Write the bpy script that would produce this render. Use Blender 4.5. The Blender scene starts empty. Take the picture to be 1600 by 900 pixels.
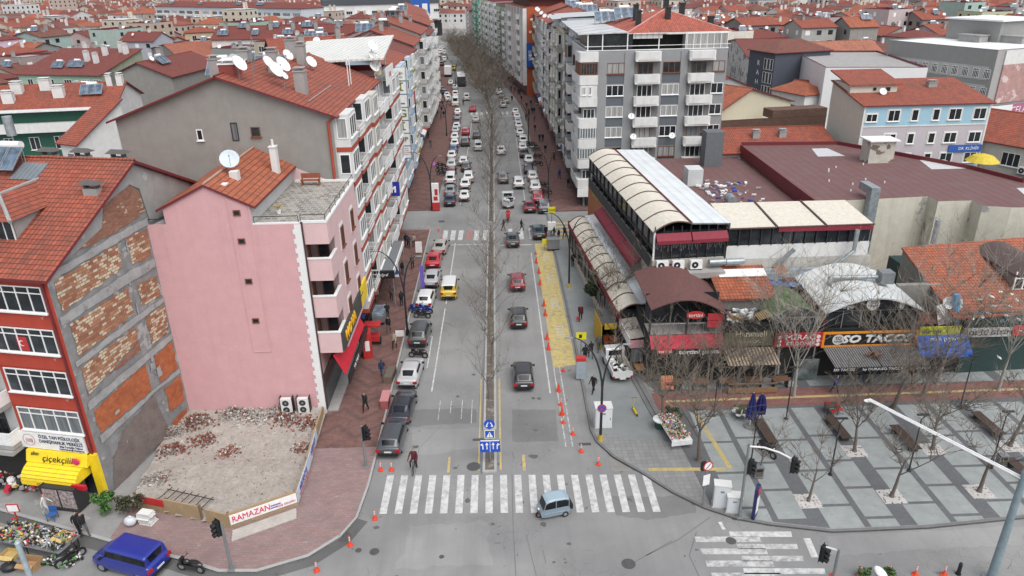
import bpy,math,random
from mathutils import Vector,Matrix
rnd=random.Random(11)
S=bpy.context.scene
COL=S.collection
R_=math.radians
# camera (surveyed from the photo's vanishing points)
CAMH=32.0
FPX=1135.12
ROT=Matrix(((0.99955137,0.02583655,-0.01515032),(-0.02421857,0.39960634,-0.91636687),(-0.01762159,0.91632268,0.40005278)))
cam=bpy.data.cameras.new('camera');camo=bpy.data.objects.new('camera',cam);COL.objects.link(camo)
cam.sensor_width=36.0;cam.lens=FPX/1600*36;cam.clip_start=0.5;cam.clip_end=6000
mw=ROT.to_4x4();mw.translation=Vector((0,0,CAMH));camo.matrix_world=mw
S.camera=camo
# overcast daylight
SUN_EL,SUN_AZ=R_(58),R_(150)
W=bpy.data.worlds.new('World');S.world=W;W.use_nodes=True
wn=W.node_tree;bg=wn.nodes['Background']
sky=wn.nodes.new('ShaderNodeTexSky');sky.sky_type='NISHITA';sky.sun_disc=False
sky.sun_elevation=SUN_EL;sky.sun_rotation=SUN_AZ;sky.air_density=1.0;sky.dust_density=4.0;sky.ozone_density=0.6;sky.altitude=900
hsv=wn.nodes.new('ShaderNodeHueSaturation');hsv.inputs['Saturation'].default_value=0.30
wn.links.new(sky.outputs[0],hsv.inputs['Color']);wn.links.new(hsv.outputs[0],bg.inputs['Color'])
bg.inputs['Strength'].default_value=0.15
sd=bpy.data.lights.new('sun','SUN');sd.energy=1.5;sd.angle=R_(60);sd.color=(1.0,.97,.93)
so=bpy.data.objects.new('sun',sd);COL.objects.link(so)
so.rotation_euler=Vector((-math.sin(SUN_AZ)*math.cos(SUN_EL),-math.cos(SUN_AZ)*math.cos(SUN_EL),-math.sin(SUN_EL))).to_track_quat('-Z','Y').to_euler()
S.view_settings.view_transform='Standard';S.view_settings.look='None';S.view_settings.gamma=1;S.view_settings.use_curve_mapping=False
S.view_settings.exposure=0.58
S.render.engine='CYCLES';S.cycles.use_denoising=True;S.cycles.max_bounces=4;S.cycles.diffuse_bounces=2;S.cycles.glossy_bounces=2;S.cycles.caustics_reflective=False
# survey: photo pixel -> place in the world
def ray(px,py):return ROT@Vector((px-800,450-py,-FPX))
def g(px,py,z=0.0):
 w=ray(px,py);t=(z-CAMH)/w.z
 return Vector((w.x*t,w.y*t,z))
def vY(px,py,Y):
 w=ray(px,py);t=Y/w.y
 return Vector((w.x*t,Y,CAMH+w.z*t))
def vX(px,py,X):
 w=ray(px,py);t=X/w.x
 return Vector((X,w.y*t,CAMH+w.z*t))
def topx(p):
 c=ROT.transposed()@(Vector(p)-Vector((0,0,CAMH)))
 return(800+FPX*c.x/-c.z,450-FPX*c.y/-c.z,-c.z)if c.z<0 else(-9999,-9999,1)
 # mesh builder with metric UVs
class M:
 def __init__(s):s.v=[];s.f=[];s.m=[]
 def face(s,pts,m=0):
  b=len(s.v);s.v+=[tuple(p)for p in pts];s.f.append(tuple(range(b,b+len(pts))));s.m.append(m);return s
 def add(s,vs,fs,m=0):
  b=len(s.v);s.v+=[tuple(p)for p in vs]
  for f in fs:s.f.append(tuple(b+i for i in f));s.m.append(m)
  return s
 def box(s,x0,x1,y0,y1,z0,z1,m=0,mt=None,bot=True):
  if x0>x1:x0,x1=x1,x0
  if y0>y1:y0,y1=y1,y0
  P=[(x0,y0,z0),(x1,y0,z0),(x1,y1,z0),(x0,y1,z0),(x0,y0,z1),(x1,y0,z1),(x1,y1,z1),(x0,y1,z1)]
  s.add(P,[(0,1,5,4),(1,2,6,5),(2,3,7,6),(3,0,4,7)],m)
  s.add(P,[(4,5,6,7)],m if mt is None else mt)
  if bot:s.add(P,[(3,2,1,0)],m)
  return s
 def obox(s,o,a,b,c,m=0):
  o,a,b,c=Vector(o),Vector(a),Vector(b),Vector(c)
  if a.cross(b).dot(c)<0:a,b=b,a
  P=[o,o+a,o+a+b,o+b,o+c,o+a+c,o+a+b+c,o+b+c]
  return s.add(P,[(0,1,5,4),(1,2,6,5),(2,3,7,6),(3,0,4,7),(4,5,6,7),(3,2,1,0)],m)
 def prism(s,poly,z0,z1,m=0,mt=None,bot=False):
  a=sum(poly[i][0]*poly[(i+1)%len(poly)][1]-poly[(i+1)%len(poly)][0]*poly[i][1]for i in range(len(poly)))
  if a<0:poly=poly[::-1]
  n=len(poly)
  for i in range(n):
   p,q=poly[i],poly[(i+1)%n]
   s.face([(p[0],p[1],z0),(q[0],q[1],z0),(q[0],q[1],z1),(p[0],p[1],z1)],m)
  s.face([(p[0],p[1],z1)for p in poly],m if mt is None else mt)
  if bot:s.face([(p[0],p[1],z0)for p in poly[::-1]],m)
  return s
 def tube(s,pts,rad,n=6,m=0,caps=True):
  pts=[Vector(p)for p in pts]
  if not hasattr(rad,'__len__'):rad=[rad]*len(pts)
  b=len(s.v);k=len(pts)
  up=Vector((0,0,1))
  for i,p in enumerate(pts):
   d=(pts[min(i+1,k-1)]-pts[max(i-1,0)])
   d=d.normalized()if d.length>1e-9 else up
   a=d.cross(Vector((1,0,0))if abs(d.x)<.8 else Vector((0,1,0))).normalized();c=d.cross(a)
   for j in range(n):
    t=2*math.pi*j/n
    q=p+(a*math.cos(t)+c*math.sin(t))*rad[i];s.v.append((q.x,q.y,q.z))
  for i in range(k-1):
   for j in range(n):
    s.f.append((b+i*n+j,b+i*n+(j+1)%n,b+(i+1)*n+(j+1)%n,b+(i+1)*n+j));s.m.append(m)
  if caps and n>3:
   s.f.append(tuple(b+j for j in range(n))[::-1]);s.m.append(m)
   s.f.append(tuple(b+(k-1)*n+j for j in range(n)));s.m.append(m)
  return s
 def cyl(s,x,y,z0,z1,r0,r1=None,n=12,m=0):return s.tube([(x,y,z0),(x,y,z1)],[r0,r0 if r1 is None else r1],n,m)
 def ball(s,c,r,n=10,k=6,m=0):
  rx,ry,rz=r if hasattr(r,'__len__')else(r,r,r)
  b=len(s.v)
  for i in range(k+1):
   th=math.pi*i/k
   for j in range(n):
    ph=2*math.pi*j/n
    s.v.append((c[0]+rx*math.sin(th)*math.cos(ph),c[1]+ry*math.sin(th)*math.sin(ph),c[2]+rz*math.cos(th)))
  for i in range(k):
   for j in range(n):
    s.f.append((b+i*n+j,b+(i+1)*n+j,b+(i+1)*n+(j+1)%n,b+i*n+(j+1)%n));s.m.append(m)
  return s
 def mesh(s,name,mats,uv=True,smooth=None):
  me=bpy.data.meshes.new(name)
  me.from_pydata(s.v,[],s.f)
  for x in(mats if isinstance(mats,(list,tuple))else[mats]):me.materials.append(x)
  me.polygons.foreach_set('material_index',s.m)
  if uv:
   L=[]
   V=s.v
   for f in s.f:
    nx=ny=nz=0.0
    for i in range(len(f)):
     a=V[f[i]];b=V[f[(i+1)%len(f)]]
     nx+=(a[1]-b[1])*(a[2]+b[2]);ny+=(a[2]-b[2])*(a[0]+b[0]);nz+=(a[0]-b[0])*(a[1]+b[1])
    h=math.hypot(nx,ny);l=math.sqrt(h*h+nz*nz)or 1.0
    if h<1e-3*l:
     for i in f:L+=(V[i][0],V[i][1])
    else:
     ux,uy=-ny/h,nx/h
     vx,vy,vz=-nz/l*uy,nz/l*ux,(nx*uy-ny*ux)/l
     for i in f:
      p=V[i];L+=(p[0]*ux+p[1]*uy,p[0]*vx+p[1]*vy+p[2]*vz)
   me.uv_layers.new(name='UVMap').data.foreach_set('uv',L)
  if smooth is not None:
   me.polygons.foreach_set('use_smooth',[True]*len(s.f))
   me.set_sharp_from_angle(angle=R_(smooth))
  me.update()
  return me
 def build(s,name,mats,parent=None,loc=(0,0,0),rz=0,uv=True,smooth=None):
  return put(name,s.mesh(name,mats,uv,smooth),parent,loc,rz)
def put(name,me,parent=None,loc=(0,0,0),rz=0,sc=None):
 o=bpy.data.objects.new(name,me);COL.objects.link(o);o.parent=parent
 o.location=loc;o.rotation_euler=(0,0,rz)
 if sc:o.scale=sc if hasattr(sc,'__len__')else(sc,)*3
 return o
def tag(o,label,cat,group=None):
 o['label']=label;o['category']=cat
 if group:o['group']=group
 return o
def T(name,label,cat,loc=(0,0,0),rz=0,group=None):
 return tag(put(name,None,None,loc,rz),label,cat,group)
def struct(o,kind='structure'):o['kind']=kind;return o
def dup(root,loc=None,rz=None,label=None,group=None,sc=None):
 r=root.copy();COL.objects.link(r)
 if loc is not None:r.location=loc
 if rz is not None:r.rotation_euler=(0,0,rz)
 if sc:r.scale=(sc,)*3
 if label:r['label']=label
 if group:r['group']=group
 for ch in root.children:
  c=ch.copy();COL.objects.link(c);c.parent=r
  for gch in ch.children:
   d=gch.copy();COL.objects.link(d);d.parent=c
 return r
 # procedural materials
MC={}
def N(nt,typ,inp=None,**props):
 n=nt.nodes.new('ShaderNode'+typ)
 for k,v in props.items():setattr(n,k,v)
 for k,v in(inp or{}).items():
  if isinstance(v,bpy.types.NodeSocket):nt.links.new(v,n.inputs[k])
  else:n.inputs[k].default_value=v
 return n
def c4(c,k=1.0):return(min(c[0]*k,1),min(c[1]*k,1),min(c[2]*k,1),1)
def mixc(nt,f,a,b,blend='MIX'):
 n=nt.nodes.new('ShaderNodeMix');n.data_type='RGBA';n.blend_type=blend
 for i,v in((0,f),(6,a),(7,b)):
  if isinstance(v,bpy.types.NodeSocket):nt.links.new(v,n.inputs[i])
  else:n.inputs[i].default_value=v
 return n.outputs[2]
def ramp(nt,f,lo,hi,a=0.0,b=1.0):
 return N(nt,'MapRange',{0:f,1:lo,2:hi,3:a,4:b}).outputs[0]
def noise(nt,vec,scale,detail=4,rough=.6,sx=None):
 if sx:vec=N(nt,'Mapping',{'Vector':vec,'Scale':sx}).outputs[0]
 return N(nt,'TexNoise',{'Vector':vec,'Scale':scale,'Detail':detail,'Roughness':rough}).outputs[0]
def base(key,rough=.8,metal=0.0):
 m=bpy.data.materials.new(key);m.use_nodes=True;nt=m.node_tree;b=nt.nodes['Principled BSDF']
 b.inputs['Roughness'].default_value=rough;b.inputs['Metallic'].default_value=metal
 uv=N(nt,'UVMap').outputs[0];MC[key]=m
 return m,nt,b,uv
def flat(key,col,rough=.7,metal=0.0,var=.12,scale=3.0):
 """Paint, metal, cloth: one colour with slight uneven soiling."""
 if key in MC:return MC[key]
 m,nt,b,uv=base(key,rough,metal)
 co=N(nt,'TexCoord').outputs['Object']
 n=noise(nt,co,scale,5)
 nt.links.new(mixc(nt,ramp(nt,n,.3,.7),c4(col,1-var),c4(col,1+var)),b.inputs['Base Color'])
 return m
def objcol(key,rough=.8,var=.18,scale=.8,streak=.25):
 """Wall paint that takes its colour from the object."""
 if key in MC:return MC[key]
 m,nt,b,uv=base(key,rough)
 oc=N(nt,'ObjectInfo').outputs['Color']
 n=noise(nt,uv,scale,6);st=noise(nt,uv,1.0,4,sx=(2.2,.12,1))
 c=mixc(nt,ramp(nt,n,.35,.75),oc,mixc(nt,var,oc,(.05,.045,.04,1)))
 c=mixc(nt,ramp(nt,st,.5,.8,0,streak),c,(.10,.09,.08,1))
 nt.links.new(c,b.inputs['Base Color']);return m
def plaster(key,col,var=.16,streak=.3,stain=None,samt=.62,rough=.88,sscale=.5):
 if key in MC:return MC[key]
 m,nt,b,uv=base(key,rough)
 n=noise(nt,uv,.9,7,.65);n2=noise(nt,uv,6,4);st=noise(nt,uv,1.0,5,sx=(1.6,.1,1))
 c=mixc(nt,ramp(nt,n,.3,.72),c4(col,1-var),c4(col,1+var*.5))
 c=mixc(nt,ramp(nt,n2,.4,.7,0,.12),c,c4(col,.6))
 c=mixc(nt,ramp(nt,st,.52,.8,0,streak),c,c4(col,.45))
 if stain:
  s2=noise(nt,uv,sscale,8,.62)
  c=mixc(nt,ramp(nt,s2,samt,samt+.02),c,c4(stain))
 nt.links.new(c,b.inputs['Base Color'])
 bp=N(nt,'Bump',{'Strength':.25,'Distance':.02,'Height':n2});nt.links.new(bp.outputs[0],b.inputs['Normal'])
 return m
def tiles(key,col,dark=.35,w=.30,h=.40,weather=.5,wcol=(.10,.05,.04)):
 if key in MC:return MC[key]
 m,nt,b,uv=base(key,.75)
 br=N(nt,'TexBrick',{'Vector':uv,'Color1':c4(col,.82),'Color2':c4(col,1.2),'Mortar':c4(col,.6),'Scale':1.0,'Mortar Size':.02,'Mortar Smooth':.4,'Bias':0.0,'Brick Width':w,'Row Height':h},offset=0.0)
 n=noise(nt,uv,.55,7,.68);n3=noise(nt,uv,2.5,3)
 c=mixc(nt,ramp(nt,n,.47,.75,0,weather),br.outputs[0],c4(wcol))
 n5=noise(nt,uv,1.0,6,sx=(.9,.16,1));c=mixc(nt,ramp(nt,n5,.5,.72,0,.55),c,c4(wcol))
 c=mixc(nt,ramp(nt,n3,.5,.8,0,.3),c,c4((col[0]*1.25,col[1]*1.9,col[2]*2.0)))
 sep=N(nt,'SeparateXYZ',{0:uv})
 fr=N(nt,'Math',{0:N(nt,'Math',{0:sep.outputs[1],1:1/h},operation='MULTIPLY').outputs[0]},operation='FRACT')
 c=mixc(nt,ramp(nt,fr.outputs[0],.80,.94,0,.8),c,c4(col,dark*.5));nt.links.new(c,b.inputs['Base Color'])  # dark line per tile row: shadow under the overlap painted into the colour
 sx=N(nt,'Math',{0:N(nt,'Math',{0:sep.outputs[0],1:2*math.pi/w},operation='MULTIPLY').outputs[0]},operation='SINE')
 hh=N(nt,'Math',{0:N(nt,'Math',{0:fr.outputs[0],1:-1.0},operation='MULTIPLY').outputs[0],1:N(nt,'Math',{0:sx.outputs[0],1:.35},operation='MULTIPLY').outputs[0]},operation='ADD')
 bp=N(nt,'Bump',{'Strength':.8,'Distance':.06,'Height':hh.outputs[0]});nt.links.new(bp.outputs[0],b.inputs['Normal'])
 return m
def bricks(key,c1,c2,mort,w=.24,h=.09,ms=.012,pale=None,pamt=.5,var=.35,rough=.9,bumpd=.015,offset=.5,pscale=6):
 if key in MC:return MC[key]
 m,nt,b,uv=base(key,rough)
 br=N(nt,'TexBrick',{'Vector':uv,'Color1':c4(c1),'Color2':c4(c2),'Mortar':c4(mort),'Scale':1.0,'Mortar Size':ms,'Mortar Smooth':.2,'Bias':0.0,'Brick Width':w,'Row Height':h},offset=offset)
 c=br.outputs[0]
 n=noise(nt,uv,.8,6,.65)
 if pale:
  sp=N(nt,'SeparateXYZ',{0:uv});row=N(nt,'Math',{0:N(nt,'Math',{0:sp.outputs[1],1:h},operation='DIVIDE').outputs[0]},operation='FLOOR').outputs[0]
  odd=N(nt,'Math',{0:row,1:2.0},operation='FLOORED_MODULO').outputs[0];sh=N(nt,'MapRange',{0:odd,1:0.0,2:1.0,3:offset,4:0.0}).outputs[0]
  col_=N(nt,'Math',{0:N(nt,'Math',{0:N(nt,'Math',{0:sp.outputs[0],1:w},operation='DIVIDE').outputs[0],1:sh},operation='ADD').outputs[0]},operation='FLOOR').outputs[0]
  sn=N(nt,'CombineXYZ',{0:col_,1:row}).outputs[0]
  wn_=N(nt,'TexWhiteNoise',{'Vector':sn},noise_dimensions='2D').outputs[0]
  n4=noise(nt,uv,.7,3)
  f=N(nt,'Math',{0:N(nt,'Math',{0:wn_,1:ramp(nt,n4,.35,.65,-.22,.22)},operation='ADD').outputs[0],1:pamt},operation='GREATER_THAN').outputs[0]
  f=N(nt,'Math',{0:f,1:N(nt,'Math',{0:1.0,1:br.outputs[1]},operation='SUBTRACT').outputs[0]},operation='MULTIPLY').outputs[0]
  c=mixc(nt,f,c,c4(pale))
 c=mixc(nt,ramp(nt,n,.42,.75,0,var),c,c4(c1,.35))
 nt.links.new(c,b.inputs['Base Color'])
 bp=N(nt,'Bump',{'Strength':.5,'Distance':bumpd,'Height':br.outputs[1]},invert=True);nt.links.new(bp.outputs[0],b.inputs['Normal'])
 return m
def ribbed(key,col,pitch=.25,rough=.45,metal=0.0,axis=0,dark=.7,dirt=.3):
 if key in MC:return MC[key]
 m,nt,b,uv=base(key,rough,metal)
 sep=N(nt,'SeparateXYZ',{0:uv})
 sx=N(nt,'Math',{0:N(nt,'Math',{0:sep.outputs[axis],1:2*math.pi/pitch},operation='MULTIPLY').outputs[0]},operation='SINE').outputs[0]
 n=noise(nt,uv,.5,6,.65)
 c=mixc(nt,ramp(nt,sx,.6,1.0),c4(col),c4(col,dark))
 c=mixc(nt,ramp(nt,n,.45,.8,0,dirt),c,c4((.16,.15,.14)))
 nt.links.new(c,b.inputs['Base Color'])
 bp=N(nt,'Bump',{'Strength':.5,'Distance':.03,'Height':sx});nt.links.new(bp.outputs[0],b.inputs['Normal'])
 return m
def glassm(key,col,rough=.12,curtain=None):
 if key in MC:return MC[key]
 m,nt,b,uv=base(key,rough)
 n=noise(nt,N(nt,'TexCoord').outputs['Object'],1.2,3)
 a=c4(col)
 if curtain:nt.links.new(mixc(nt,ramp(nt,noise(nt,uv,1.0,2,sx=(9,.3,1)),.4,.6),c4(curtain,.6),c4(curtain)),b.inputs['Base Color'])
 else:nt.links.new(mixc(nt,ramp(nt,n,.35,.7),c4(col,.5),c4(col,1.6)),b.inputs['Base Color'])
 return m
WHITE=flat('white_paint',(.74,.74,.73),.6,var=.1)
WHITE2=plaster('white_render',(.66,.66,.64),.12,.35)
FRAME=flat('window_frame_white',(.78,.78,.77),.4,var=.05)
FRAMEB=flat('window_frame_brown',(.16,.06,.03),.5)
FRAMED=flat('dark_frame',(.03,.03,.033),.5)
GL=[glassm('glass_dark',(.018,.022,.026)),glassm('glass_deep',(.03,.037,.042)),glassm('glass_curtain',(.2,.2,.2),.35,(.36,.36,.35)),glassm('glass_blind',(.2,.2,.2),.35,(.17,.19,.2))]
BLACK=flat('black_paint',(.012,.012,.014),.5)
DARK=flat('dark_interior',(.02,.019,.018),.9)  # near-black colour stands in for the shade inside shops and openings
STEEL=flat('galvanised_steel',(.32,.36,.38),.45,.5,var=.25)
GREYM=flat('grey_metal',(.22,.23,.24),.5,.3)
CONC=plaster('concrete',(.33,.32,.31),.2,.3)
GREYW=plaster('grey_cement_render',(.27,.26,.24),.12,.15)
TILE_A=tiles('tile_orange_red',(.30,.072,.040),weather=.6)
TILE_B=tiles('tile_bright_orange',(.36,.10,.048),weather=.4)
TILE_C=tiles('tile_dark_red',(.19,.041,.030),weather=.5)
TILE_D=tiles('tile_brown_red',(.19,.065,.045),weather=.7)
TILES=[TILE_A,TILE_B,TILE_C,TILE_D]
MAROON=flat('maroon_trim',(.14,.02,.025),.5)
OWALL=objcol('house_wall_paint')
REDP=flat('red_paint',(.45,.03,.03),.45)
# SETTING
def asphalt(key,a,k=1.0):
 if key in MC:return MC[key]
 m,nt,b,uv=base(key,.92)
 n1=noise(nt,uv,.12,8,.6);n2=noise(nt,uv,9,4);n3=noise(nt,uv,1.0,5,sx=(1.1,.05,1));n4=noise(nt,uv,.035,3)
 c=mixc(nt,ramp(nt,n1,.35,.65),c4((a*.76,a*.76,a*.755)),c4((a*1.16,a*1.16,a*1.13)))
 c=mixc(nt,ramp(nt,n2,.3,.7,0,.16),c,c4((a*.5,a*.5,a*.5)))
 c=mixc(nt,ramp(nt,n3,.5,.75,0,.35*k),c,c4((a*.62,a*.61,a*.6)))
 c=mixc(nt,ramp(nt,n4,.5,.52,0,.18),c,c4((a*.8,a*.82,a*.84)))
 vo=N(nt,'TexVoronoi',{'Vector':mixc(nt,.12,uv,N(nt,'TexNoise',{'Vector':uv,'Scale':.6,'Detail':5}).outputs[1]),'Scale':1.6},feature='DISTANCE_TO_EDGE').outputs[0]
 gate=ramp(nt,noise(nt,uv,.18,2),.5,.58)
 cr=N(nt,'Math',{0:ramp(nt,vo,.0,.012,.6,0),1:gate},operation='MULTIPLY').outputs[0]
 c=mixc(nt,cr,c,(.05,.05,.05,1))
 sp=noise(nt,uv,1.3,2);c=mixc(nt,ramp(nt,sp,.70,.74,0,.55),c,(.06,.058,.055,1))
 nt.links.new(c,b.inputs['Base Color'])
 nt.links.new(N(nt,'Bump',{'Strength':.3,'Distance':.01,'Height':n2}).outputs[0],b.inputs['Normal'])
 return m
ASPH=asphalt('asphalt',.24)
ASPH2=asphalt('asphalt_side',.25,.6)
PAVE_RED=bricks('red_paver',(.165,.077,.066),(.23,.118,.10),(.13,.09,.082),w=.22,h=.11,ms=.012,pale=(.24,.2,.19),pamt=1.2,var=.55)
def zigzag(m):
 nt=m.node_tree;b=nt.nodes['Principled BSDF'];src=b.inputs['Base Color'].links[0].from_socket
 sp=N(nt,'SeparateXYZ',{0:N(nt,'UVMap').outputs[0]});pp=N(nt,'Math',{0:sp.outputs[0],1:1.6},operation='PINGPONG').outputs[0]
 f=N(nt,'Math',{0:N(nt,'Math',{0:N(nt,'Math',{0:sp.outputs[1],1:pp},operation='ADD').outputs[0],1:.42},operation='MULTIPLY').outputs[0]},operation='FRACT').outputs[0]
 nt.links.new(mixc(nt,ramp(nt,f,.74,.78,0,.42),src,(.07,.05,.048,1)),b.inputs['Base Color'])
zigzag(PAVE_RED)
PAVE_PALE=bricks('worn_red_paver',(.25,.165,.155),(.30,.20,.19),(.20,.165,.16),w=.4,h=.2,ms=.02,pale=(.29,.26,.25),pamt=1.15,var=.3)
PAVE_GREY=bricks('grey_paver',(.225,.225,.22),(.265,.265,.26),(.17,.17,.17),w=.4,h=.4,ms=.015,var=.25,offset=0)
SLAB=plaster('plaza_slab',(.285,.305,.30),.2,0,(.235,.25,.245),.60,sscale=1.6)
DARKBAND=bricks('dark_paver_band',(.115,.12,.127),(.14,.145,.152),(.095,.10,.105),w=.2,h=.1,ms=.01,var=.25)
KERB=plaster('kerb_stone',(.36,.36,.35),.15,0)
DKERB=plaster('dark_kerb_stone',(.17,.17,.17),.2,0)
GROUND=plaster('city_ground',(.26,.25,.235),.25,0,(.2,.19,.17),.55)
def worn(key,col,wear=.5,under=(.23,.23,.23)):
 if key in MC:return MC[key]
 m,nt,b,uv=base(key,.8)
 n=noise(nt,uv,2.2,9,.72);n2=noise(nt,uv,.4,4)
 f=N(nt,'Math',{0:ramp(nt,n,.42,.62),1:ramp(nt,n2,.3,.75,wear*.6,wear*1.5)},operation='MULTIPLY').outputs[0]
 nt.links.new(mixc(nt,f,c4(col),c4(under)),b.inputs['Base Color']);return m
WMARK=worn('white_marking',(.56,.56,.55),.65)
WMARK2=worn('faded_marking',(.5,.5,.49),1.0)
YMARK=worn('yellow_marking',(.50,.38,.12),.7)
YBAY=worn('yellow_bay_paint',(.52,.41,.14),.8,(.26,.24,.19))
RMARK=worn('red_marking',(.4,.13,.12),.7)
def sheet(name,polys,z,mat,kind='structure'):
 m=M()
 for p in polys:
  a=sum(p[i][0]*p[(i+1)%len(p)][1]-p[(i+1)%len(p)][0]*p[i][1]for i in range(len(p)))
  if a<0:p=p[::-1]
  m.face([(q[0],q[1],z)for q in p])
 return struct(m.build(name,mat),kind)
def slabs(name,polys,z0,z1,mat):
 m=M()
 for p in polys:m.prism(p,z0,z1)
 return struct(m.build(name,mat))
def band(pts,w):
 """offset a polyline to its left by w -> closed strip quads"""
 out=[]
 P=[Vector(p)for p in pts];nn=[]
 for i in range(len(P)):
  d=(P[min(i+1,len(P)-1)]-P[max(i-1,0)]).normalized();nn.append(Vector((-d.y,d.x)))
 for i in range(len(P)-1):out.append([P[i],P[i+1],P[i+1]+nn[i+1]*w,P[i]+nn[i]*w])
 return out
sheet('ground',[[(-3000,-300),(3000,-300),(3000,5000),(-3000,5000)]],-.03,GROUND)
def bend(y):return 0 if y<172 else-.0016*(y-172)**2 if y<205 else-.0016*33**2-.1056*(y-205)
ys=[41]+list(range(60,170,20))+list(range(170,460,10))
ave=[[(-10.2+bend(a),a),(7.4+bend(a),a),(7.4+bend(b),b),(-10.2+bend(b),b)]for a,b in zip(ys,ys[1:])]
sheet('road',[[(-160,-20),(160,-20),(160,41),(-160,41)],[(-160,41),(-20,41),(-20,60),(-160,90)]]+ave,0,ASPH)
sheet('side_street',[[(-75,94.2),(-10.2,94.2),(-10.2,102.4),(-75,102.4)]],0.004,ASPH2)
lk=[(-9.25,93.6),(-9.3,60),(-9.28,43),(-9.3,40.2),(-9.55,37.0),(-10.3,35.3),(-11.9,33.7),(-14.7,32.6),(-17.0,32.7),(-19.7,33.8),(-24.7,35.5),(-33.3,38.7),(-48,44.3),(-75,54.5)]
slabs('pavement',[lk[0:4]+[(-16,40.2),(-16,93.6)],lk[3:11]+[(-24.7,44),(-16,44),(-16,40.2)]],-.02,.12,PAVE_PALE)
sheet('red_brick_pavement',[[(-9.45,44.5),(-9.45,93.4),(-15.8,93.4),(-15.8,44.5)]],.124,PAVE_RED)
slabs('concrete_pavement',[lk[10:]+[(-75,75),(-24.7,60)]],-.02,.122,plaster('pavement_concrete',(.27,.27,.265),.2,0,(.33,.33,.32),.6))
slabs('kerb',[list(q)for q in band(lk[:6],-.16)]+[list(q)for q in band(lk[5:],-.22)],-.02,.135,KERB)
sheet('gutter',[list(q)for q in band([(x,y)for x,y in lk[4:12]],.75)],.004,asphalt('gutter_asphalt',.12))
fy=[102.4]+list(range(110,170,15))+list(range(170,430,10))
slabs('far_pavement',[[(-9.3+bend(a),a),(-16.5+bend(a),a),(-16.5+bend(b),b),(-9.3+bend(b),b)]for a,b in zip(fy,fy[1:])],-.02,.12,PAVE_RED)
rk=[(6.75,100),(6.7,60),(6.45,46),(6.7,44.4),(7.7,42.5),(9.3,40.7),(11,38.5),(12.7,36.9),(14.5,35.8),(16.3,35.2),(20,34.4),(26,34.5),(32.3,35.1),(45,36.6),(90,42)]
slabs('plaza',[rk[:6]+[(16,40.7),(16,100)],rk[5:]+[(90,66),(16,66),(16,40.7)]],-.02,.12,PAVE_GREY)
slabs('plaza_kerb',[list(q)for q in band(rk,.2)],-.02,.135,DKERB)
sheet('smooth_pavement',[[(6.95,45.6),(6.95,95),(12,95),(10.6,60),(10.8,53.2),(11.75,44.4),(9.5,44.4)]],.124,plaster('smooth_paving',(.235,.25,.25),.14,0,(.22,.23,.23),.6))
slabs('plaza_step',[[(11.75,44.2),(12.1,44.2),(11.15,53.4),(10.8,53.4)]],.1,.2,DKERB)
slabs('plaza_step',[[(12.1,44.2),(12.5,44.2),(11.55,53.4),(11.15,53.4)]],.1,.28,DKERB)
slabs('right_far_pavement',[[(6.9+bend(a),a),(13+bend(a),a),(13+bend(b),b),(6.9+bend(b),b)]for a,b in zip([100.5]+fy[2:],fy[2:])],-.02,.12,PAVE_RED)
pl=M()
def kerbY(x):
 for(a,b),(c,d)in zip(rk[5:],rk[6:]):
  if a<=x<=c:return b+(d-b)*(x-a)/(c-a)
 return 42
dk=[[(11.9+.0,44.2),(80,44.2),(80,48.1),(12.4,48.1)]]
wide=[13.93+5.47*i for i in range(-0,13)]
slab_polys=[]
Wd,Td=1.1,.42
for i,xw in enumerate(wide):
 x0=xw+Wd/2;xm=xw+5.47/2+.18
 for(a,b,ys_)in((x0,xm-Td/2,[33.2,36.75,40.3,43.85,48.15]),(xm+Td/2,xw+5.47-Wd/2,[32.5,35.5,38.4,41.3,44.3,48.15])):
  for y0,y1 in zip(ys_,ys_[1:]):
   ka,kb=kerbY(a)+.22,kerbY(b)+.22
   lo_a,lo_b=max(y0+.12,ka),max(y0+.12,kb)
   hi=y1-.12
   if hi>max(lo_a,lo_b)+.2:slab_polys.append([(a,lo_a),(b,lo_b),(b,hi),(a,hi)])
 for y0,y1 in((51.2,54.8),(55.1,59)):
  slab_polys.append([(x0-.1,y0),(xw+5.47-Wd/2,y0),(xw+5.47-Wd/2,y1),(x0-.1,y1)])
dkp=[[(12.75,44),(13.2,37.2),(16.3,35.5),(20,34.7),(26,34.75),(32.3,35.35),(45,36.9),(85,41.7),(85,60),(12.2,60)]]
sheet('plaza_band_paving',dkp,.124,DARKBAND)
sheet('plaza_slab_paving',slab_polys,.128,SLAB)
sheet('cycle_path',[[(12.05,48.2),(80,49.2),(80,51.6),(12.05,50.75)]],.132,bricks('path_paver',(.21,.085,.075),(.27,.12,.10),(.15,.10,.09),w=.2,h=.1,ms=.01,pale=(.27,.2,.19),pamt=1.1,var=.4))
sheet('tactile_strip',[[(13,49.3),(80,50.15),(80,50.45),(13,49.6)],[(14.75,47.6),(15.1,47.6),(15.75,40.75),(15.4,40.75)],[(9.9,40.75),(15.2,40.55),(15.2,40.9),(9.9,41.1)]],.136,YMARK)
pits=[(19.58,37.22),(25.12,37.4),(31.05,37.64),(30.54,42.27),(24.94,42.31),(36.21,42.37)]
sheet('tree_pit_gravel',[[(x-.75,y-.7),(x+.75,y-.7),(x+.75,y+.7),(x-.75,y+.7)]for x,y in pits],.134,plaster('white_gravel',(.5,.48,.46),.2,0,(.12,.09,.07),.56,sscale=5))
medy=[(41.2,44.0),(46.3,92),(96,178),(184,330)]
mk,ms_=[],[]
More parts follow.
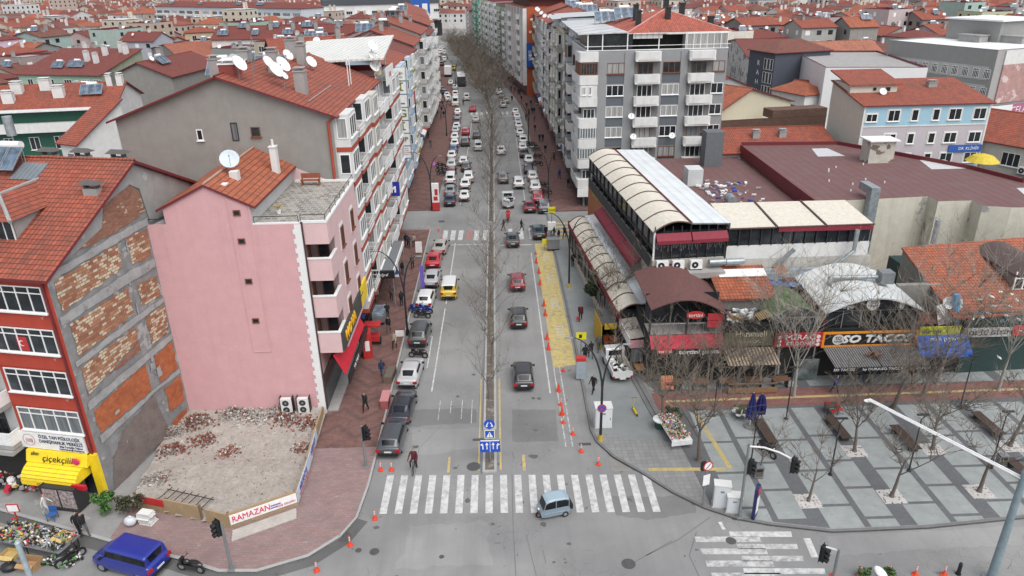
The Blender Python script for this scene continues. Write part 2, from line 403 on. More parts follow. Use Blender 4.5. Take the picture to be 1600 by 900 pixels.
for a,b in medy:
 n=max(1,int((b-a)/12))
 for i in range(n):
  p,q=a+(b-a)*i/n,a+(b-a)*(i+1)/n
  mk.append([(-1.62+bend(p),p),(-.62+bend(p),p),(-.62+bend(q),q),(-1.62+bend(q),q)])
  ms_.append([(-1.44+bend(p),p+(.18 if i==0 else 0)),(-.80+bend(p),p+(.18 if i==0 else 0)),(-.80+bend(q),q-.1),(-1.44+bend(q),q-.1)])
slabs('median_kerb',mk,-.02,.16,KERB)
sheet('median_soil',ms_,.164,plaster('soil',(.13,.11,.09),.3,0,(.2,.19,.17),.56,sscale=1.5))
# painted markings
mark=M();markf=M();ymark=M();rmark=M()
x0,x1=g(592.5,803).x,g(1021,801).x
def strip(m,x,y0,y1,w,z=.006,seg=2):
 m.face([(x,y0,z),(x+w,y0,z),(x+w,y1,z),(x,y1,z)])
for i in range(19):
 x=x0+(x1-x0)*i/18;t=i/18
 (mark).face([(x,37.38-.6*t,.006),(x+.48,37.38-.6*t,.006),(x+.48,41.3-.75*t,.006),(x,41.3-.75*t,.006)])
def mq(m,pts,z=.006):m.face([(lambda v:(v.x,v.y,z))(g(*p))for p in pts])
for(a,b,c,d,e)in((1088,1190,847,838.5,3),(1097,1200,866,857,3),(1105,1210,885.5,876,3),(1114,1222,906,895,3)):mq(markf,[(a,c),(b,c),(b-e,d),(a-e,d)])
for(a,b,c,d,e)in((1141,1238,839,830.5,2),(1153,1247,858,850,2),(1160,1256,877,868.5,2),(1163,1290,897,888,2)):mq(mark if c<845 or c>890 else markf,[(a,c),(b,c),(b-e,d),(a-e,d)])
mq(mark,[(1255,841),(1266,841),(1279,871),(1268,871)]);mq(mark,[(1122,816),(1127,815),(1134,827),(1129,828)])
for a,b,p,q in((711.5,380,697,475),(695.5,482,674.5,612)):
 u,v=g(a,b),g(p,q);mark.face([(u.x-.06,u.y,.006),(v.x-.06,v.y,.006),(v.x+.06,v.y,.006),(u.x+.06,u.y,.006)])
for a,b in((105,135),(137,175),(178,195)):strip(mark,-5.85,a,b,.12)
strip(mark,3.78,51.4,84,.12);strip(mark,3.9,100,172,.12)
for a,b in((62.3,56.2),):strip(mark,-6.75,b,a,.1);mark.box(-8.6,-6.65,b-.1,b,.002,.006);
strip(mark,-8.6,62.2,62.3,1.95)
for x in(-5.2,-4.3,-3.4,-2.6):strip(markf,x,47.0+rnd.random()*2,50.2+rnd.random(),.06)
for x in(4.4,4.9):strip(markf,x,44,60,.1)
for x in(691,703,715,739.5,753):
 u,v=g(x+2.5,360),g(x,375.5);w=.62
 mark.face([(v.x,v.y,.006),(v.x+w,v.y,.006),(u.x+w,u.y,.006),(u.x,u.y,.006)])
u,v=g(731,360),g(728,375.5);rmark.face([(v.x,v.y,.006),(v.x+.6,v.y,.006),(u.x+.6,u.y,.006),(u.x,u.y,.006)])
for x in(1.2,2.6,3.9):strip(mark,x,89.0,93.3,.55)
strip(markf,-6.2,87.4,87.7,4.5);strip(mark,.1,86.8,87.1,4.0)
for i in range(4):strip(mark,-6.3+i*1.2,179,183,.5);strip(mark,1.2+i*1.2,179,183,.5)
strip(mark,0,176.6,177,6)
struct(mark.build('road_marking',WMARK));struct(markf.build('road_marking',WMARK2))
struct(rmark.build('road_marking',RMARK))
strip(ymark,-.42,41.5,54,.14);strip(ymark,-1.95,41.5,54,.1);strip(ymark,1.2,41.4,43.2,.22);strip(ymark,-4.1,41.4,43.2,.18)
for i in range(5):strip(ymark,7.0,88.5+i*1.5,89.1+i*1.5,3.0,.128)
struct(ymark.build('road_marking',YMARK))
b0,b1,b2,b3=g(866,575),g(902,570),g(863,380),g(840,381)
sheet('taxi_bay',[[(4.42,b0.y),(6.45,b0.y+.5),(6.5,b2.y),(4.45,b2.y)]],.007,YBAY)
def textmesh(s,size,ext=.01,spacing=1.0,bold=0,shear=0):
 cu=bpy.data.curves.new('txt','FONT');cu.body=s;cu.size=size;cu.extrude=ext;cu.align_x='CENTER';cu.align_y='CENTER';cu.space_character=spacing;cu.resolution_u=2;cu.offset=bold;cu.shear=shear
 o=bpy.data.objects.new('txt',cu);COL.objects.link(o)
 me=bpy.data.meshes.new_from_object(o.evaluated_get(bpy.context.evaluated_depsgraph_get()))
 bpy.data.objects.remove(o);bpy.data.curves.remove(cu);me.name='lettering'
 return me
def text(parent,s,size,mat,loc,rz=0,rx=math.pi/2,ext=.01,sx=1.0,sp=1.0,bold=.0,shear=0):
 me=textmesh(s,size,ext,sp,bold,shear);me.materials.clear();me.materials.append(mat)
 o=put('lettering',me,parent,loc,rz);o.rotation_euler=(rx,0,rz);o.scale=(sx,1,1)
 return o
for i,yy in enumerate((82.5,75.5,69.0,62.5)):
 o=text(None,'TAKSİ',1.15,WMARK,(5.55,yy,.012),-math.pi/2,0,.001,sx=.85);o.name='road_marking';struct(o)
mh=M()
for p,r in(((982,881),.42),((740,729),.5),((538,839),.45),((690,346),.5),((1142,845),.32),((560,860),.2),((585,862),.3),((690,870),.16)):
 v=g(*p)
 mh.face([(v.x+r*math.cos(t*.4488),v.y+r*math.sin(t*.4488),.008)for t in range(14)])
for p in((748,687),(914,694)):
 v=g(*p);mh.box(v.x-.45,v.x+.45,v.y-.15,v.y+.15,.002,.012)
struct(mh.build('road_manhole',flat('manhole_iron',(.09,.09,.09),.7,.3)))
cr=M()
for pts,w_ in(([(800,741),(802,830),(806,900)],.05),([(1088,832),(1077,868),(1092,900)],.06),([(1010,868),(1060,843),(1110,808)],.06),([(822,835),(838,900)],.04),([(848,860),(853,880)],.04),([(985,882),(1020,862),(1050,845)],.06),([(752,742),(748,640),(755,560)],.04),([(648,745),(655,700),(700,655)],.03)):
 q=[g(*p)for p in pts]
 for u,v in zip(q,q[1:]):
  d=(v-u).normalized()*w_/2;n_=Vector((-d.y,d.x,0));cr.face([(c.x,c.y,.0055)for c in(u-n_,v-n_,v+n_,u+n_)])
struct(cr.build('road_crack',flat('crack_seal',(.14,.14,.138),.9)))
def blob(pts,r=.25,sd=1):
 rr=random.Random(sd);q=[g(*p)for p in pts];out=[]
 for u,v in zip(q,q[1:]+q[:1]):
  n=max(2,int((v-u).length/.5))
  for i in range(n):c=u.lerp(v,i/n);out.append((c.x+rr.uniform(-r,r)*.4,c.y+rr.uniform(-r,r)*.4))
 return out
sheet('road_patch',[blob([(955,775),(1085,775),(1090,800),(1010,812),(960,805)]),blob([(640,640),(745,638),(745,660),(632,668)],.25,2),blob([(800,640),(868,640),(872,690),(800,690)],.15,3)],.0035,asphalt('asphalt_patch',.185))
sheet('road_patch',[blob([(640,672),(752,668),(752,700),(650,712)],.3,5),blob([(1290,838),(1600,822),(1600,850),(1300,868)],.3,6),blob([(640,820),(760,815),(770,880),(620,890)],.5,7)],.0038,asphalt('asphalt_pale_patch',.27))
st_=M();rr=random.Random(9)
for i in range(46):
 c=g(rr.choice([rr.uniform(560,1150),rr.uniform(640,900)]),rr.uniform(560,895));r=rr.uniform(.05,.28);n=9;e=rr.uniform(.5,1.6)
 st_.face([(c.x+r*e*math.cos(6.283*k/n)*rr.uniform(.6,1.2),c.y+r*math.sin(6.283*k/n)*rr.uniform(.6,1.2),.0058)for k in range(n)])
struct(st_.build('road_stain',flat('oil_stain',(.10,.097,.09),.7)))
LOT=[(-24.9,39.6),(-24.13,38.5),(-17.4,36.4),(-13.75,38.4),(-14.1,49.3),(-25.2,49.9),(-25.6,48)]
lot=M();nx,ny=46,48
import mathutils.noise as mn
def inside(x,y):
 c=False
 for(a,b),(d,e)in zip(LOT,LOT[1:]+LOT[:1]):
  if(b>y)!=(e>y)and x<(d-a)*(y-b)/(e-b)+a:c=not c
 return c
idx={}
def lz(x,y):return .26+.22*mn.fractal(Vector((x*.35,y*.35,3)),.8,2,5)+(.45*max(0,(y-45.5)/4)**1.3 if y>45.5 else 0)+.12*max(0,(-21-x)/4)
for j in range(ny+1):
 for i in range(nx+1):
  x,y=-26+12.6*i/nx,36+14*j/ny;idx[i,j]=len(lot.v);lot.v.append((x,y,lz(x,y)))
for j in range(ny):
 for i in range(nx):
  if inside(-26+12.6*(i+.5)/nx,36+14*(j+.5)/ny):lot.f.append((idx[i,j],idx[i+1,j],idx[i+1,j+1],idx[i,j+1]));lot.m.append(0)
struct(lot.build('rubble_lot_ground',plaster('demolition_dust',(.36,.33,.295),.28,0,(.29,.25,.22),.57,sscale=2.2),smooth=60))
rb=M();rr=random.Random(5)
piles=[(-23.6,47.6,1.3,1,.8),(-22.4,45.6,.9,1,.45),(-24.3,44.5,1.0,1,.5),(-19.5,48.4,1.6,2,.45),(-16.9,47.9,1.1,1,.5),(-15.0,47.2,.9,1,.5),(-14.8,44.4,.6,1,.3),(-21.2,48.8,1.2,0,.6),(-23.9,41.2,.9,0,.3),(-20.2,44.4,.7,1,.3),(-17.6,49.0,1.5,0,.55),(-25.0,46.5,.8,0,.7)]
for i in range(5200):
 if i%3:
  cx,cy,r_,kk,hh=rr.choice(piles);x,y=rr.gauss(cx,r_*.55),rr.gauss(cy,r_*.42);z=lz(x,y)+hh*max(0,1-math.hypot(x-cx,y-cy)/r_)*rr.random();s=rr.uniform(.03,.10);k=kk if rr.random()<.5 else rr.choice([0,0,1,2])
 else:
  x,y=rr.uniform(-25.5,-13.8),rr.uniform(37,49.5);z=lz(x,y);s=rr.uniform(.012,.045);k=rr.choice([0,0,0,1,2])
 if not inside(x,y):continue
 a=rr.uniform(0,6.3);u=Vector((math.cos(a),math.sin(a),rr.uniform(-.4,.4)));v=Vector((-u.y,u.x,rr.uniform(-.4,.4)))
 rb.obox((x,y,z-s*.3),u*s*rr.uniform(1,2.6),v*s*rr.uniform(.8,1.6),Vector((rr.uniform(-.3,.3)*s,0,s)),k)
struct(rb.build('rubble',[flat('rubble_grey',(.30,.275,.25),.95,var=.35),flat('rubble_brick',(.20,.072,.047),.95,var=.5),flat('rubble_white',(.46,.45,.42),.95,var=.3)],uv=False),'stuff')
# BUILDING KIT
WINC={}
def window_mesh(w,h,nm=2,fr=None,gi=0,tr=False,sill=True,d=.06):
 fr=fr or FRAME
 k=(round(w,2),round(h,2),nm,fr.name,gi,tr,sill)
 if k in WINC:return WINC[k]
 m=M();f=.07
 m.face([(-w/2,-.012,0),(w/2,-.012,0),(w/2,-.012,h),(-w/2,-.012,h)],1)
 m.box(-w/2,-w/2+f,-d,0,0,h);m.box(w/2-f,w/2,-d,0,0,h)
 m.box(-w/2+f,w/2-f,-d,0,0,f);m.box(-w/2+f,w/2-f,-d,0,h-f,h)
 for i in range(1,nm):x=-w/2+w*i/nm;m.box(x-.035,x+.035,-d+.005,0,f,h-f)
 if tr:m.box(-w/2+f,w/2-f,-d+.01,0,h*.74-.03,h*.74+.03)
 if sill:m.box(-w/2-.08,w/2+.08,-.16,0,-.08,0)
 me=m.mesh('window',[fr,GL[gi]]);WINC[k]=me
 return me
def rgi():return rnd.choice([0,0,1,1,2,3])
class Bld:
 def __init__(s,name,label,cat,ox,oy,rz,Wd,D,H,group=None,z=0):
  s.t=T(name,label,cat,(ox,oy,z),rz,group);s.W,s.D,s.H=Wd,D,H
  s.roof=None;s.extra=[];s.zf=lambda x,y:H
 def pos(s,f,a,off=0):
  return{'F':((a,-off),0),'R':((s.W+off,a),math.pi/2),'B':((s.W-a,s.D+off),math.pi),'L':((-off,s.D-a),-math.pi/2)}[f]
 def win(s,f,a,z,w,h,nm=2,fr=None,gi=None,tr=False,sill=True,off=0,name='window'):
  (x,y),r=s.pos(f,a,off)
  o=put(name,window_mesh(w,h,nm,fr,rgi()if gi is None else gi,tr,sill),s.t,(x,y,z),r)
  return o
 def part(s,name,m,mats,**k):return m.build(name,mats,s.t,**k)
 def on(s,f,m,name,mats,a,z,off=0,**k):
  (x,y),r=s.pos(f,a,off)
  return m.build(name,mats,s.t,(x,y,z),r,**k)
 def sign(s,f,a,z,w,h,mat,txt=None,tmat=None,size=None,off=.02,d=.12,sx=1.0,name='sign',tz=0,tx=0):
  m=M().box(-w/2,w/2,-d,0,0,h)
  (x,y),r=s.pos(f,a,off)
  o=m.build(name,mat,s.t,(x,y,z),r)
  if txt:text(o,txt,size or h*.7,tmat or WHITE,(tx,-d-.015,h/2+tz),sx=sx)
  return o
 def shell(s,roof='gx',rise=2.5,over=.5,mats=None,rmat=None,rf=.5,trim=None,z0=0,th=.16,par=.6):
  """walls (front,left,back,right material) + roof"""
  mats=mats or[WHITE2]*4;W,D,H=s.W,s.D,s.H
  u=[];ii=[]
  for x in mats:
   if x not in u:u.append(x)
   ii.append(u.index(x))
  w=M();rm=M();trim=trim or MAROON
  yr=D*rf;xr=W*rf
  def q(a,b,c,d,i):w.face([a,b,c,d],i)
  F0,F1,B0,B1=(0,0),(W,0),(0,D),(W,D)
  v=lambda p,z:(p[0],p[1],z)
  if roof=='gx':
   zl=lambda x,y:H+(rise*y/yr if y<=yr else rise*(D-y)/(D-yr))
   w.face([v(F0,z0),v(F1,z0),v(F1,H),v(F0,H)],ii[0]);w.face([v(B1,z0),v(B0,z0),v(B0,H),v(B1,H)],ii[2])
   w.face([v(B0,z0),v(F0,z0),v(F0,H),(0,yr,H+rise),v(B0,H)],ii[1]);w.face([v(F1,z0),v(B1,z0),v(B1,H),(W,yr,H+rise),v(F1,H)],ii[3])
   s1,s2=rise/yr,rise/(D-yr)
   pr=[(-over,H-over*s1),(yr,H+rise),(D+over,H-over*s2)]
   for(a,b)in zip(pr,pr[1:]):
    rm.face([(-over,a[0],a[1]+th),(W+over,a[0],a[1]+th),(W+over,b[0],b[1]+th),(-over,b[0],b[1]+th)],0)
    rm.face([(-over,b[0],b[1]),(W+over,b[0],b[1]),(W+over,a[0],a[1]),(-over,a[0],a[1])],1)
    for x,sg in((-over,1),(W+over,-1)):
     f=[(x,b[0],b[1]),(x,a[0],a[1]),(x,a[0],a[1]+th),(x,b[0],b[1]+th)]
     rm.face(f if sg>0 else f[::-1],1)
   for(y,z),sg in((pr[0],1),(pr[2],-1)):
    f=[(-over,y,z),(W+over,y,z),(W+over,y,z+th),(-over,y,z+th)];rm.face(f if sg>0 else f[::-1],1)
  elif roof=='gy':
   zl=lambda x,y:H+(rise*x/xr if x<=xr else rise*(W-x)/(W-xr))
   w.face([v(F0,z0),v(F1,z0),v(F1,H),(xr,0,H+rise),v(F0,H)],ii[0]);w.face([v(B1,z0),v(B0,z0),v(B0,H),(xr,D,H+rise),v(B1,H)],ii[2])
   w.face([v(B0,z0),v(F0,z0),v(F0,H),v(B0,H)],ii[1]);w.face([v(F1,z0),v(B1,z0),v(B1,H),v(F1,H)],ii[3])
   s1,s2=rise/xr,rise/(W-xr)
   pr=[(-over,H-over*s1),(xr,H+rise),(W+over,H-over*s2)]
   for(a,b)in zip(pr,pr[1:]):
    rm.face([(a[0],-over,a[1]+th),(b[0],-over,b[1]+th),(b[0],D+over,b[1]+th),(a[0],D+over,a[1]+th)],0)
    rm.face([(a[0],D+over,a[1]),(b[0],D+over,b[1]),(b[0],-over,b[1]),(a[0],-over,a[1])],1)
    for y,sg in((-over,1),(D+over,-1)):
     f=[(a[0],y,a[1]),(b[0],y,b[1]),(b[0],y,b[1]+th),(a[0],y,a[1]+th)];rm.face(f if sg>0 else f[::-1],1)
   for(x,z),sg in((pr[0],-1),(pr[2],1)):
    f=[(x,-over,z),(x,D+over,z),(x,D+over,z+th),(x,-over,z+th)];rm.face(f if sg>0 else f[::-1],1)
  elif roof=='hip':
   for(a,b,i)in((F0,F1,0),(F1,B1,3),(B1,B0,2),(B0,F0,1)):w.face([v(a,z0),v(b,z0),v(b,H),v(a,H)],ii[i])
   o=over;h=min(W,D)/2+o;k=rise/h
   zl=lambda x,y:H+k*max(0,min(x+o,W+o-x,y+o,D+o-y))
   if W>=D:r1,r2=(D/2,D/2),(W-D/2,D/2)
   else:r1,r2=(W/2,W/2),(W/2,D-W/2)
   a,b,c,d=(-o,-o,H+th),(W+o,-o,H+th),(W+o,D+o,H+th),(-o,D+o,H+th);R1,R2=(*r1,H+rise+th),(*r2,H+rise+th)
   if W>=D:
    rm.face([a,b,R2,R1],0);rm.face([b,c,R2],0);rm.face([c,d,R1,R2],0);rm.face([d,a,R1],0)
   else:
    rm.face([a,b,R1],0);rm.face([b,c,R2,R1],0);rm.face([c,d,R2],0);rm.face([d,a,R1,R2],0)
   low=[(p[0],p[1],H)for p in(a,b,c,d)];up=[a,b,c,d]
   for i in range(4):rm.face([low[i],low[(i+1)%4],up[(i+1)%4],up[i]],1)
   rm.face(low[::-1],1)
  elif roof=='shed':
   zl=lambda x,y:H+rise*y/D
   w.face([v(F0,z0),v(F1,z0),v(F1,H),v(F0,H)],ii[0]);w.face([v(B1,z0),v(B0,z0),v(B0,H+rise),v(B1,H+rise)],ii[2])
   w.face([v(B0,z0),v(F0,z0),v(F0,H),v(B0,H+rise)],ii[1]);w.face([v(F1,z0),v(B1,z0),v(B1,H+rise),v(F1,H)],ii[3])
   k=rise/D;a,b=(-over,H-over*k),(D+over*.3,H+rise+over*.3*k)
   P=[(x,y,z+t)for t in(0,th)for(x,(y,z))in((-over,a),(W+over,a),(W+over,b),(-over,b))]
   rm.add(P,[(4,5,6,7)],0);rm.add(P,[(0,1,5,4),(1,2,6,5),(2,3,7,6),(3,0,4,7),(3,2,1,0)],1)
  else:
   zl=lambda x,y:H
   for(a,b,i)in((F0,F1,0),(F1,B1,3),(B1,B0,2),(B0,F0,1)):w.face([v(a,z0),v(b,z0),v(b,H+par),v(a,H+par)],ii[i])
   t=.2
   for(x0,x1,y0,y1)in((0,W,0,t),(0,W,D-t,D),(0,t,t,D-t),(W-t,W,t,D-t)):rm.box(x0-(.03 if x0==0 else 0),x1+(.03 if x1==W else 0),y0-(.03 if y0==0 else 0),y1+(.03 if y1==D else 0),H+par,H+par+.08,1)
   for(x0,x1,y0,y1,i)in((t,W-t,t,t,0),):pass
   rm.face([(t,t,H+.02),(W-t,t,H+.02),(W-t,D-t,H+.02),(t,D-t,H+.02)],0)
   for(a,b)in(((t,t),(t,D-t)),((t,D-t),(W-t,D-t)),((W-t,D-t),(W-t,t)),((W-t,t),(t,t))):rm.face([(*a,H),(*b,H),(*b,H+par),(*a,H+par)],1)
  if roof=='gx':rm.tube([(-over,yr,H+rise+th),(W+over,yr,H+rise+th)],.11,6,0)
  elif roof=='gy':rm.tube([(xr,-over,H+rise+th),(xr,D+over,H+rise+th)],.11,6,0)
  s.zf=zl
  for pts,i in s.extra:w.face(pts,len(u)+i)
  if s.extra:u=u+[GL[0],GL[1],FRAME]
  s.wall=s.part('wall',w,u)
  s.roof=s.part('roof',rm,[rmat or TILE_A,trim])
  return s
 def chimney(s,x,y,h=1.4,w=.6,d=.6,mat=None,cap=None,name='chimney',z=None):
  z=s.zf(x,y)if z is None else z
  m=M().box(-w/2,w/2,-d/2,d/2,-.5,h,0);m.box(-w/2-.07,w/2+.07,-d/2-.07,d/2+.07,h,h+.1,1)
  m.box(-w/4,w/4,-d/4,d/4,h+.1,h+.3,1);m.box(-w/2,w/2,-d/2,d/2,h+.3,h+.36,1)
  return m.build(name,[mat or CONC,cap or mat or CONC],s.roof or s.t,(x,y,z))
 def dish(s,x,y,r=.45,az=0,h=.8,z=None,mat=None):
  z=s.zf(x,y)if z is None else z
  o=put('satellite_dish',dish_mesh(r,h,mat or WHITE),s.roof or s.t,(x,y,z),az)
  return o
 def solar(s,x,y,n=2,az=0,z=None,tank=True):
  z=s.zf(x,y)if z is None else z
  return put('solar_heater',solar_mesh(n,tank),s.roof or s.t,(x,y,z),az)
DC={}
def dish_mesh(r,h,mat):
 k=('d',r,h,mat.name)
 if k in DC:return DC[k]
 m=M();m.tube([(0,0,-.2),(0,0,h)],.035,6,1)
 n=16;c=Vector((0,-.12,h+.1));nrm=Vector((0,-.82,.57));a=Vector((1,0,0));b=nrm.cross(a)
 ring=[]
 for rr_,dp in((0,0),(.55,.06),(1,.2)):
  ring.append([c+nrm*(dp*r)+(a*math.cos(6.2832*i/n)+b*math.sin(6.2832*i/n))*r*rr_ for i in range(n)])
 for t in(0,-.02):
  for u_,v_ in zip(ring,ring[1:]):
   for i in range(n):
    f=[u_[i]+nrm*t,u_[(i+1)%n]+nrm*t,v_[(i+1)%n]+nrm*t,v_[i]+nrm*t]
    m.face(f if t==0 else f[::-1],0)
 m.tube([c+b*-r*.9,c+nrm*r*.9],.015,4,1);m.ball(c+nrm*r*.95,.06,6,4,1)
 DC[k]=m.mesh('satellite_dish',[mat,GREYM],uv=False,smooth=40);return DC[k]
SOLARG=glassm('solar_glass',(.10,.14,.19),.15)
def solar_mesh(n,tank):
 k=('s',n,tank)
 if k in DC:return DC[k]
 m=M();t=R_(42);w,L=1.0,1.9
 for i in range(n):
  x=(i-(n-1)/2)*1.08;o=Vector((x-w/2,-.8,.25));u=Vector((w,0,0));v=Vector((0,math.cos(t),math.sin(t)))*L;nn=Vector((0,-math.sin(t),math.cos(t)))
  m.obox(o,u,v,nn*.09,1);m.face([o+nn*.094+u*.05+v*.03,o+nn*.094+u*.95+v*.03,o+nn*.094+u*.95+v*.97,o+nn*.094+u*.05+v*.97],0)
  for xx in(x-.4,x+.4):m.tube([(xx,.55,-.4),(xx,.55,1.5)],.03,4,1)
 if tank:
  m.tube([(-.75,.75,1.65),(.75,.75,1.65)],.27,12,2)
  for xx in(-.5,.5):m.tube([(xx,.75,-.4),(xx,.75,1.5)],.03,4,1)
 DC[k]=m.mesh('solar_heater',[SOLARG,STEEL,WHITE],uv=False,smooth=40);return DC[k]
def rail_mesh(w,d,h=1.0,side=True,mat=None,pitch=.14,slab=True,smat=None,parapet=False):
 """balcony: slab + bars or solid parapet; local x centred, outward -y"""
 k=('r',round(w,2),round(d,2),h,mat.name if mat else '',smat.name if smat else '',parapet)
 if k in DC:return DC[k]
 m=M();m.box(-w/2,w/2,-d,0,-.32,0,1,2)
 if parapet:
  m.box(-w/2,w/2,-d,-d+.12,0,h);m.box(-w/2,-w/2+.12,-d+.12,0,0,h);m.box(w/2-.12,w/2,-d+.12,0,0,h)
 else:
  segs=[((-w/2+.03,-d+.03),(w/2-.03,-d+.03)),((-w/2+.03,-d+.03),(-w/2+.03,0)),((w/2-.03,-d+.03),(w/2-.03,0))]
  for(a,b)in segs:
   for z in(h,h*.55,.12):m.tube([(a[0],a[1],z),(b[0],b[1],z)],.028,4,0)
   L=math.hypot(b[0]-a[0],b[1]-a[1]);n=max(2,int(L/.32))
   for i in range(n+1):m.tube([(a[0]+(b[0]-a[0])*i/n,a[1]+(b[1]-a[1])*i/n,0),(a[0]+(b[0]-a[0])*i/n,a[1]+(b[1]-a[1])*i/n,h)],.02,4,0)
 DC[k]=m.mesh('balcony',[mat or WHITE,smat or WHITE,CONC]);return DC[k]
def ac_mesh():
 if 'ac' in DC:return DC['ac']
 m=M();m.box(-.42,.42,-.32,0,0,.62,0)
 for zz in(.31,):
  m.tube([(-.1,-.322,zz),(-.1,-.33,zz)],.24,14,1);m.tube([(-.1,-.331,zz),(-.1,-.336,zz)],.07,8,0)
 m.box(-.40,-.36,-.3,-.02,-.1,0,1);m.box(.36,.40,-.3,-.02,-.1,0,1)
 DC['ac']=m.mesh('air_conditioner',[WHITE,BLACK]);return DC['ac']
 # LEFT SIDE, NEAR
REDW=plaster('red_wall_paint',(.42,.055,.032),.14,.2,(.33,.29,.27),.68,sscale=.8)
REDP2=plaster('red_band_paint',(.36,.065,.035),.12,.2)
BRK_PALE=bricks('old_pale_brick',(.30,.11,.06),(.46,.23,.125),(.18,.13,.10),w=.42,h=.2,ms=.02,pale=(.60,.50,.36),pamt=.62,var=.4)
BRK_RED=bricks('old_red_brick',(.26,.10,.06),(.33,.16,.10),(.18,.13,.11),w=.3,h=.14,ms=.015,pale=(.5,.38,.25),pamt=1.05,var=.4)
BRK_ORANGE=bricks('orange_hollow_brick',(.40,.105,.04),(.47,.15,.06),(.28,.10,.05),w=.3,h=.2,ms=.008,var=.55)
BRK_GREY=bricks('stained_grey_brick',(.17,.115,.10),(.22,.155,.135),(.2,.19,.18),w=.22,h=.1,ms=.02,var=.5)
FCONC=plaster('bare_concrete_frame',(.25,.25,.25),.4,.5,(.36,.35,.34),.58)
OLDREND=plaster('old_grey_render',(.31,.31,.30),.2,.3,(.4,.39,.37),.6)
ra=R_(-12)
b=Bld('apartment_building','red apartment building with bare brick party wall and shops below','building',-26.73-16*math.cos(ra),39.98-16*math.sin(ra),ra,16,18.2,16.0)
b.shell('gx',4.6,.45,[REDW,REDW,REDW,FCONC],TILE_A,th=.2,z0=-.02)
def ragged(pl,j=.09,step=.34,sd=1):
 r=random.Random(sd);out=[]
 for p,q in zip(pl,pl[1:]+pl[:1]):
  L=math.hypot(q[0]-p[0],q[1]-p[1]);n=max(1,int(L/step))
  for i in range(n):
   t=i/n;k=r.uniform(-j,j)if i else 0
   out.append((p[0]+(q[0]-p[0])*t-(q[1]-p[1])/L*k,p[1]+(q[1]-p[1])*t+(q[0]-p[0])/L*k))
 return out
for k,(mat,pl)in enumerate(((BRK_RED,[(2.6,16.55),(6.5,16.6),(9.6,17.0),(9.3,18.6),(8.6,19.2),(5.8,18.6),(5.2,17.5)]),(BRK_PALE,[(.45,13.5),(6.13,14.2),(6.26,15.85),(.5,15.5)]),(BRK_PALE,[(7.09,13.95),(9.15,13.85),(9.3,15.8),(7.05,16)]),(BRK_PALE,[(.72,10.3),(6.13,10.75),(6.2,12.7),(.7,12.6)]),(BRK_PALE,[(7.0,10.93),(9.15,10.85),(9.25,12.3),(7.2,12.5)]),(BRK_PALE,[(.55,7.5),(5.9,8.75),(5.96,9.8),(.6,9.6)]),(BRK_RED,[(2.4,7.85),(5.95,7.95),(5.95,8.7)]),(BRK_PALE,[(7.07,7.85),(9.1,7.8),(9.25,9.95),(7.16,10)]),(BRK_ORANGE,[(.65,4.6),(5.93,4.65),(6.0,6.85),(.62,6.4)]),(BRK_ORANGE,[(7.01,4.7),(9.15,4.75),(9.2,6.95),(7.07,6.9)]),(BRK_ORANGE,[(7.33,1.95),(9.15,1.9),(9.25,4.0),(7.31,4.05)]),(BRK_ORANGE,[(7.3,.35),(8.9,.55),(9.2,1.2),(7.2,1.1)]),(BRK_GREY,[(.4,.1),(6.6,.5),(6.6,1.6),(6.0,4.25),(2.4,3.5),(1.0,2.0)]))):
 b.part('brick_panel',M().face([(16.04,y,z)for y,z in ragged(pl,sd=k)]),mat)
BEAMC=plaster('beam_concrete',(.36,.36,.355),.3,.3,(.24,.23,.22),.6,sscale=1.1)
for k,pl in enumerate(([(.0,15.65),(6.3,15.95),(9.5,16.1),(9.6,16.6),(6.4,16.5),(.3,16.1)],[(.1,12.75),(9.3,13.0),(9.3,13.6),(6.5,13.7),(.1,13.3)],[(.3,9.75),(9.3,10.2),(9.3,10.55),(6.2,10.5),(.3,10.15)],[(.3,6.6),(9.3,7.1),(9.3,7.6),(.3,7.2)],[(.5,3.9),(6.2,4.35),(9.3,4.2),(9.3,4.6),(.5,4.5)])):
 b.part('concrete_beam',M().face([(16.06,y,z)for y,z in ragged(pl,.05,.5,40+k)]),BEAMC)
b.part('gable_render',M().face([(16.07,9.75,16.2),(16.07,18.1,15.95),(16.07,9.1,20.5),(16.07,8.2,20.1),(16.07,8.5,19.3),(16.07,9.4,18.7)]).face([(16.065,.1,16.05),(16.065,2.3,16.5),(16.065,5.2,17.3),(16.065,5.75,18.6),(16.065,8.6,19.25),(16.065,8.9,20.4)]),OLDREND)
for k in range(26):
 y,z=rnd.uniform(.3,9.2),rnd.uniform(1,15.8);w_,h_=rnd.uniform(.1,.5),rnd.uniform(.08,.3)
 if k%3==0:y=rnd.uniform(6.3,7.0);h_*=3
 b.part('mortar_patch',M().face([(16.075,y+a_,z+c_)for a_,c_ in ragged([(0,0),(w_,.05),(w_*.9,h_),(.02,h_*.9)],.05,.12,k)]),(OLDREND,BEAMC,BRK_RED)[k%3]if k%3 else BEAMC)
b.part('drainpipe',M().tube([(15.72,-.12,.2),(15.72,-.12,15.9)],.07,8),MAROON)
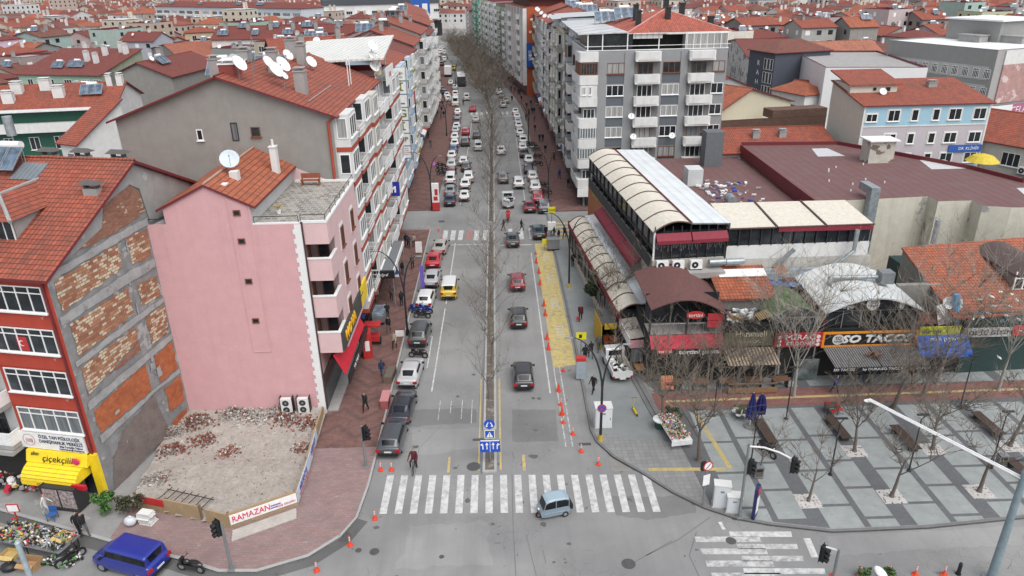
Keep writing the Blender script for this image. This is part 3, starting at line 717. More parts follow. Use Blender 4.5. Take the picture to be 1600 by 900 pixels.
for i,z in enumerate((13.65,10.8,7.85,4.95)):
 o=b.win('F',16-2.75,z,4.55,1.72,5,None,(0,1,1,3)[i],True,off=.06)
 m=M().box(-2.5,2.4,-.05,0,-1.1,-.02)
 b.on('F',m,'spandrel',REDW,16-2.75,z)
 if i<4:
  b.on('F',M().box(-4.2,0,-.02,0,-.9,1.9),'balcony_recess',plaster('balcony_grey',(.45,.45,.44),.1,.2),10.6,z)
  put('balcony',rail_mesh(4.2,.9,.9,mat=WHITE,smat=CONC,parapet=True),b.t,(8.5,0,z-.9));b.win('F',9.2,z-.6,1.2,1.9,2,FRAMED,0,off=.03);b.win('F',7.4,z-.3,1.1,1.3,2,None,1,off=.03)
  b.win('F',3.5,z,3.6,1.6,4,None,1,True,off=.03)
b.sign('F',9.3,6.55,2.4,1.0,flat('sign_blue',(.02,.07,.30),.4),'DİŞ HEKİMİ',WHITE,.36,off=.95)
flag=b.on('F',M().box(-.38,.38,-.012,0,0,.95),'flag',REDP,16-2.95,10.95,off=.085)
fm=M()
for rr_,cx,n_ in((.2,0,16),):
 for i in range(12):
  t0,t1=R_(50+i*260/12),R_(50+(i+1)*260/12)
  fm.face([(.2*math.cos(t0),0,.2*math.sin(t0)),(.2*math.cos(t1),0,.2*math.sin(t1)),(.04+.15*math.cos(t1),0,.15*math.sin(t1)),(.04+.15*math.cos(t0),0,.15*math.sin(t0))][::-1])
fm.build('crescent',WHITE,flag,(-.05,-.02,.5),uv=False)
sb=b.sign('F',16-3.0,3.55,4.9,1.25,WHITE,None,off=.1)
INK=flat('ink_navy',(.03,.04,.09),.5)
text(sb,'ÖZEL TAM PSİKOLOJİK',.36,INK,(.62,-.14,.98),sx=.82);text(sb,'DANIŞMANLIK MERKEZİ',.36,INK,(.66,-.14,.62),sx=.82)
text(sb,'Bilge Terzioğlu Tuğcan',.2,INK,(1.35,-.14,.34),sx=.9);text(sb,'Uzm.Psikolojik Danışman',.2,INK,(1.35,-.14,.13),sx=.9)
lm=M();
for i in range(20):
 t0,t1=6.2832*i/20,6.2832*(i+1)/20
 lm.face([(.45*math.cos(t0),0,.45*math.sin(t0)),(.45*math.cos(t1),0,.45*math.sin(t1)),(.42*math.cos(t1),0,.42*math.sin(t1)),(.42*math.cos(t0),0,.42*math.sin(t0))][::-1])
for x in(-.2,-.05,.1,.22):lm.tube([(x,0,-.2),(x+.05,0,0),(x-.02,0,.1)],.03,4);
lm.build('logo',flat('logo_pink',(.4,.16,.2)),sb,(-1.75,-.14,.65),uv=False)
YEL=flat('yellow_sign',(.80,.58,.02),.4,var=.08)
ys_=b.on('F',M().obox((-2.3,-.05,0),(4.6,0,0),(0,-.55,0),(0,.25,.75)),'shop_sign',YEL,16-2.75,2.75,off=.05)
text(ys_,'çiçekçilik',.6,BLACK,(.2,-.52,.32),rx=R_(62),sx=1.15);text(ys_,'altın',.36,BLACK,(-1.6,-.45,.58),rx=R_(62))
ro=M().ball((1.55,-.6,.4),(.28,.1,.26),10,6);ro.build('rose_emblem',flat('rose_pink',(.55,.03,.12)),ys_,uv=False)
aw=M();n=7
for i in range(n):
 t0,t1=R_(90*i/n),R_(90*(i+1)/n)
 p0,p1=(-1.5*math.sin(t0),.95*math.cos(t0)-.0),(-1.5*math.sin(t1),.95*math.cos(t1))
 aw.face([(-2.1,p1[0],p1[1]),(2.0,p1[0],p1[1]),(2.0,p0[0],p0[1]),(-2.1,p0[0],p0[1])],0)
 aw.face([(-2.1,p0[0],p0[1]),(-2.1,0,0),(-2.1,p1[0],p1[1])],0);aw.face([(2.0,p1[0],p1[1]),(2.0,0,0),(2.0,p0[0],p0[1])],0)
 aw.box(-2.11,2.01,p1[0]-.015,p1[0]+.005,p1[1]-.012,p1[1]+.012,1)
aw.box(-2.1,2.0,-1.52,-1.48,-.3,0,0)
a_=b.on('F',aw,'awning',[YEL,flat('awning_seam',(.25,.17,.02))],16-2.75,1.95,off=.1)
text(a_,'ÇİÇEK EVİ',.22,flat('seam_text',(.25,.16,.02)),(-.4,-1.54,-.15))
b.on('F',M().box(-.28,.28,-.3,0,0,3.4),'pillar',YEL,15.72,.1,off=.0)
b.on('F',M().box(-.5,.5,-.2,0,-.16,.16),'led_display',[flat('led_red',(.45,.01,.03),.3)],15.5,1.95,off=1.5)
b.on('F',M().box(-2.0,2.0,-.04,0,0,2.2),'shop_window',[GL[1]],16-2.6,.15,off=.02)
b.on('F',M().box(-1.2,1.2,-1.0,0,.3,1.75).box(-1.27,-1.2,-1.05,0,.1,1.9,1).box(1.2,1.27,-1.05,0,.1,1.9,1).box(-.03,.03,-1.04,-1.0,.3,1.75,1).box(-1.2,1.2,-1.05,0,1.75,1.85,1).box(-1.2,1.2,-1.05,0,.1,.3,1),'display_case',[flat('case_glass',(.33,.27,.26),.2,var=.7,scale=5),FRAMED],16-1.9,.1,off=.95)
b.on('F',M().box(-5,5,-.03,0,0,3.2),'open_shopfront',DARK,16-10.2,.12,off=.02)
b.on('F',M().box(-5,5,-1.1,0,0,.28),'shop_canopy',CONC,16-10.4,3.4,off=.02)
put('awning_slab',M().box(-2,2,-.9,0,0,.2).mesh('x',CONC),b.t,(-9,0,3))if 0 else None
dm=M();
z0=b.zf(0,3.0)
dm.box(8.2,12.4,2.3,2.4,z0-.35,z0+1.15,2)
dm.face([(12.4,2.35,z0-.4),(12.4,5.3,z0+1.05),(12.4,2.35,z0+1.15)],2);dm.face([(8.2,5.3,z0+1.05),(8.2,2.35,z0-.4),(8.2,2.35,z0+1.15)],2)
ap=(10.3,4.0,z0+2.15);bk=(10.3,8.2,z0+2.3)
dm.face([(7.9,1.9,z0+1.1),(12.7,1.9,z0+1.1),ap],0);dm.face([(12.7,1.9,z0+1.1),(12.7,5.6,z0+1.2),bk,ap],0);dm.face([(7.9,5.6,z0+1.2),(7.9,1.9,z0+1.1),ap,bk],0)
for i in range(8):dm.box(8.25+i*.585,8.3+i*.585,2.24,2.3,z0-.3,z0+1.1,3)
dm.face([(8.25,2.28,z0-.3),(12.35,2.28,z0-.3),(12.35,2.28,z0+1.1),(8.25,2.28,z0+1.1)],1)
rdg=[ap,(12.7,1.9,z0+1.1)]
dm.tube([ap,(12.75,1.9,z0+1.12)],.12,6,2);dm.tube([ap,bk],.12,6,2)
dm.build('dormer',[TILE_A,GL[0],OLDREND,FRAME],b.roof)
sk=M();sk.obox((8.3,7.0,b.zf(0,7.0)+.2),(2.0,0,0),Vector((0,1.5,1.5*4.6/9.1)),(0,-.04,.08));
for i in range(6):pass
sk.build('skylight',ribbed('skylight_glass',(.22,.25,.27),.33,.2,.3),b.roof)
b.solar(7.5,8.0,2,R_(0));b.solar(4.6,8.2,2)
m=M().cyl(0,0,.6,1.9,.3,n=14);m.cyl(0,0,-.4,.6,.05,n=6)
m.build('water_tank',STEEL,b.roof,(7.6,8.9,b.zf(0,8.9)+1.2),smooth=40)
for x,y in((9.6,9.5),(12.2,9.5),(14.9,9.6),(15.2,6.2)):
 z=b.zf(x,y);m=M().box(-.5,.5,-.3,.3,-.6,.5,0);
 for s in(-.4,.4):m.box(s-.05,s+.05,-.2,.2,.5,.8,1)
 m.add([(-.75,-.4,.78),(.75,-.4,.78),(.75,.4,.78),(-.75,.4,.78),(-.5,0,1.02),(.5,0,1.02)],[(0,1,5,4),(1,2,5),(2,3,4,5),(3,0,4),(3,2,1,0)],1)
 m.build('chimney',[CONC,flat('chimney_cowl',(.09,.085,.08))],b.roof,(x,y,z))
 # pink building
PINK=plaster('pink_render',(.60,.345,.355),.08,.2)
PINKL=plaster('light_pink_render',(.64,.44,.44),.08,.12)
QUO=plaster('white_quoin',(.72,.72,.71),.06,.1)
p=T('apartment_building','pink apartment building with blank side wall and roof terrace','building',(-25.2,49.2,0))
w=M();Wp,Dp=11.1,11.3
w.face([(0,0,-.1),(Wp,0,-.1),(Wp,0,15.9),(7.8,0,15.9),(7.8,0,17.3),(4.9,0,18.75),(1.75,0,17.35),(1.75,0,16.1),(0,0,16.1)],0)
w.face([(Wp,0,-.1),(Wp,Dp,-.1),(Wp,Dp,15.9),(Wp,0,15.9)],1);w.face([(0,Dp,0),(0,0,0),(0,0,16.1),(0,Dp,16.1)],1)
w.face([(Wp,Dp,0),(0,Dp,0),(0,Dp,16.1),(1.75,Dp,17.3),(4.9,Dp,18.75),(7.8,Dp,17.3),(Wp,Dp,15.9)],1)
w.face([(7.8,0,15),(7.8,Dp,15),(7.8,Dp,17.3),(7.8,0,17.3)],2)
w.face([(1.75,Dp,15.9),(1.75,0,15.9),(1.75,0,17.3),(1.75,Dp,17.3)],1);w.face([(0,0,15.9),(1.75,0,15.9),(1.75,Dp,15.9),(0,Dp,15.9)],2)
PB=1.85
w.box(Wp,Wp+PB,2.3,Dp,4.8,15.9,1)
w.box(Wp,Wp+PB,.22,2.3,14.25,15.9,1)
w.build('wall',[PINK,PINKL,plaster('penthouse_grey',(.5,.5,.49),.1,.2)],p)
M().face([(6.3,-.03,5.8),(7.6,-.03,5.8),(7.6,-.03,17.2),(7.4,-.03,17.35),(6.3,-.03,17.9)]).box(6.27,6.33,-.05,0,5.8,17.9).box(7.57,7.63,-.05,0,5.8,17.2).box(6.3,7.6,-.05,0,5.75,5.81).build('recessed_panel',PINK,p)
for z in(8.2,11.4,14.5,16.6):put('window',window_mesh(.5,.42,1,FRAMEB,0,False,False),p,(6.85,-.035,z))
rf_=M()
for(a,bb)in(((4.9,18.75),(8.2,17.1)),((4.9,18.75),(1.3,17.0))):
 f=[(a[0],-.15,a[1]+.18),(bb[0],-.15,bb[1]+.18),(bb[0],Dp+.2,bb[1]+.18),(a[0],Dp+.2,a[1]+.18)]
 if bb[0]<a[0]:f=f[::-1]
 rf_.face(f,0);rf_.face([(q[0],q[1],q[2]-.18)for q in f][::-1],1)
 e=[(a[0],-.15,a[1]),(bb[0],-.15,bb[1]),(bb[0],-.15,bb[1]+.18),(a[0],-.15,a[1]+.18)];rf_.face(e if bb[0]>a[0]else e[::-1],1)
 e=[(bb[0],-.15,bb[1]),(bb[0],Dp+.2,bb[1]),(bb[0],Dp+.2,bb[1]+.18),(bb[0],-.15,bb[1]+.18)];rf_.face(e if bb[0]>a[0]else e[::-1],1)
rf_.tube([(4.9,-.1,18.95),(4.9,Dp,18.95)],.1,6,2)
rfo=rf_.build('roof',[TILE_B,MAROON,flat('ridge_tile',(.4,.25,.2))],p)
M().box(-.25,.25,-.3,.3,-.6,2.3).box(-.3,.3,-.35,.35,2.3,2.4).tube([(0,0,2.4),(0,0,2.9)],.1,8).build('chimney',WHITE2,rfo,(7.5,8.2,17.3))
M().box(-.3,.3,-.3,.3,-.3,.5).box(-.3,.3,-.3,.3,.5,.56).build('chimney',WHITE2,rfo,(5.9,3.4,18.4))
M().box(-.4,.4,-.25,.25,0,.12).build('roof_vent',WHITE,rfo,(5.6,1.4,18.45))
put('satellite_dish',dish_mesh(.7,1.2,flat('dish_grey',(.5,.56,.6))),rfo,(5.5,4.0,18.4),R_(20))
tf=M().box(7.8,Wp+PB-.21,.45,Dp-.2,15.86,15.93)
tf.build('terrace_floor',bricks('terrace_tiles',(.34,.31,.27),(.16,.15,.14),(.4,.38,.35),w=.5,h=.5,ms=.04,var=.2,offset=.5),p)
pa=M()
pa.box(7.8,Wp,0.0,.2,15.9,16.0,0).box(7.8,Wp,.02,.2,15,15.9,1)
pa.box(Wp+.02,Wp+PB+.03,.19,.42,15.85,16.02,0).box(Wp+PB-.2,Wp+PB+.03,.42,Dp,15.85,16.0,0).box(8.0,Wp+PB,Dp-.2,Dp,15,16.1,0)
pa.build('parapet',[QUO,PINKL],p)
rl=M()
for(x0,y0,x1,y1)in((7.9,.1,Wp-.1,.1),(Wp,.3,Wp+PB-.1,.3),(Wp+PB-.1,.3,Wp+PB-.1,Dp-.1),(.1,.1,1.7,.1)):
 rl.tube([(x0,y0,16.45),(x1,y1,16.45)],.03,4);L=math.hypot(x1-x0,y1-y0);n=max(1,int(L/1.6))
 for i in range(n+1):rl.tube([(x0+(x1-x0)*i/n,y0+(y1-y0)*i/n,15.9),(x0+(x1-x0)*i/n,y0+(y1-y0)*i/n,16.45)],.025,4)
rl.build('railing',BLACK,p)
qm=M()
for i in range(44):
 z=i*.36;d=.42 if i%2 else .56
 qm.box(Wp-d,Wp+.03,-.04,0,z,z+.36);qm.box(Wp,Wp+.035,0,d*.8,z,z+.36)
qm.build('quoins',QUO,p)
for z in(13.15,10.15,7.15):
 M().box(Wp,Wp+PB,.22,.38,z-1.75,z-.06).box(Wp+PB-.16,Wp+PB,.38,2.3,z-1.75,z-.06).box(Wp,Wp+PB-.16,.38,2.3,z-1.2,z-1.0).build('balcony',PINKL,p)
 M().box(Wp-.02,Wp+PB+.04,.18,.42,z-.06,z+.03).box(Wp+PB-.2,Wp+PB+.04,.42,2.3,z-.06,z+.03).build('coping',QUO,p)
 M().box(Wp+.01,Wp+.03,.2,2.3,z-1,z+1.25).box(Wp,Wp+PB-.1,2.26,2.29,z-1,z+1.25).build('balcony_recess',plaster('balcony_shade_mauve',(.26,.19,.19),.1,.1),p)  # recess walls in darker mauve, the balcony's shade put into their colour
 put('balcony_door',window_mesh(.9,2.1,2,FRAMEB,0,False,False),p,(Wp+.04,1.3,z-.98),math.pi/2);put('window',window_mesh(.9,1.9,1,FRAMEB,0,False,False),p,(Wp+.9,2.25,z-.9))
 for yy in(4.4,8.6):
  put('window',window_mesh(.95,1.6,2,FRAMEB,rgi()%2),p,(Wp+PB+.06,yy,z-.55),math.pi/2)
  M().box(-.62,.62,-.04,0,-.2,1.85).build('window_surround',QUO,p,(Wp+PB,yy,z-.55),math.pi/2)
M().tube([(Wp+.1,.12,16),(Wp+.1,.12,13.2),(Wp+.1,.12,.4)],.06,6).build('drainpipe',flat('pipe_dark',(.06,.03,.03)),p)
sg=M().box(-4.0,4.0,-.16,0,0,1.6);s1=sg.build('sign',flat('sign_charcoal',(.05,.055,.05),.5),p,(Wp+PB,4.3,5.45),math.pi/2)
text(s1,'NOVA',1.25,flat('letter_amber',(.85,.45,.02),.4),(-1.1,-.2,.8),ext=.05,sp=1.25,bold=.03)
s2=M().box(-1.4,1.4,-.18,0,0,1.7).build('sign',YEL,p,(Wp+PB,9.75,5.45),math.pi/2)
rs=M().obox((-4.6,.8,1.9),(8.6,0,0),(0,-.75,-1.7),(0,-.1,.05));s3=rs.build('shop_sign',flat('sign_red',(.55,.02,.04),.45),p,(Wp+PB,4.9,3.2),math.pi/2)
text(s3,'MOBİLYA',.75,WHITE,(-1.2,.30,1.0),rx=R_(66),sx=1.4,bold=.02)
s4=M().box(-4.3,4.5,-.15,0,0,.75).build('sign',flat('sign_black',(.02,.02,.022),.4),p,(Wp+PB+.05,4.9,2.4),math.pi/2)
text(s4,'YATAK',.5,WHITE,(-1.5,-.2,.4),sx=1.4)
M().box(-4.8,5.6,-.03,0,0,3.2).build('shop_window',GL[1],p,(Wp+.02,5.4,.12),math.pi/2)
M().box(-5.4,5.6,-.9,0,0,.22).build('shop_step',CONC,p,(Wp,5.6,.0),math.pi/2)
for i,x in enumerate((-16.9,-15.6)):
 t=T('air_conditioner',('outdoor air conditioning unit at the foot of the pink wall','outdoor air conditioning unit beside the pink wall corner')[i],'air conditioner',(x,48.85,.55),group='air conditioners by the pink wall')
 M().box(-.45,.45,-.35,0,.05,1.35).box(-.5,-.45,-.38,.1,-.5,1.5,1).box(.45,.5,-.38,.1,-.5,1.5,1).box(-.5,.5,-.3,-.1,-.1,.05,1).build('casing',[WHITE2,BLACK],t)
 for z in(.4,1.0):M().tube([(-.05,-.352,z),(-.05,-.36,z)],.26,16,0).tube([(-.05,-.361,z),(-.05,-.368,z)],.1,8,1).build('fan',[FRAMED,GREYM],t,uv=False)
 # street-row builder
def row(name,label,side,xf,y0,y1,H,fl,depth,units,col,band_,roof,rise,rmat=None,near=None,gh=3.4,rf=.5,proj=1.25,winfr=None,rail=None,shopcol=None,rz=0,gap=1):
 W_=y1-y0
 if side<0:b=Bld(name,label,'building',xf,y0,math.pi/2+rz,W_,depth,H,'apartment buildings lining the avenue')
 else:b=Bld(name,label,'building',xf-W_*math.sin(rz),y0+W_*math.cos(rz),-math.pi/2+rz,W_,depth,H,'apartment buildings lining the avenue')
 near=near or col
 b.shell(roof,rise,.55,[col,near if side<0 else col,col,near if side>0 else col],rmat,rf=rf)
 fh=(H-gh)/fl;uw=W_/len(units)
 for j in range(fl):
  z=gh+j*fh
  for i,u in enumerate(units):
   uu=u if isinstance(u,str)else u[j%len(u)]
   cx=(i+.5)*uw;x0,x1=cx-uw*.42,cx+uw*.42
   if uu=='B':
    b.part('bay_window',M().box(x0,x1,-proj,0,z+.28,z+fh-.02),col);b.part('floor_band',M().box(x0-.03,x1+.03,-proj-.03,.0,z-.12,z+.28),band_)
    b.win('F',cx,z+1.0,(x1-x0)*.86,fh-1.3,3,winfr,None,off=proj+.0)
    nx_=x0 if side<0 else x1
    o=put('window',window_mesh(proj*.7,fh-1.3,1,winfr,rgi(),False,False),b.t,(nx_,-proj*.5,z+1.0),-math.pi/2 if side<0 else math.pi/2)
   elif uu=='L':
    put('balcony',rail_mesh(uw*.84,proj+.1,.95,mat=rail or WHITE,smat=band_),b.t,(cx,0,z+.26))
    b.win('F',cx-uw*.16,z+.3,.95,fh-.65,1,winfr,None,sill=False);b.win('F',cx+uw*.2,z+1.0,1.2,fh-1.35,2,winfr)
   elif uu=='P':
    put('balcony',rail_mesh(uw*.84,proj+.1,.95,mat=rail or WHITE,smat=rail or WHITE,parapet=True),b.t,(cx,0,z+.26))
    b.win('F',cx,z+.95,uw*.6,fh-1.25,3,winfr)
   else:
    b.win('F',cx,z+.95,uw*.55,fh-1.35,2,winfr)
 b.on('F',M().box(-W_/2+.3,W_/2-.3,-.04,0,0,gh-.9),'shop_window',GL[1],W_/2,.12)
 cs=shopcol or[flat('sign_navy',(.03,.05,.2)),WHITE,REDP,flat('sign_teal',(.02,.2,.22))]
 n=max(1,int(W_/4.5))
 for i in range(n):
  b.on('F',M().obox((-W_/n*.45,0,.55),(W_/n*.9,0,0),(0,-.7,-.35),(0,-.06,.5)),'shop_sign',cs[i%len(cs)],(i+.5)*W_/n,gh-.95,off=.05)
 return b
BEIGE=plaster('beige_render',(.52,.50,.44),.1,.3)
WH=plaster('white_row_render',(.60,.60,.59),.1,.3)
a=row('apartment_building','white red-banded apartment building with big bare grey gable wall',-1,-13.5,60.6,72.2,21.4,6,17.6,['B','L','B'],WH,REDP2,'gx',3.2,TILE_A,GREYW)
a.win('L',17.6-11,19.6,.5,.9,1,None,0);a.win('L',17.6-8.1,19.5,.55,1.5,1,FRAMED,3,sill=False);a.win('L',17.6-6.4,19.8,.75,.8,1,FRAMEB,1)
M().tube([(-.12,.35,20.9),(-.12,.35,3.5)],.12,8).tube([(-.1,-.3,21.3),(-.12,.3,20.9)],.07,6).build('drainpipe',REDP2,a.t)
a.chimney(4,3.2,1.9,1.0,.9,CONC);a.chimney(8,6.5,2.0,.9,.9,CONC);a.chimney(2.5,8.5,.9,2.0,1.2,plaster('red_brick_box',(.25,.06,.05)),WHITE)
a.solar(9.5,12,2,R_(-90));a.chimney(6,11,1.6,.9,.8,CONC);a.chimney(10,9.6,1.4,1.2,.9,CONC)
for k in range(3):M().tube([(0,0,0),(0,0,2.6)],.03,5).tube([(-.5,0,2.3),(.5,0,2.3)],.015,4).tube([(-.4,0,2.0),(.4,0,2.0)],.015,4).build('antenna',GREYM,a.roof,(2+k*3.6,6.5+k,a.zf(0,6.5+k)),uv=False)
M().obox((1.2,2.0,a.zf(0,2.0)+.25),(9,0,0),(0,.05,0),(0,0,.05)).obox((7.2,9.2,a.zf(0,9.2)+.2),(3.4,0,.5),(0,1.8,.2),(0,0,.06)).build('corrugated_patch',ribbed('corrugated_grey',(.45,.46,.46),.25,.5),a.roof)
for x,y,r in((3.5,5.2,.75),(5.5,6.3,.6),(6.6,5.4,.75),(2.4,4.2,.35),(1.2,7.4,.7)):a.dish(x,y,r,R_(-20),1.3)
c_=row('apartment_building','white red-banded apartment building between its two banded neighbours',-1,-13.3,72.2,83,21.2,6,14,['B','L','P'],BEIGE,REDP2,'gx',2.8,TILE_A,plaster('grey_blue_side',(.38,.40,.42)))
c_.chimney(4,6,2,1,.8,CONC);c_.chimney(8,8,2.2,1,1,CONC);c_.dish(3,5,.6,R_(-30));c_.dish(6,8,.6,R_(-30));c_.solar(5,9.5,3,R_(-90))
for x in(2,3.2):M().tube([(0,0,0),(0,0,3.2)],.05,5).build('antenna',WHITE,c_.roof,(x,1.2,21.4))
d_=row('apartment_building','white red-banded corner apartment building with slanted white roof canopy',-1,-13.3,83,93.8,21.0,6,14,['L','B','B'],WH,REDP2,'flat',0,flat('red_terrace',(.22,.05,.045)),plaster('terrace_maroon',(.16,.035,.035)))
cn=M();cn.add([(-.5,-1.2,23.6),(9.5,-1.2,25.2),(10.5,9.5,24.6),(-.5,9.5,23.3)],[(0,1,2,3)]);cn.add([(-.5,-1.2,23.4),(9.5,-1.2,25.0),(10.5,9.5,24.4),(-.5,9.5,23.1)],[(3,2,1,0)])
cn.add([(-.5,-1.2,23.4),(9.5,-1.2,25.0),(9.5,-1.2,25.2),(-.5,-1.2,23.6)],[(0,1,2,3)]);cn.add([(-.5,9.5,23.1),(-.5,-1.2,23.4),(-.5,-1.2,23.6),(-.5,9.5,23.3)],[(0,1,2,3)])
for x,y in((.2,0),(5,0),(10.2,.2),(.2,8),(10.2,8)):cn.tube([(x,y,20.8),(x,y,23.8)],.08,5)
cn.build('roof_canopy',ribbed('white_sheet_roof',(.62,.62,.58),.6,.5,dirt=.2),d_.t)
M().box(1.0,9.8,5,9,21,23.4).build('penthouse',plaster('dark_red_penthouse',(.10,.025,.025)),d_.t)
for x,z in((.2,22.2),(.2,23.3),(1.5,22.4),(.2,24.4),(1.5,21.6)):d_.dish(x,.1,.62,R_(-35),.3,z=z,mat=WHITE if x<1 or z>22 else flat('dish_tan',(.5,.4,.25)))
d_.sign('F',4.6,20.3,6.0,1.9,WHITE,'OTEL',REDP,.8,off=.95)
ms=c_.sign('F',9.6,12.0,.25,1.0,GREYM,off=.2)if 0 else None
sg=T('projecting_sign','blue square sign with white M on the red-banded facade','sign',(-12.0,80.2,8.8));M().box(-.8,.8,-.15,.15,0,1.6).build('panel',flat('metro_blue',(.02,.03,.28),.4),sg);text(sg,'M',1.0,WHITE,(0,-.17,.75),sx=1.2,bold=.03)
cp=T('shop_canopy','black shop fascia with grey sloping canopy over the left pavement','canopy',(-13.3,68.5,0));o=M().box(0,2.5,0,.3,3.5,4.3).build('fascia',BLACK,cp);text(o,'fotoğraf',.4,WHITE,(1.2,-.02,3.9));M().obox((0,.3,4.2),(2.3,0,-.1),(0,9,0),(0,0,.12)).box(2.3,2.42,.3,9.3,3.7,4.2,1).build('canopy',[flat('canopy_grey',(.16,.17,.18),.7),WHITE],cp)
M().tube([(2.3,.3,0),(2.3,.3,4)],.05,6).tube([(2.3,9,0),(2.3,9,4)],.05,6).build('post',STEEL,cp)
t=T('bench','small red-brown wooden bench on the roof terrace of the pink building','bench',(-15.6,59.3,15.93));RW=flat('bench_redwood',(.25,.08,.04),.7);M().box(-.8,.8,-.2,.25,.4,.46).build('seat',RW,t);M().box(-.8,.8,.25,.3,.55,.95).build('backrest',RW,t)
for x in(-.7,.7):M().box(x-.04,x+.04,-.2,.28,0,.55).build('leg',RW,t)
t=T('plant_pot','yellowed potted plant on the roof terrace of the pink building','plant',(-16.2,51.6,15.93));M().tube([(0,0,0),(0,0,.3)],[.14,.2],10).build('pot',WHITE,t);fm=M();rr=random.Random(6)
for i in range(40):a=rr.uniform(0,6.28);fm.tube([(0,0,.3),(math.cos(a)*.2,math.sin(a)*.2,.6),(math.cos(a)*rr.uniform(.3,.5),math.sin(a)*.4,rr.uniform(.4,.75))],[.02,.03,.005],4)
fm.build('leaves',flat('leaf_straw',(.36,.27,.12),.8,var=.3),t,uv=False)
# far side of the side street, left
PBLUE=plaster('pale_blue_render',(.42,.50,.57),.08,.2)
OLIVEW=plaster('olive_white_render',(.56,.57,.48),.1,.3)
il=row('apartment_building','pale blue corner apartment building beyond the side street',-1,-14.2,103,118,20.3,6,14,['B','B','W','B'],PBLUE,plaster('blue_band',(.30,.42,.55),.1,.1),'gx',2.4,TILE_A,PBLUE,proj=1.2)
for i in range(6):il.win('L',12.3,4.4+i*2.7,1.1,1.5,2,off=.0)
il.on('L',M().box(-1.6,1.3,-1.0,0,-.3,2.6),'shop_canopy',flat('dark_canopy',(.05,.055,.06)),13.0,3.6)
sg=T('sign_tower','tall stack of white sign boxes with green letters down a facade corner','sign',(-13.0,102.6,0))
OLV=flat('letter_olive',(.16,.16,.02),.5)
for i,s in enumerate(('','İ','L','G','İ','VIP','')):
 z=18.6-i*1.78
 bx=M().box(-1.0,1.0,-.25,0,0,1.6).box(-1.06,1.06,-.22,-.02,-.16,0,1).build('sign_box',[WHITE,flat('blue_steel',(.2,.3,.42),.5,.3)],sg,(i*-.03,0,z))
 if s:text(bx,s,1.5 if len(s)==1 else .85,OLV,(0,-.27,.84),sx=1.3 if len(s)==1 else 1.1,ext=.02,bold=.02)
 else:
  lg=M()
  if i==0:
   for x in(-.22,0,.22):lg.tube([(x*.4,0,.75),(x,0,1.15),(x*1.6,0,.85)],.05,5)
  else:
   for k in range(4):lg.box(-.6,.6,0,.01,.45+k*.28,.55+k*.28)
  lg.build('emblem',OLV if i==0 else flat('small_print_pink',(.55,.35,.36)),bx,(0,-.27,0));
  if i==0:text(bx,'ÖZEL',.3,OLV,(0,-.27,.4))
M().tube([(.85,-.3,7.6),(.85,-.3,20.3)],.07,5).tube([(-.95,.3,7.8),(-.95,.3,20)],.05,5).build('frame',STEEL,sg)
o2=row('apartment_building','white apartment building with olive bay strips behind the pale blue one',-1,-14.4,118,136,19.6,6,14,['P','W','B','P','W'],plaster('row_white_b',(.6,.61,.58),.1,.3),plaster('olive_band',(.30,.31,.06),.15,.2),'gx',2.6,TILE_C,proj=.8)
fl_=T('flag_banner','red flag hung with a dark banner on the olive-striped facade','flag',(-13.1,120,13));M().box(-.05,.05,-.6,.6,0,1.6).build('red_flag',REDP,fl_);M().box(-.05,.05,-.7,.5,-3.4,0).build('dark_banner',BLACK,fl_)
COLS=[((.50,.49,.47),'grey white'),((.60,.6,.58),'white'),((.5,.46,.36),'cream'),((.38,.42,.44),'blue grey'),((.55,.5,.48),'pale pink')]
ycur=136
for k,(wd,h)in enumerate(((15,20.2),(16,21),(17,19.5),(15,20.5))):
 cc,nm=COLS[k%5]
 r_=row('apartment_building',f'{nm} apartment building in the left row, {["fourth", "fifth", "sixth", "seventh"][k]} beyond the side street',-1,-14.8-(.6*max(0,k-2))*2,ycur,ycur+wd-.1,h,6,14,[rnd.choice('BPWL')for _ in range(4)],plaster('row_'+nm.replace(' ','_'),cc,.1,.3),plaster('band_'+nm.replace(' ','_'),tuple(x*.7 for x in cc),.1,.2),'gx',2.6,rnd.choice([TILE_A,TILE_C]))
 for q in range(3):r_.chimney(rnd.uniform(2,wd-2),rnd.uniform(4,10),1.5,.9,.7,CONC)
 for q in range(2):r_.solar(rnd.uniform(3,wd-3),rnd.uniform(4,9),rnd.choice([2,3]),R_(90+180*(q%2)))
 ycur+=wd
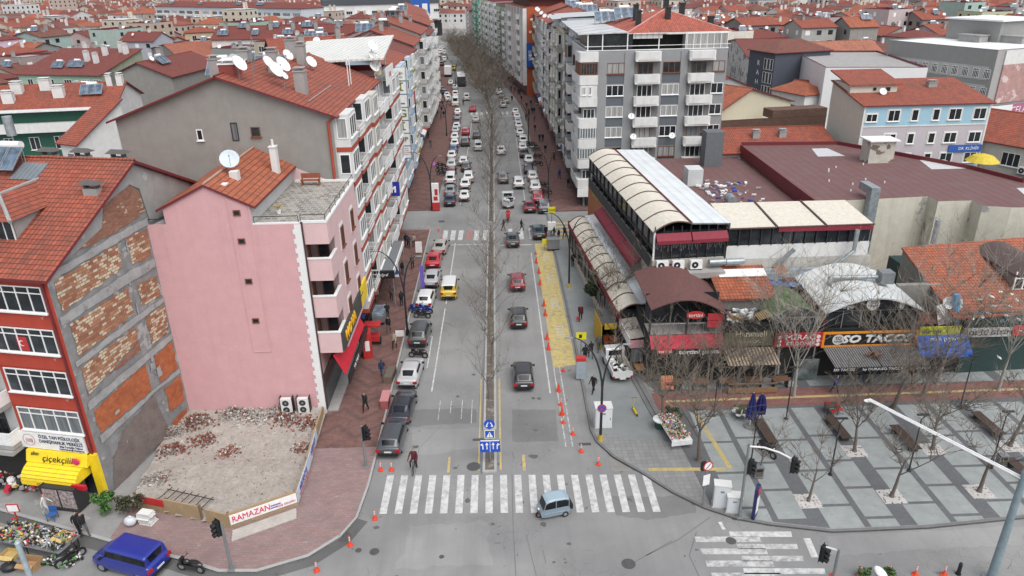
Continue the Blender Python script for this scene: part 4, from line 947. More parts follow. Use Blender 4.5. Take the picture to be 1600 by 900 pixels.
 # RIGHT SIDE
GREYA=plaster('grey_apartment_render',(.27,.275,.28),.07,.1)
GREYD=plaster('slate_spandrel',(.115,.13,.145),.07,.1)
ap=Bld('apartment_building','grey corner apartment building with white balconies and red hip roof','building',12.4,102.6,R_(1.2),19.4,15.6,21.6)
ap.shell('flat',0,0,[GREYA,plaster('street_white',(.52,.52,.51),.08,.3),GREYA,GREYA],CONC,trim=WHITE,par=.25)
SL=[20.5,17.5,14.55,11.65,8.8,5.9,3.0]
fw,fb=flat('curtain_white',(.6,.6,.6)),FRAMEB
for k,z in enumerate(SL):
 m=M();cx,cy,r0=-.1,.0,1.9
 arc=[(1.55,-.75),(-.9,-.75),(-1.05,-.6),(-1.1,-.3),(-1.1,3.2),(1.55,3.2)]
 m.prism(arc,z,z+1.28,0,bot=True);
 m.build('balcony',WHITE2,ap.t)
 if k:
  enc=k in(1,2,4,5)
  if enc:
   fr=FRAMEB if k in(1,)else FRAME
   m=M().prism([(1.5,-.68),(-.85,-.68),(-1.02,-.3),(-1.02,3.1),(1.5,3.1)],z+1.28,z+2.95 if k!=2 else z+2.9)
   m.build('glazed_balcony',WHITE2 if k==2 else(FRAMEB if k==1 else GL[2]),ap.t)
   if k==2:put('window',window_mesh(.55,1.1,2,None,2),ap.t,(-.35,-.69,z+1.6));put('window',window_mesh(.4,1.1,1,None,2),ap.t,(.5,-.69,z+1.6))
   else:put('window',window_mesh(2.25,1.5,6,fr,(0,1,2,2,3,3)[k],False,False),ap.t,(.32,-.69,z+1.36));put('window',window_mesh(3.2,1.5,6,fr,2,False,False),ap.t,(-1.03,1.45,z+1.36),-math.pi/2)
  else:put('balcony_door',window_mesh(1.6,2.2,3,None,1,False,False),ap.t,(.5,-.02,z+.3))
 for(cx,w_)in((8.35,3.5),(15.75,3.6)):
  m=M();m.box(cx-w_/2,cx+w_/2,-1.0,0,z-.05,z+.18,0)
  n=8
  pts=[(cx-w_/2,0),(cx-w_/2,-.8)]+[(cx-w_/2+.3,-1.0),(cx+w_/2-.3,-1.0)]+[(cx+w_/2,-.8),(cx+w_/2,0)]
  m.prism(pts,z+.0,z+1.2,0,bot=True)
  m.build('balcony',WHITE2,ap.t)
  if k:
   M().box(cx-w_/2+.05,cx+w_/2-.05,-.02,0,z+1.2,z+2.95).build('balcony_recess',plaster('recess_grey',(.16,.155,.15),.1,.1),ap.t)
   put('balcony_door',window_mesh(2.1,2.2,3,FRAMEB if k in(1,4)else FRAME,rgi(),False,False),ap.t,(cx-.2,-.03,z+.5))
 if k:
  for(cx,w_)in((4.05,2.4),(11.75,2.4)):
   M().box(cx-w_/2,cx+w_/2,-.04,0,z+.0,z+1.2).build('spandrel',GREYD,ap.t)
   put('window',window_mesh(w_,1.45,3,FRAMEB if k in(1,5)else FRAME,2 if(k+int(cx))%3 else 0,False,True),ap.t,(cx,-.04,z+1.3))
  put('window',window_mesh(1.7,1.4,2,FRAMEB if k==1 else FRAME,rgi()),ap.t,(18.3,-.01,z+1.35))
 for xx in(6.8,12.3):
  if k in(3,4)and xx==6.8 or k==4:put('satellite_dish',dish_mesh(.45,.2,WHITE),ap.t,(xx-.4*(k%2),-.8,z+1.2),R_(-15))
 if k:
  for j,yy in enumerate((5.2,9.2,13.2)):
   (put('balcony',rail_mesh(3.1,1.1,1.0,mat=WHITE2,smat=WHITE2,parapet=True),ap.t,(0,yy,z+.2),-math.pi/2)if j%2==0 else None)
   put('window',window_mesh(2.2,1.5,3,FRAMEB if(j+k)%3==0 else FRAME,rgi()),ap.t,(-.02,yy,z+1.1),-math.pi/2)
for x0,x1 in((1.55,2.85),(5.25,6.55),(10.15,10.5),(12.98,13.9)):M().box(x0,x1,-.12,0,3.2,21.6).build('pilaster',GREYA,ap.t)
M().box(.2,6.3,.4,8,21.63,23.9).build('glazed_rooftop',GL[0],ap.t)
m=M().box(6.3,15.0,2.6,2.7,21.63,24).build('rooftop_recess',DARK,ap.t)
for x in(.2,2.2,5.6,9.9,13.6):M().box(x-.07,x+.07,.3,.42,21.65,24).build('post',WHITE,ap.t)
put('window',window_mesh(5.6,2.1,6,None,2,False,False),ap.t,(16.5,.25,21.75));M().box(13.7,19.3,.26,8,21.63,23.95).build('rooftop_room',WHITE2,ap.t)
M().box(-.2,19.6,-.15,-.1,22.4,22.47).box(-.2,-.15,-.1,15,22.4,22.47).build('railing',WHITE,ap.t)
M().box(6.3,11.0,-.1,1.6,23.9,24.0).box(6.3,10.3,.2,.26,23.3,23.9).build('sunshade',ribbed('striped_shade',(.6,.6,.58),.8,axis=0),ap.t)
rm=M();a_,b_,c__,d__=(5.5,.6,24.0),(19.9,.6,24.0),(19.9,15.9,24.2),(3.5,15.9,24.2);r1,r2=(12.0,7.2,26.6),(12.6,9.5,26.6)
rm.face([a_,b_,r1],0);rm.face([b_,c__,r2,r1],0);rm.face([c__,d__,r2],0);rm.face([d__,a_,r1,r2],0);rm.face([(x,y,z-.25)for x,y,z in(d__,c__,b_,a_)],1)
for u_,v_ in((a_,b_),(b_,c__),(c__,d__),(d__,a_)):rm.face([(u_[0],u_[1],u_[2]-.25),(v_[0],v_[1],v_[2]-.25),v_,u_],1)
for e in(a_,b_):rm.tube([e,r1],.1,5,2)
ar=rm.build('roof',[tiles('tile_salmon_red',(.40,.10,.065),weather=.15),WHITE2,flat('ridge_pink',(.5,.28,.25))],ap.t);ap.roof=ar
for x,y,z,h in((7.6,3.6,25.0,1.6),(11.9,4.5,25.6,1.3),(8.0,7.5,25.2,2.0),(12.4,8.0,26.4,1.6),(14.5,7.0,26,1.3),(17.6,3.2,24.6,1.1)):M().box(-.35,.35,-.35,.35,-.6,h).box(-.42,.42,-.42,.42,h,h+.15).build('chimney',BLACK,ar,(x,y,z))
M().add([(-1.2,.1,24.1),(5.6,.1,24.2),(4.4,15,24.5),(-1.2,15,24.3)],[(0,1,2,3)]).add([(-1.2,.1,23.95),(5.6,.1,24.05),(4.4,15,24.35),(-1.2,15,24.15)],[(3,2,1,0)]).add([(-1.2,.1,23.95),(5.6,.1,24.05),(5.6,.1,24.2),(-1.2,.1,24.1)],[(0,1,2,3)]).build('flat_roof_panel',ribbed('sheet_grey_roof',(.50,.51,.52),3,.6,dirt=.5),ap.t)
ap.solar(7,10.5,3,0,z=25.2);ap.solar(4.5,13,3,0,z=24.6)
ap.on('F',M().box(-1.3,1.3,-.2,0,0,1.2),'shop_sign',WHITE,.3,1.75,off=.75);ap.on('L',M().box(-7,7,-.9,0,0,.9),'shop_sign',BLACK,8,1.9,off=.05)
ap.on('L',M().box(-7,7,-.05,0,0,1.9),'shop_window',GL[1],8,.1);ap.on('F',M().box(-1,1,-.05,0,0,1.7),'shop_window',GL[1],1.2,.1)
ycur=118.3
for k,(wd,h,ci)in enumerate(((12,21.5,3),(13,22,2),(14,21,4),(15,22,0),(16,21.5,3),(17,21.8,1))):
 cc,nm=COLS[ci]
 r_=row('apartment_building',f'{nm} balconied apartment building in the right row, {["first", "second", "third", "fourth", "fifth", "sixth"][k]} behind the grey corner one',1,12.1-.25*k,ycur,ycur+wd-.1,h,6,14,[rnd.choice('BPWLW')for _ in range(4)],plaster('row_'+nm.replace(' ','_'),cc,.1,.3),plaster('bandr_'+str(ci),tuple(x*.6 for x in cc),.1,.2),'flat' if k<3 else 'gx',2.2,CONC if k<3 else TILE_A,proj=.85,winfr=rnd.choice([FRAME,FRAMEB,FRAME]),rail=rnd.choice([WHITE2,plaster('rail_cream',(.48,.45,.36),.1,.2),plaster('rail_grey',(.3,.31,.32),.1,.2)]))
 if k<3:M().add([(-.3,-.8,h+2.6),(wd,-.8,h+2.6),(wd,8,h+2.9),(-.3,8,h+2.9)],[(0,1,2,3)]).box(.3,wd-.3,.5,7,h,h+2.5).build('rooftop_room',[flat('rooftop_grey',(.42,.44,.45))],r_.t)
 for q in range(2):r_.solar(rnd.uniform(3,wd-3),9,3,R_(90),z=h+1.5 if k<3 else None);r_.dish(rnd.uniform(1,wd),.3,.5,R_(60),1.0)
 for q in range(4):
  o=put('satellite_dish',dish_mesh(.36,.1,flat('dish_dull',(.42,.42,.41))),r_.t,(rnd.uniform(.5,wd-.5),-1.3,rnd.uniform(5,h)),R_(75))
 ycur+=wd
ORANGE=plaster('orange_red_render',(.42,.10,.04),.1,.15)
og=row('apartment_building','orange red apartment building with white columns and tall blue sign',1,8.6,206,238,22.6,7,16,['W','P','W','W','P','W'],plaster('pale_orange_front',(.46,.15,.075),.1,.2),WHITE2,'flat',0,flat('red_roof_deck',(.3,.06,.04)),ORANGE,winfr=FRAME,rz=.125)
for i in range(7):og.on('F',M().box(-.3,.3,-1.0,0,3,22.8),'column',WHITE2,i*32/6,0)
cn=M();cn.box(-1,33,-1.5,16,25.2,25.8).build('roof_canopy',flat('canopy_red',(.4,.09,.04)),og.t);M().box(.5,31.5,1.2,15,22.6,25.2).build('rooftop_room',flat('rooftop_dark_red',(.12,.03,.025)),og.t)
sg=T('vertical_sign','tall blue vertical sign with white letters on the orange building','sign',(9.4,205.4,7.9));M().box(-.85,.85,-.25,.25,0,6.2).build('panel',flat('vsign_blue',(.01,.07,.28),.4),sg)
text(sg,'SEBER',1.05,WHITE,(0,-.27,3.0),rz=0).rotation_euler=(math.pi/2,math.pi/2,0)
for k,(y0,y1,xf,h,cc,nm,rz)in enumerate(((239,266,4.6,21.5,(.19,.22,.13),'olive green',.14),(267,290,.8,21.5,(.6,.61,.58),'white and grey',.15),(291,310,-2.6,21.5,(.42,.46,.36),'pale green',.15),(316,345,-6.2,21.6,(.08,.30,.19),'bright green',.12),(346,370,-10.5,16,(.5,.42,.41),'pale pink',.1))):
 r_=row('apartment_building',f'{nm} apartment building far down the right row',1,xf,y0,y1,h,7,14,['W','W','B','W']if k==3 else['P','B','W','P','B'],plaster('far_'+nm.replace(' ','_'),cc,.1,.2),plaster('farband_'+str(k),cc if k==3 else(.5,.5,.44),.1,.2),'flat' if k<4 else 'gx',0 if k<4 else 2,CONC if k<4 else TILE_C,rz=rz,proj=.7)
for k,(y0,y1,xf,nm,cc)in enumerate(((200,228,-16.6,'cream',(.5,.46,.36)),(229,258,-19.5,'white',(.6,.6,.58)),(259,290,-22.8,'grey',(.42,.42,.41)))):
 row('apartment_building',f'{nm} apartment building where the left row bends',-1,xf,y0,y1,19.5,6,13,['P','B','W','P','B'],plaster('bendrow_'+nm,cc,.1,.2),CONC,'gx',2.4,TILE_A,rz=.105)
 # restaurant with curved cream awnings
CREAM=flat('cream_canvas',(.58,.54,.46),.8,var=.12);CREAMW=plaster('cream_wall',(.56,.53,.44),.14,.5,(.30,.29,.27),.61,sscale=.35)
MAR=flat('maroon_canvas',(.19,.015,.03),.7);BROWNF=flat('brown_frame',(.09,.05,.04),.5)
WPANEL=ribbed('white_roof_panel',(.63,.66,.67),1.0,.5,axis=1,dark=.85,dirt=.25)
t=T('restaurant_building','two-storey restaurant with curved cream canvas roof and red awnings','building',(13.5,59.6,0),R_(4.5))
WR,DR=6.5,28.5
M().box(0,WR,0,DR,0,8.3).build('wall',[plaster('restaurant_wall',(.46,.43,.38),.12,.3)],t)
M().box(-.05,0,20.5,28.4,3.0,8.1).build('orange_panel',flat('orange_panel',(.36,.13,.05),.6),t)
M().box(.1,WR-.1,.1,DR-.1,8.3,10.9).build('glass_wall',GL[0],t)
fr=M()
for i in range(15):y=.05+i*(DR-.1)/14;fr.box(0,.1,y-.05,y+.05,8.3,11)
for i in range(9):x=.05+i*(WR-.1)/8;fr.box(x-.04,x+.04,0,.1,8.3,11.4)
fr.box(-.02,.1,0,DR,9.2,9.28).box(-.02,.1,0,DR,10.85,11.0).box(0,WR,-.02,.1,9.5,9.6);fr.build('window_frame',FRAMED,t)
M().tube([(0,-.05,8.3),(0,-.05,11)],.09,6).build('corner_post',WHITE,t)
M().box(-.25,-.18,.5,27.5,7.5,8.6).build('railing',flat('rail_dark',(.04,.045,.05)),t)
def canvas_vault(par,x0,x1,y0,y1,z0,z1,n,rise=.35):
 m=M();k=8
 prof=[(x0+(x1-x0)*i/k,z0+(z1-z0)*(i/k)+rise*math.sin(math.pi*(i/k))+(z1-z0)*.25*math.sin(math.pi*i/k))for i in range(k+1)]
 for(a,b)in zip(prof,prof[1:]):
  m.face([(a[0],y0,a[1]),(b[0],y0,b[1]),(b[0],y1,b[1]),(a[0],y1,a[1])]);m.face([(a[0],y1,a[1]-.04),(b[0],y1,b[1]-.04),(b[0],y0,b[1]-.04),(a[0],y0,a[1]-.04)])
 m.build('canvas_roof',CREAM,par,smooth=50)
 r=M()
 for i in range(n+1):
  y=y0+(y1-y0)*i/n;r.tube([(p[0],y,p[1]+.03)for p in prof],.075,5)
 r.build('roof_rib',BROWNF,par)
canvas_vault(t,-.15,3.2,-.2,DR,10.95,11.6,9)
wp=M();
for a,b in(((3.2,11.66),(6.7,11.5)),):wp.face([(a[0],-.2,a[1]),(b[0],-.2,b[1]),(b[0],DR,b[1]),(a[0],DR,a[1])]);wp.face([(a[0],DR,a[1]-.1),(b[0],DR,b[1]-.1),(b[0],-.2,b[1]-.1),(a[0],-.2,a[1]-.1)]);wp.box(6.7,6.75,-.2,DR,10.9,11.52)
wp.build('metal_roof',WPANEL,t);M().tube([(3.2,-.2,11.72),(3.2,DR,11.72)],.07,5).build('ridge_trim',MAROON,t)
for x0,x1 in((.1,3.2),(3.3,6.5)):M().obox((x0,-.1,10.75),(x1-x0,0,0),(0,-.5,-.55),(0,0,.06)).box(x0,x1,-.62,-.58,9.95,10.22).build('awning',MAR,t)
lights=M()
for i in range(40):x=.2+i*.155;lights.tube([(x,-.06,9.95),(x,-.06,9.95-rnd.uniform(.2,.9))],.012,3)
lights.build('string_lights',WHITE,t)
for i in range(3):
 y0=3.6+i*5.6;M().obox((0,y0,7.0),(0,5.5,0),(-.9,0,-.55),(0,0,.06)).box(-.95,-.9,y0,y0+5.5,6.1,6.48).build('awning',MAR,t)
text(t,'RESTAURANT',.55,flat('gold_letter',(.5,.4,.12)),(-.08,24.3,7.0),rz=-math.pi/2)
v=T('veranda','low glazed restaurant veranda under cream canvas roof along the pavement','veranda',(13.5,58.3,0),R_(4.5))
canvas_vault(v,-3.1,-1.15,0,25.5,3.9,4.6,10,.2)
M().add([(-1.15,0,4.72),(-.06,0,4.9),(-.06,25.5,4.9),(-1.15,25.5,4.72)],[(0,1,2,3)]).add([(-1.15,0,4.62),(-.06,0,4.8),(-.06,25.5,4.8),(-1.15,25.5,4.62)],[(3,2,1,0)]).build('metal_roof',WPANEL,v)
M().box(-3.18,-3.1,0,25.5,3.35,3.95).box(-3.2,-.06,25.5,25.58,3.4,4.2).build('valance',MAR,v)
M().box(-3.0,-2.95,.1,25.4,.9,3.8).box(-2.95,-.1,.1,.15,.9,4.2).build('glass_wall',GL[0],v);M().box(-3.05,-2.93,.05,25.45,.1,.9).box(-2.93,-.1,.05,.17,.1,.9).build('low_wall',CREAMW,v)
ps=M()
for i in range(14):ps.box(-3.07,-2.95,.05+i*1.95,.13+i*1.95,.9,3.9)
ps.build('post',BROWNF,v)
h=T('market_building','sprawling cream market hall with stepped brown red flat roofs','building',(0,0,0))
BROOF=ribbed('brown_red_membrane',(.145,.070,.068),1.1,.8,axis=0,dark=.9,dirt=.35)
up=[(33,71.8),(45.2,72.8),(45.2,71.0),(48.7,71.0),(48.7,69.2),(51.1,68.4),(80,66),(80,72),(58,77),(56,83),(51.5,90),(46.3,97.5),(33.5,98.3)]
m=M();m.prism(up,0,9.5,0,1);m.build('wall',[CREAMW,BROOF],h)
fa=M()
for(a,b)in list(zip(up[6:]+up[:1],up[7:]+up[:1]))[:-1]:
 d=Vector((b[0]-a[0],b[1]-a[1])).normalized();nn=Vector((d.y,-d.x))*.25
 fa.obox((a[0],a[1],9.2),(b[0]-a[0],b[1]-a[1],0),(nn.x,nn.y,0),(0,0,.75))
fa.obox((33.0,71.8,8.0),(.5,26.5,0),(-.2,0,0),(0,0,1.62));fa.build('parapet',MAROON,h)
m=M().prism([(20.6,66.2),(32.75,66.2),(32.9,98),(19.6,98)],0,8.0,0,1);m.build('lower_roof',[CREAMW,BROOF],h)
M().obox((21.4,67.0,8.0),(-1.75,29,0),(1.0,0,.05),(0,0,.8)).build('white_parapet',plaster('parapet_white',(.62,.64,.64),.12,.1),h)
M().prism([(20.1,60),(33.4,60.4),(33.4,66.2),(20.6,66.2)],0,7.9,0,1).build('terrace_block',[plaster('dirty_cream',(.48,.46,.42),.2,.5,(.3,.29,.28),.6),CONC],h)
M().prism([(20.2,60.3),(33.2,60.7),(33.2,65.8),(20.4,65.8)],7.9,9.2,0).build('terrace_wall',WHITE2,h)
M().prism([(20.25,60.35),(33.1,60.75),(33.1,65.7),(20.4,65.7)],9.2,10.8,0).build('glass_wall',GL[0],h)
for i in range(3):
 x0=20.1+i*4.4;M().add([(x0,60.0+i*.13,10.95),(x0+4.2,60.1+i*.13,10.95),(x0+4.2,66.3,11.35),(x0,66.3,11.35)],[(0,1,2,3)]).add([(x0,60.0+i*.13,10.9),(x0+4.2,60.1+i*.13,10.9),(x0+4.2,66.3,11.3),(x0,66.3,11.3)],[(3,2,1,0)]).build('canvas_roof',CREAM,h)
 M().tube([(x0-.08,60+i*.13,11),(x0-.08,66.3,11.4)],.09,6).tube([(x0,59.98+i*.13,10.92),(x0+4.3,60.1+i*.13,10.92)],.08,6).build('roof_rib',BROWNF,h)
fr=M()
for i in range(14):x=20.2+i*1.0;fr.box(x-.04,x+.04,60.2+i*.03,60.3+i*.03,9.2,10.9)
fr.build('window_frame',FRAMED,h);M().box(24.6,33,60.1,60.2,10.5,10.85).build('valance',MAR,h)
dbr=M();rr=random.Random(3)
for i in range(90):
 x,y=24+abs(rr.gauss(0,2.6)),rr.gauss(82,2.2);s=rr.uniform(.08,.3);a=rr.uniform(0,6)
 dbr.obox((x,y,8.02),(s*math.cos(a)*2,s*math.sin(a)*2,.05),(-s*math.sin(a),s*math.cos(a),.02),(0,0,s*.6),(0,2,0,2,1)[i%5])
o=dbr.build('rooftop_rubbish',[WHITE,flat('tarp_blue',(.03,.08,.4)),CONC],h,uv=False);o['kind']='stuff'
M().box(22.6,24.4,84,86.2,8,10).build('roof_unit',plaster('white_unit',(.55,.57,.57),.15,.2),h)
M().box(27,29.3,93,95.2,8,12.5).build('lift_shaft',flat('shaft_grey',(.12,.13,.14)),h)
M().tube([(25.6,76,8.5),(25.6,77.5,8.5)],.5,12).box(25.1,26.1,76,77.6,8,8.4).build('roof_tank',STEEL,h)
M().box(38.2,39.1,71.2,72.2,2,10.2).box(38.2,39.1,71.2,74.0,10.2,11).build('air_duct',STEEL,h)
for(x0,y0,x1,y1)in((41,91,44.5,95.5),(51.5,83.5,56,88),(55,72,61,75)):M().face([(x0,y0,9.52),(x1,y0,9.52),(x1-.4,y1,9.52),(x0+1,y1,9.52)]).build('roof_patch',flat('patch_pale',(.5,.5,.51),.6),h)
for pts in([(24.6,60.0,7.2),(26.0,59.6,9.0)],[(31.5,59.9,10.6),(31.5,59.9,8.6),(29.0,59.5,7.0),(27.8,59.4,6.6)]):M().tube(pts,.2,8).build('flue_pipe',STEEL,h,uv=False)
M().box(20.3,33.2,59.2,59.9,6.3,6.9).box(20.3,33.2,59.5,60.0,6.9,7.1).build('service_duct',plaster('duct_dull',(.30,.34,.36),.25,.2,(.2,.26,.34),.58),h)
for x in(22.5,25.2,28.9,30.4):M().box(x,x+rr.uniform(.6,1.4),58.6,59.2,6.0,6.5).build('roof_scrap',(CONC,MAROON,STEEL,WHITE2)[int(x)%4],h)
M().box(45.5,48.6,87,89.2,9.5,12.2).build('stair_head',plaster('stair_head',(.5,.48,.42),.2,.3,(.16,.12,.1),.55),h);M().box(45.2,48.9,86.6,89.5,12.2,12.35).build('stair_head_roof',WHITE,h)
for i in range(9):M().tube([(0,0,0),(0,0,.22)],.08,6).build('roof_vent',WHITE,h,(35+rr.uniform(0,14),75+rr.uniform(0,12),9.5))
# plaza shops (front at Y = 52.5)
def vault(par,x0,x1,y0,y1,ze0,ze1,rise,mat,name='vault_roof',th=.1,k=14,tilt=0):
 m=M();pf=[]
 for i in range(k+1):
  s=i/k;pf.append((x0+(x1-x0)*s,ze0+(ze1-ze0)*s+rise*math.sin(math.pi*s)))
 for a,b in zip(pf,pf[1:]):
  m.face([(a[0],y0,a[1]),(b[0],y0,b[1]),(b[0],y1,b[1]+tilt),(a[0],y1,a[1]+tilt)]);m.face([(a[0],y1,a[1]-th+tilt),(b[0],y1,b[1]-th+tilt),(b[0],y0,b[1]-th),(a[0],y0,a[1]-th)])
  m.face([(a[0],y0,a[1]-th),(b[0],y0,b[1]-th),(b[0],y0,b[1]),(a[0],y0,a[1])])
 m.face([(x1,y0,pf[-1][1]-th),(x1,y1,pf[-1][1]-th+tilt),(x1,y1,pf[-1][1]+tilt),(x1,y0,pf[-1][1])]);m.face([(x0,y1,pf[0][1]-th+tilt),(x0,y0,pf[0][1]-th),(x0,y0,pf[0][1]),(x0,y1,pf[0][1]+tilt)])
 m.build(name,mat,par,smooth=40);return pf
def tympan(par,pf,y,zb,mat,name):
 M().face([(pf[0][0]+.05,y,zb),(pf[-1][0]-.05,y,zb)]+[(p[0],y,p[1]-.1)for p in pf[::-1]]).build(name,mat,par)
s1=T('shop_building','patisserie with maroon vaulted roof and red sign on the plaza','building',(0,0,.12))
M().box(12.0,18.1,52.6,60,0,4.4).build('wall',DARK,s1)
pf=vault(s1,11.9,18.4,52.0,59.8,7.0,6.2,1.15,flat('maroon_vault',(.125,.055,.05),.75,var=.15))
M().box(12.0,18.1,54.6,54.7,4.4,7.2).build('upper_window',GL[0],s1);M().box(12,18.1,52.6,54.6,4.4,4.5).build('terrace_floor',CONC,s1)
for x in(12.0,15.0,18.1):M().box(x-.08,x+.08,52.5,52.62,0,6.6).build('post',FRAMED,s1)
tr=M()
for i in range(12):tr.tube([(12+i*.55,52.55,4.5),(12+i*.55,52.55,5.4)],.025,4)
tr.tube([(12,52.55,5.4),(18.1,52.55,5.4)],.035,4);tr.build('railing',GREYM,s1)
aw_=M().obox((12.0,52.5,4.35),(6.0,0,0),(0,-.95,-.75),(0,0,.06)).build('awning',flat('crimson_canvas',(.38,.02,.04),.7,var=.3,scale=1.5),s1)
gs=M().box(12.1,18.0,51.5,51.58,3.05,3.6).build('sign',BLACK,s1);text(gs,'tortini pasta',.5,WHITE,(15.9,51.46,3.34),sx=1.35,bold=.015)
ov=M()
for(x,y,z)in((13.1,51.42,3.5),):ov.tube([(x,y,z),(x,y+.05,z)],[.001,.62],18).tube([(x,y+.02,z),(x,y+.08,z)],.62,18)
o=ov.build('oval_sign',REDP,s1);o.scale=(1,1,.5);o.location=(0,0,1.75);text(s1,'tortini',.42,WHITE,(13.1,51.38,3.5))
o=M().tube([(15.6,52.3,6.2),(15.6,52.38,6.2)],.75,18).build('oval_sign',REDP,s1);o.scale=(1,1,.45);o.location=(0,0,3.45);text(s1,'tortini',.45,WHITE,(15.6,52.26,6.24))
for z in(5.1,5.75):M().box(16.6,17.8,52.3,52.36,z,z+.6).build('poster',flat('poster_red',(.4,.03,.04)),s1)
s2=T('shop_building','cafe with green patterned sign and tan striped awning','building',(0,0,.12))
M().box(18.15,22.2,52.7,60,0,4.9).build('wall',DARK,s2);gs=M().obox((18.2,52.6,3.2),(4.1,0,0),(0,.25,1.6),(0,-.08,0)).build('sign',bricks('green_pattern',(.13,.13,.07),(.17,.16,.09),(.09,.09,.05),w=.3,h=.3,offset=0),s2)
text(gs,'Hanımeli',.75,flat('cream_letter',(.6,.56,.42)),(20.4,52.55,4.25),rx=R_(80));text(gs,'Fırın ve Cafe',.36,flat('cream_letter',(.6,.56,.42)),(20.3,52.48,3.6),rx=R_(80))
M().obox((18.1,52.5,3.0),(4.2,0,0),(0,-2.0,-.5),(0,0,.06)).build('awning',bricks('tan_stripe',(.45,.36,.26),(.45,.36,.26),(.12,.08,.06),w=.28,h=40,ms=.07,offset=0,var=.3),s2)
M().box(18.2,22.2,50.2,50.32,.1,.55).box(18.2,22.2,50.25,50.3,.9,1.0).build('terrace_barrier',flat('timber_warm',(.24,.13,.07)),s2)
tlr=M().obox((18.5,55.6,5.9),(5.0,0,0),(0,4.6,1.3),(0,0,.14)).build('roof',TILE_B,s2);M().box(18.6,23.4,55.9,60,4.9,6.0).build('rear_wall',GREYW,s2);M().obox((19.2,58.4,6.9),(4.2,0,0),(0,1.0,.28),(0,0,.06)).build('skylight',WHITE,s2)
for x in(19.5,21):M().tube([(0,0,0),(1.6,.1,0)],.28,10).build('air_duct',STEEL,s2,(x-1,59.5,7.9),smooth=40)
cl=M();rr=random.Random(8)
for i in range(70):
 s=rr.uniform(.08,.3);a=rr.uniform(0,6);cl.obox((18.6+rr.uniform(0,2.4),53.2+rr.uniform(0,1.8),4.92+rr.uniform(0,.4)),(s*2*math.cos(a),s*2*math.sin(a),.05),(-s*math.sin(a),s*math.cos(a),0),(0,0,s*.6),i%3)
o=cl.build('terrace_clutter',[WHITE,flat('clutter_grey',(.3,.33,.36)),flat('cardboard',(.32,.22,.12))],s2,uv=False);o['kind']='stuff'
po=M();
for i in range(7):po.box(21.2+i*.16,21.32+i*.16,53.3,54.6,5.1+i*.06,5.16+i*.06)
po.build('wooden_pallet',flat('pallet_wood',(.45,.33,.17)),s2)
s3=T('shop_building','doner restaurant with red sign and green arched glass front','building',(0,0,.12))
M().box(22.25,26.2,52.7,58,0,4.6).build('wall',DARK,s3);gs=M().box(22.3,26.25,52.3,52.42,3.1,4.35).build('sign',flat('doner_red',(.42,.02,.03),.45),s3)
text(gs,'MİRAÇ',.66,WHITE,(24.4,52.27,3.98),sx=1.2);text(gs,'ET DÖNER',.42,WHITE,(24.5,52.27,3.42),sx=1.2)
for x in(22.7,25.9):
 for z in(3.3,3.65,4.0):M().tube([(x,52.29,z),(x,52.3,z)],.17,10).build('menu_picture',flat('menu_white',(.7,.62,.6)),s3)
pf=vault(s3,22.1,26.2,53.0,57.5,5.4,5.4,1.0,plaster('green_tarp',(.09,.16,.06),.3,.1),th=.06)
tympan(s3,pf,53.05,4.6,GL[1],'glass_front')
fr=M().tube([(p[0],52.98,p[1])for p in pf],.07,6)
for x in(22.2,23.2,24.15,25.1,26.1):fr.box(x-.04,x+.04,52.96,53.04,4.5,5.5)
fr.box(22.2,26.2,52.95,53.03,5.4,5.5);fr.build('window_frame',GREYM,s3)
for x in(22.8,24.3,25.8):M().box(x-.06,x+.06,52.4,52.5,0,3.1).build('post',GREYM,s3)
M().box(24.2,26.2,52.1,52.2,0,2.0).build('glass_screen',glassm('screen_glass',(.12,.14,.14)),s3)
tp=M()
for i in range(9):
 for j in range(6):
  x,y=22.6+i*.42,57.3+j*.55;zz=lambda i,j:6.3+.35*mn.noise(Vector((i*.7,j*.8,1)))-.05*j
  tp.face([(x,y,zz(i,j)),(x+.42,y,zz(i+1,j)),(x+.42,y+.55,zz(i+1,j+1)),(x,y+.55,zz(i,j+1))])
tp.build('blue_tarpaulin',plaster('blue_tarp',(.03,.13,.42),.3,.1,(.36,.4,.42),.56),s3)
o=put('satellite_dish',dish_mesh(.55,.6,flat('rusty_dish',(.32,.12,.05))),s3,(25.0,59.6,6.2),R_(-10))
s4=T('shop_building','taco restaurant with white vaulted roof and orange framed black sign','building',(0,0,.12))
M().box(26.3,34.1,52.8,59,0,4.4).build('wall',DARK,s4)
VW=ribbed('white_vault_sheet',(.60,.62,.61),.55,.5,axis=1,dark=.8,dirt=.25)
pf=vault(s4,26.2,34.3,52.4,59.2,6.05,6.05,1.25,VW,th=.12,tilt=.35)
tympan(s4,pf,53.0,4.4,GL[0],'glass_front');M().face([(26.25,52.9,6.0),(34.2,52.9,6.0)]+[(p[0],52.9,p[1]-.12)for p in pf[::-1]][1:-1]).build('gable_panel',BLACK,s4)
gs=M().box(26.3,34.1,52.4,52.5,2.95,4.3).build('sign',BLACK,s4);ORF=flat('orange_frame',(.75,.26,.01),.45)
M().box(26.25,34.15,52.32,52.42,4.16,4.34).box(26.25,34.15,52.32,52.42,2.92,3.1).box(26.25,26.45,52.32,52.42,3.1,4.16).box(33.95,34.15,52.32,52.42,3.1,4.16).build('sign_frame',ORF,s4)
text(gs,'SO TACOS',.92,WHITE,(30.75,52.37,3.62),sx=1.3,ext=.04,bold=.035,shear=.2);M().tube([(27.6,52.38,3.62),(27.6,52.4,3.62)],.48,18).build('round_logo',flat('logo_white',(.6,.6,.58)),s4);text(s4,'SO',.4,BLACK,(27.6,52.36,3.75));text(s4,'TACOS',.22,BLACK,(27.6,52.36,3.45))
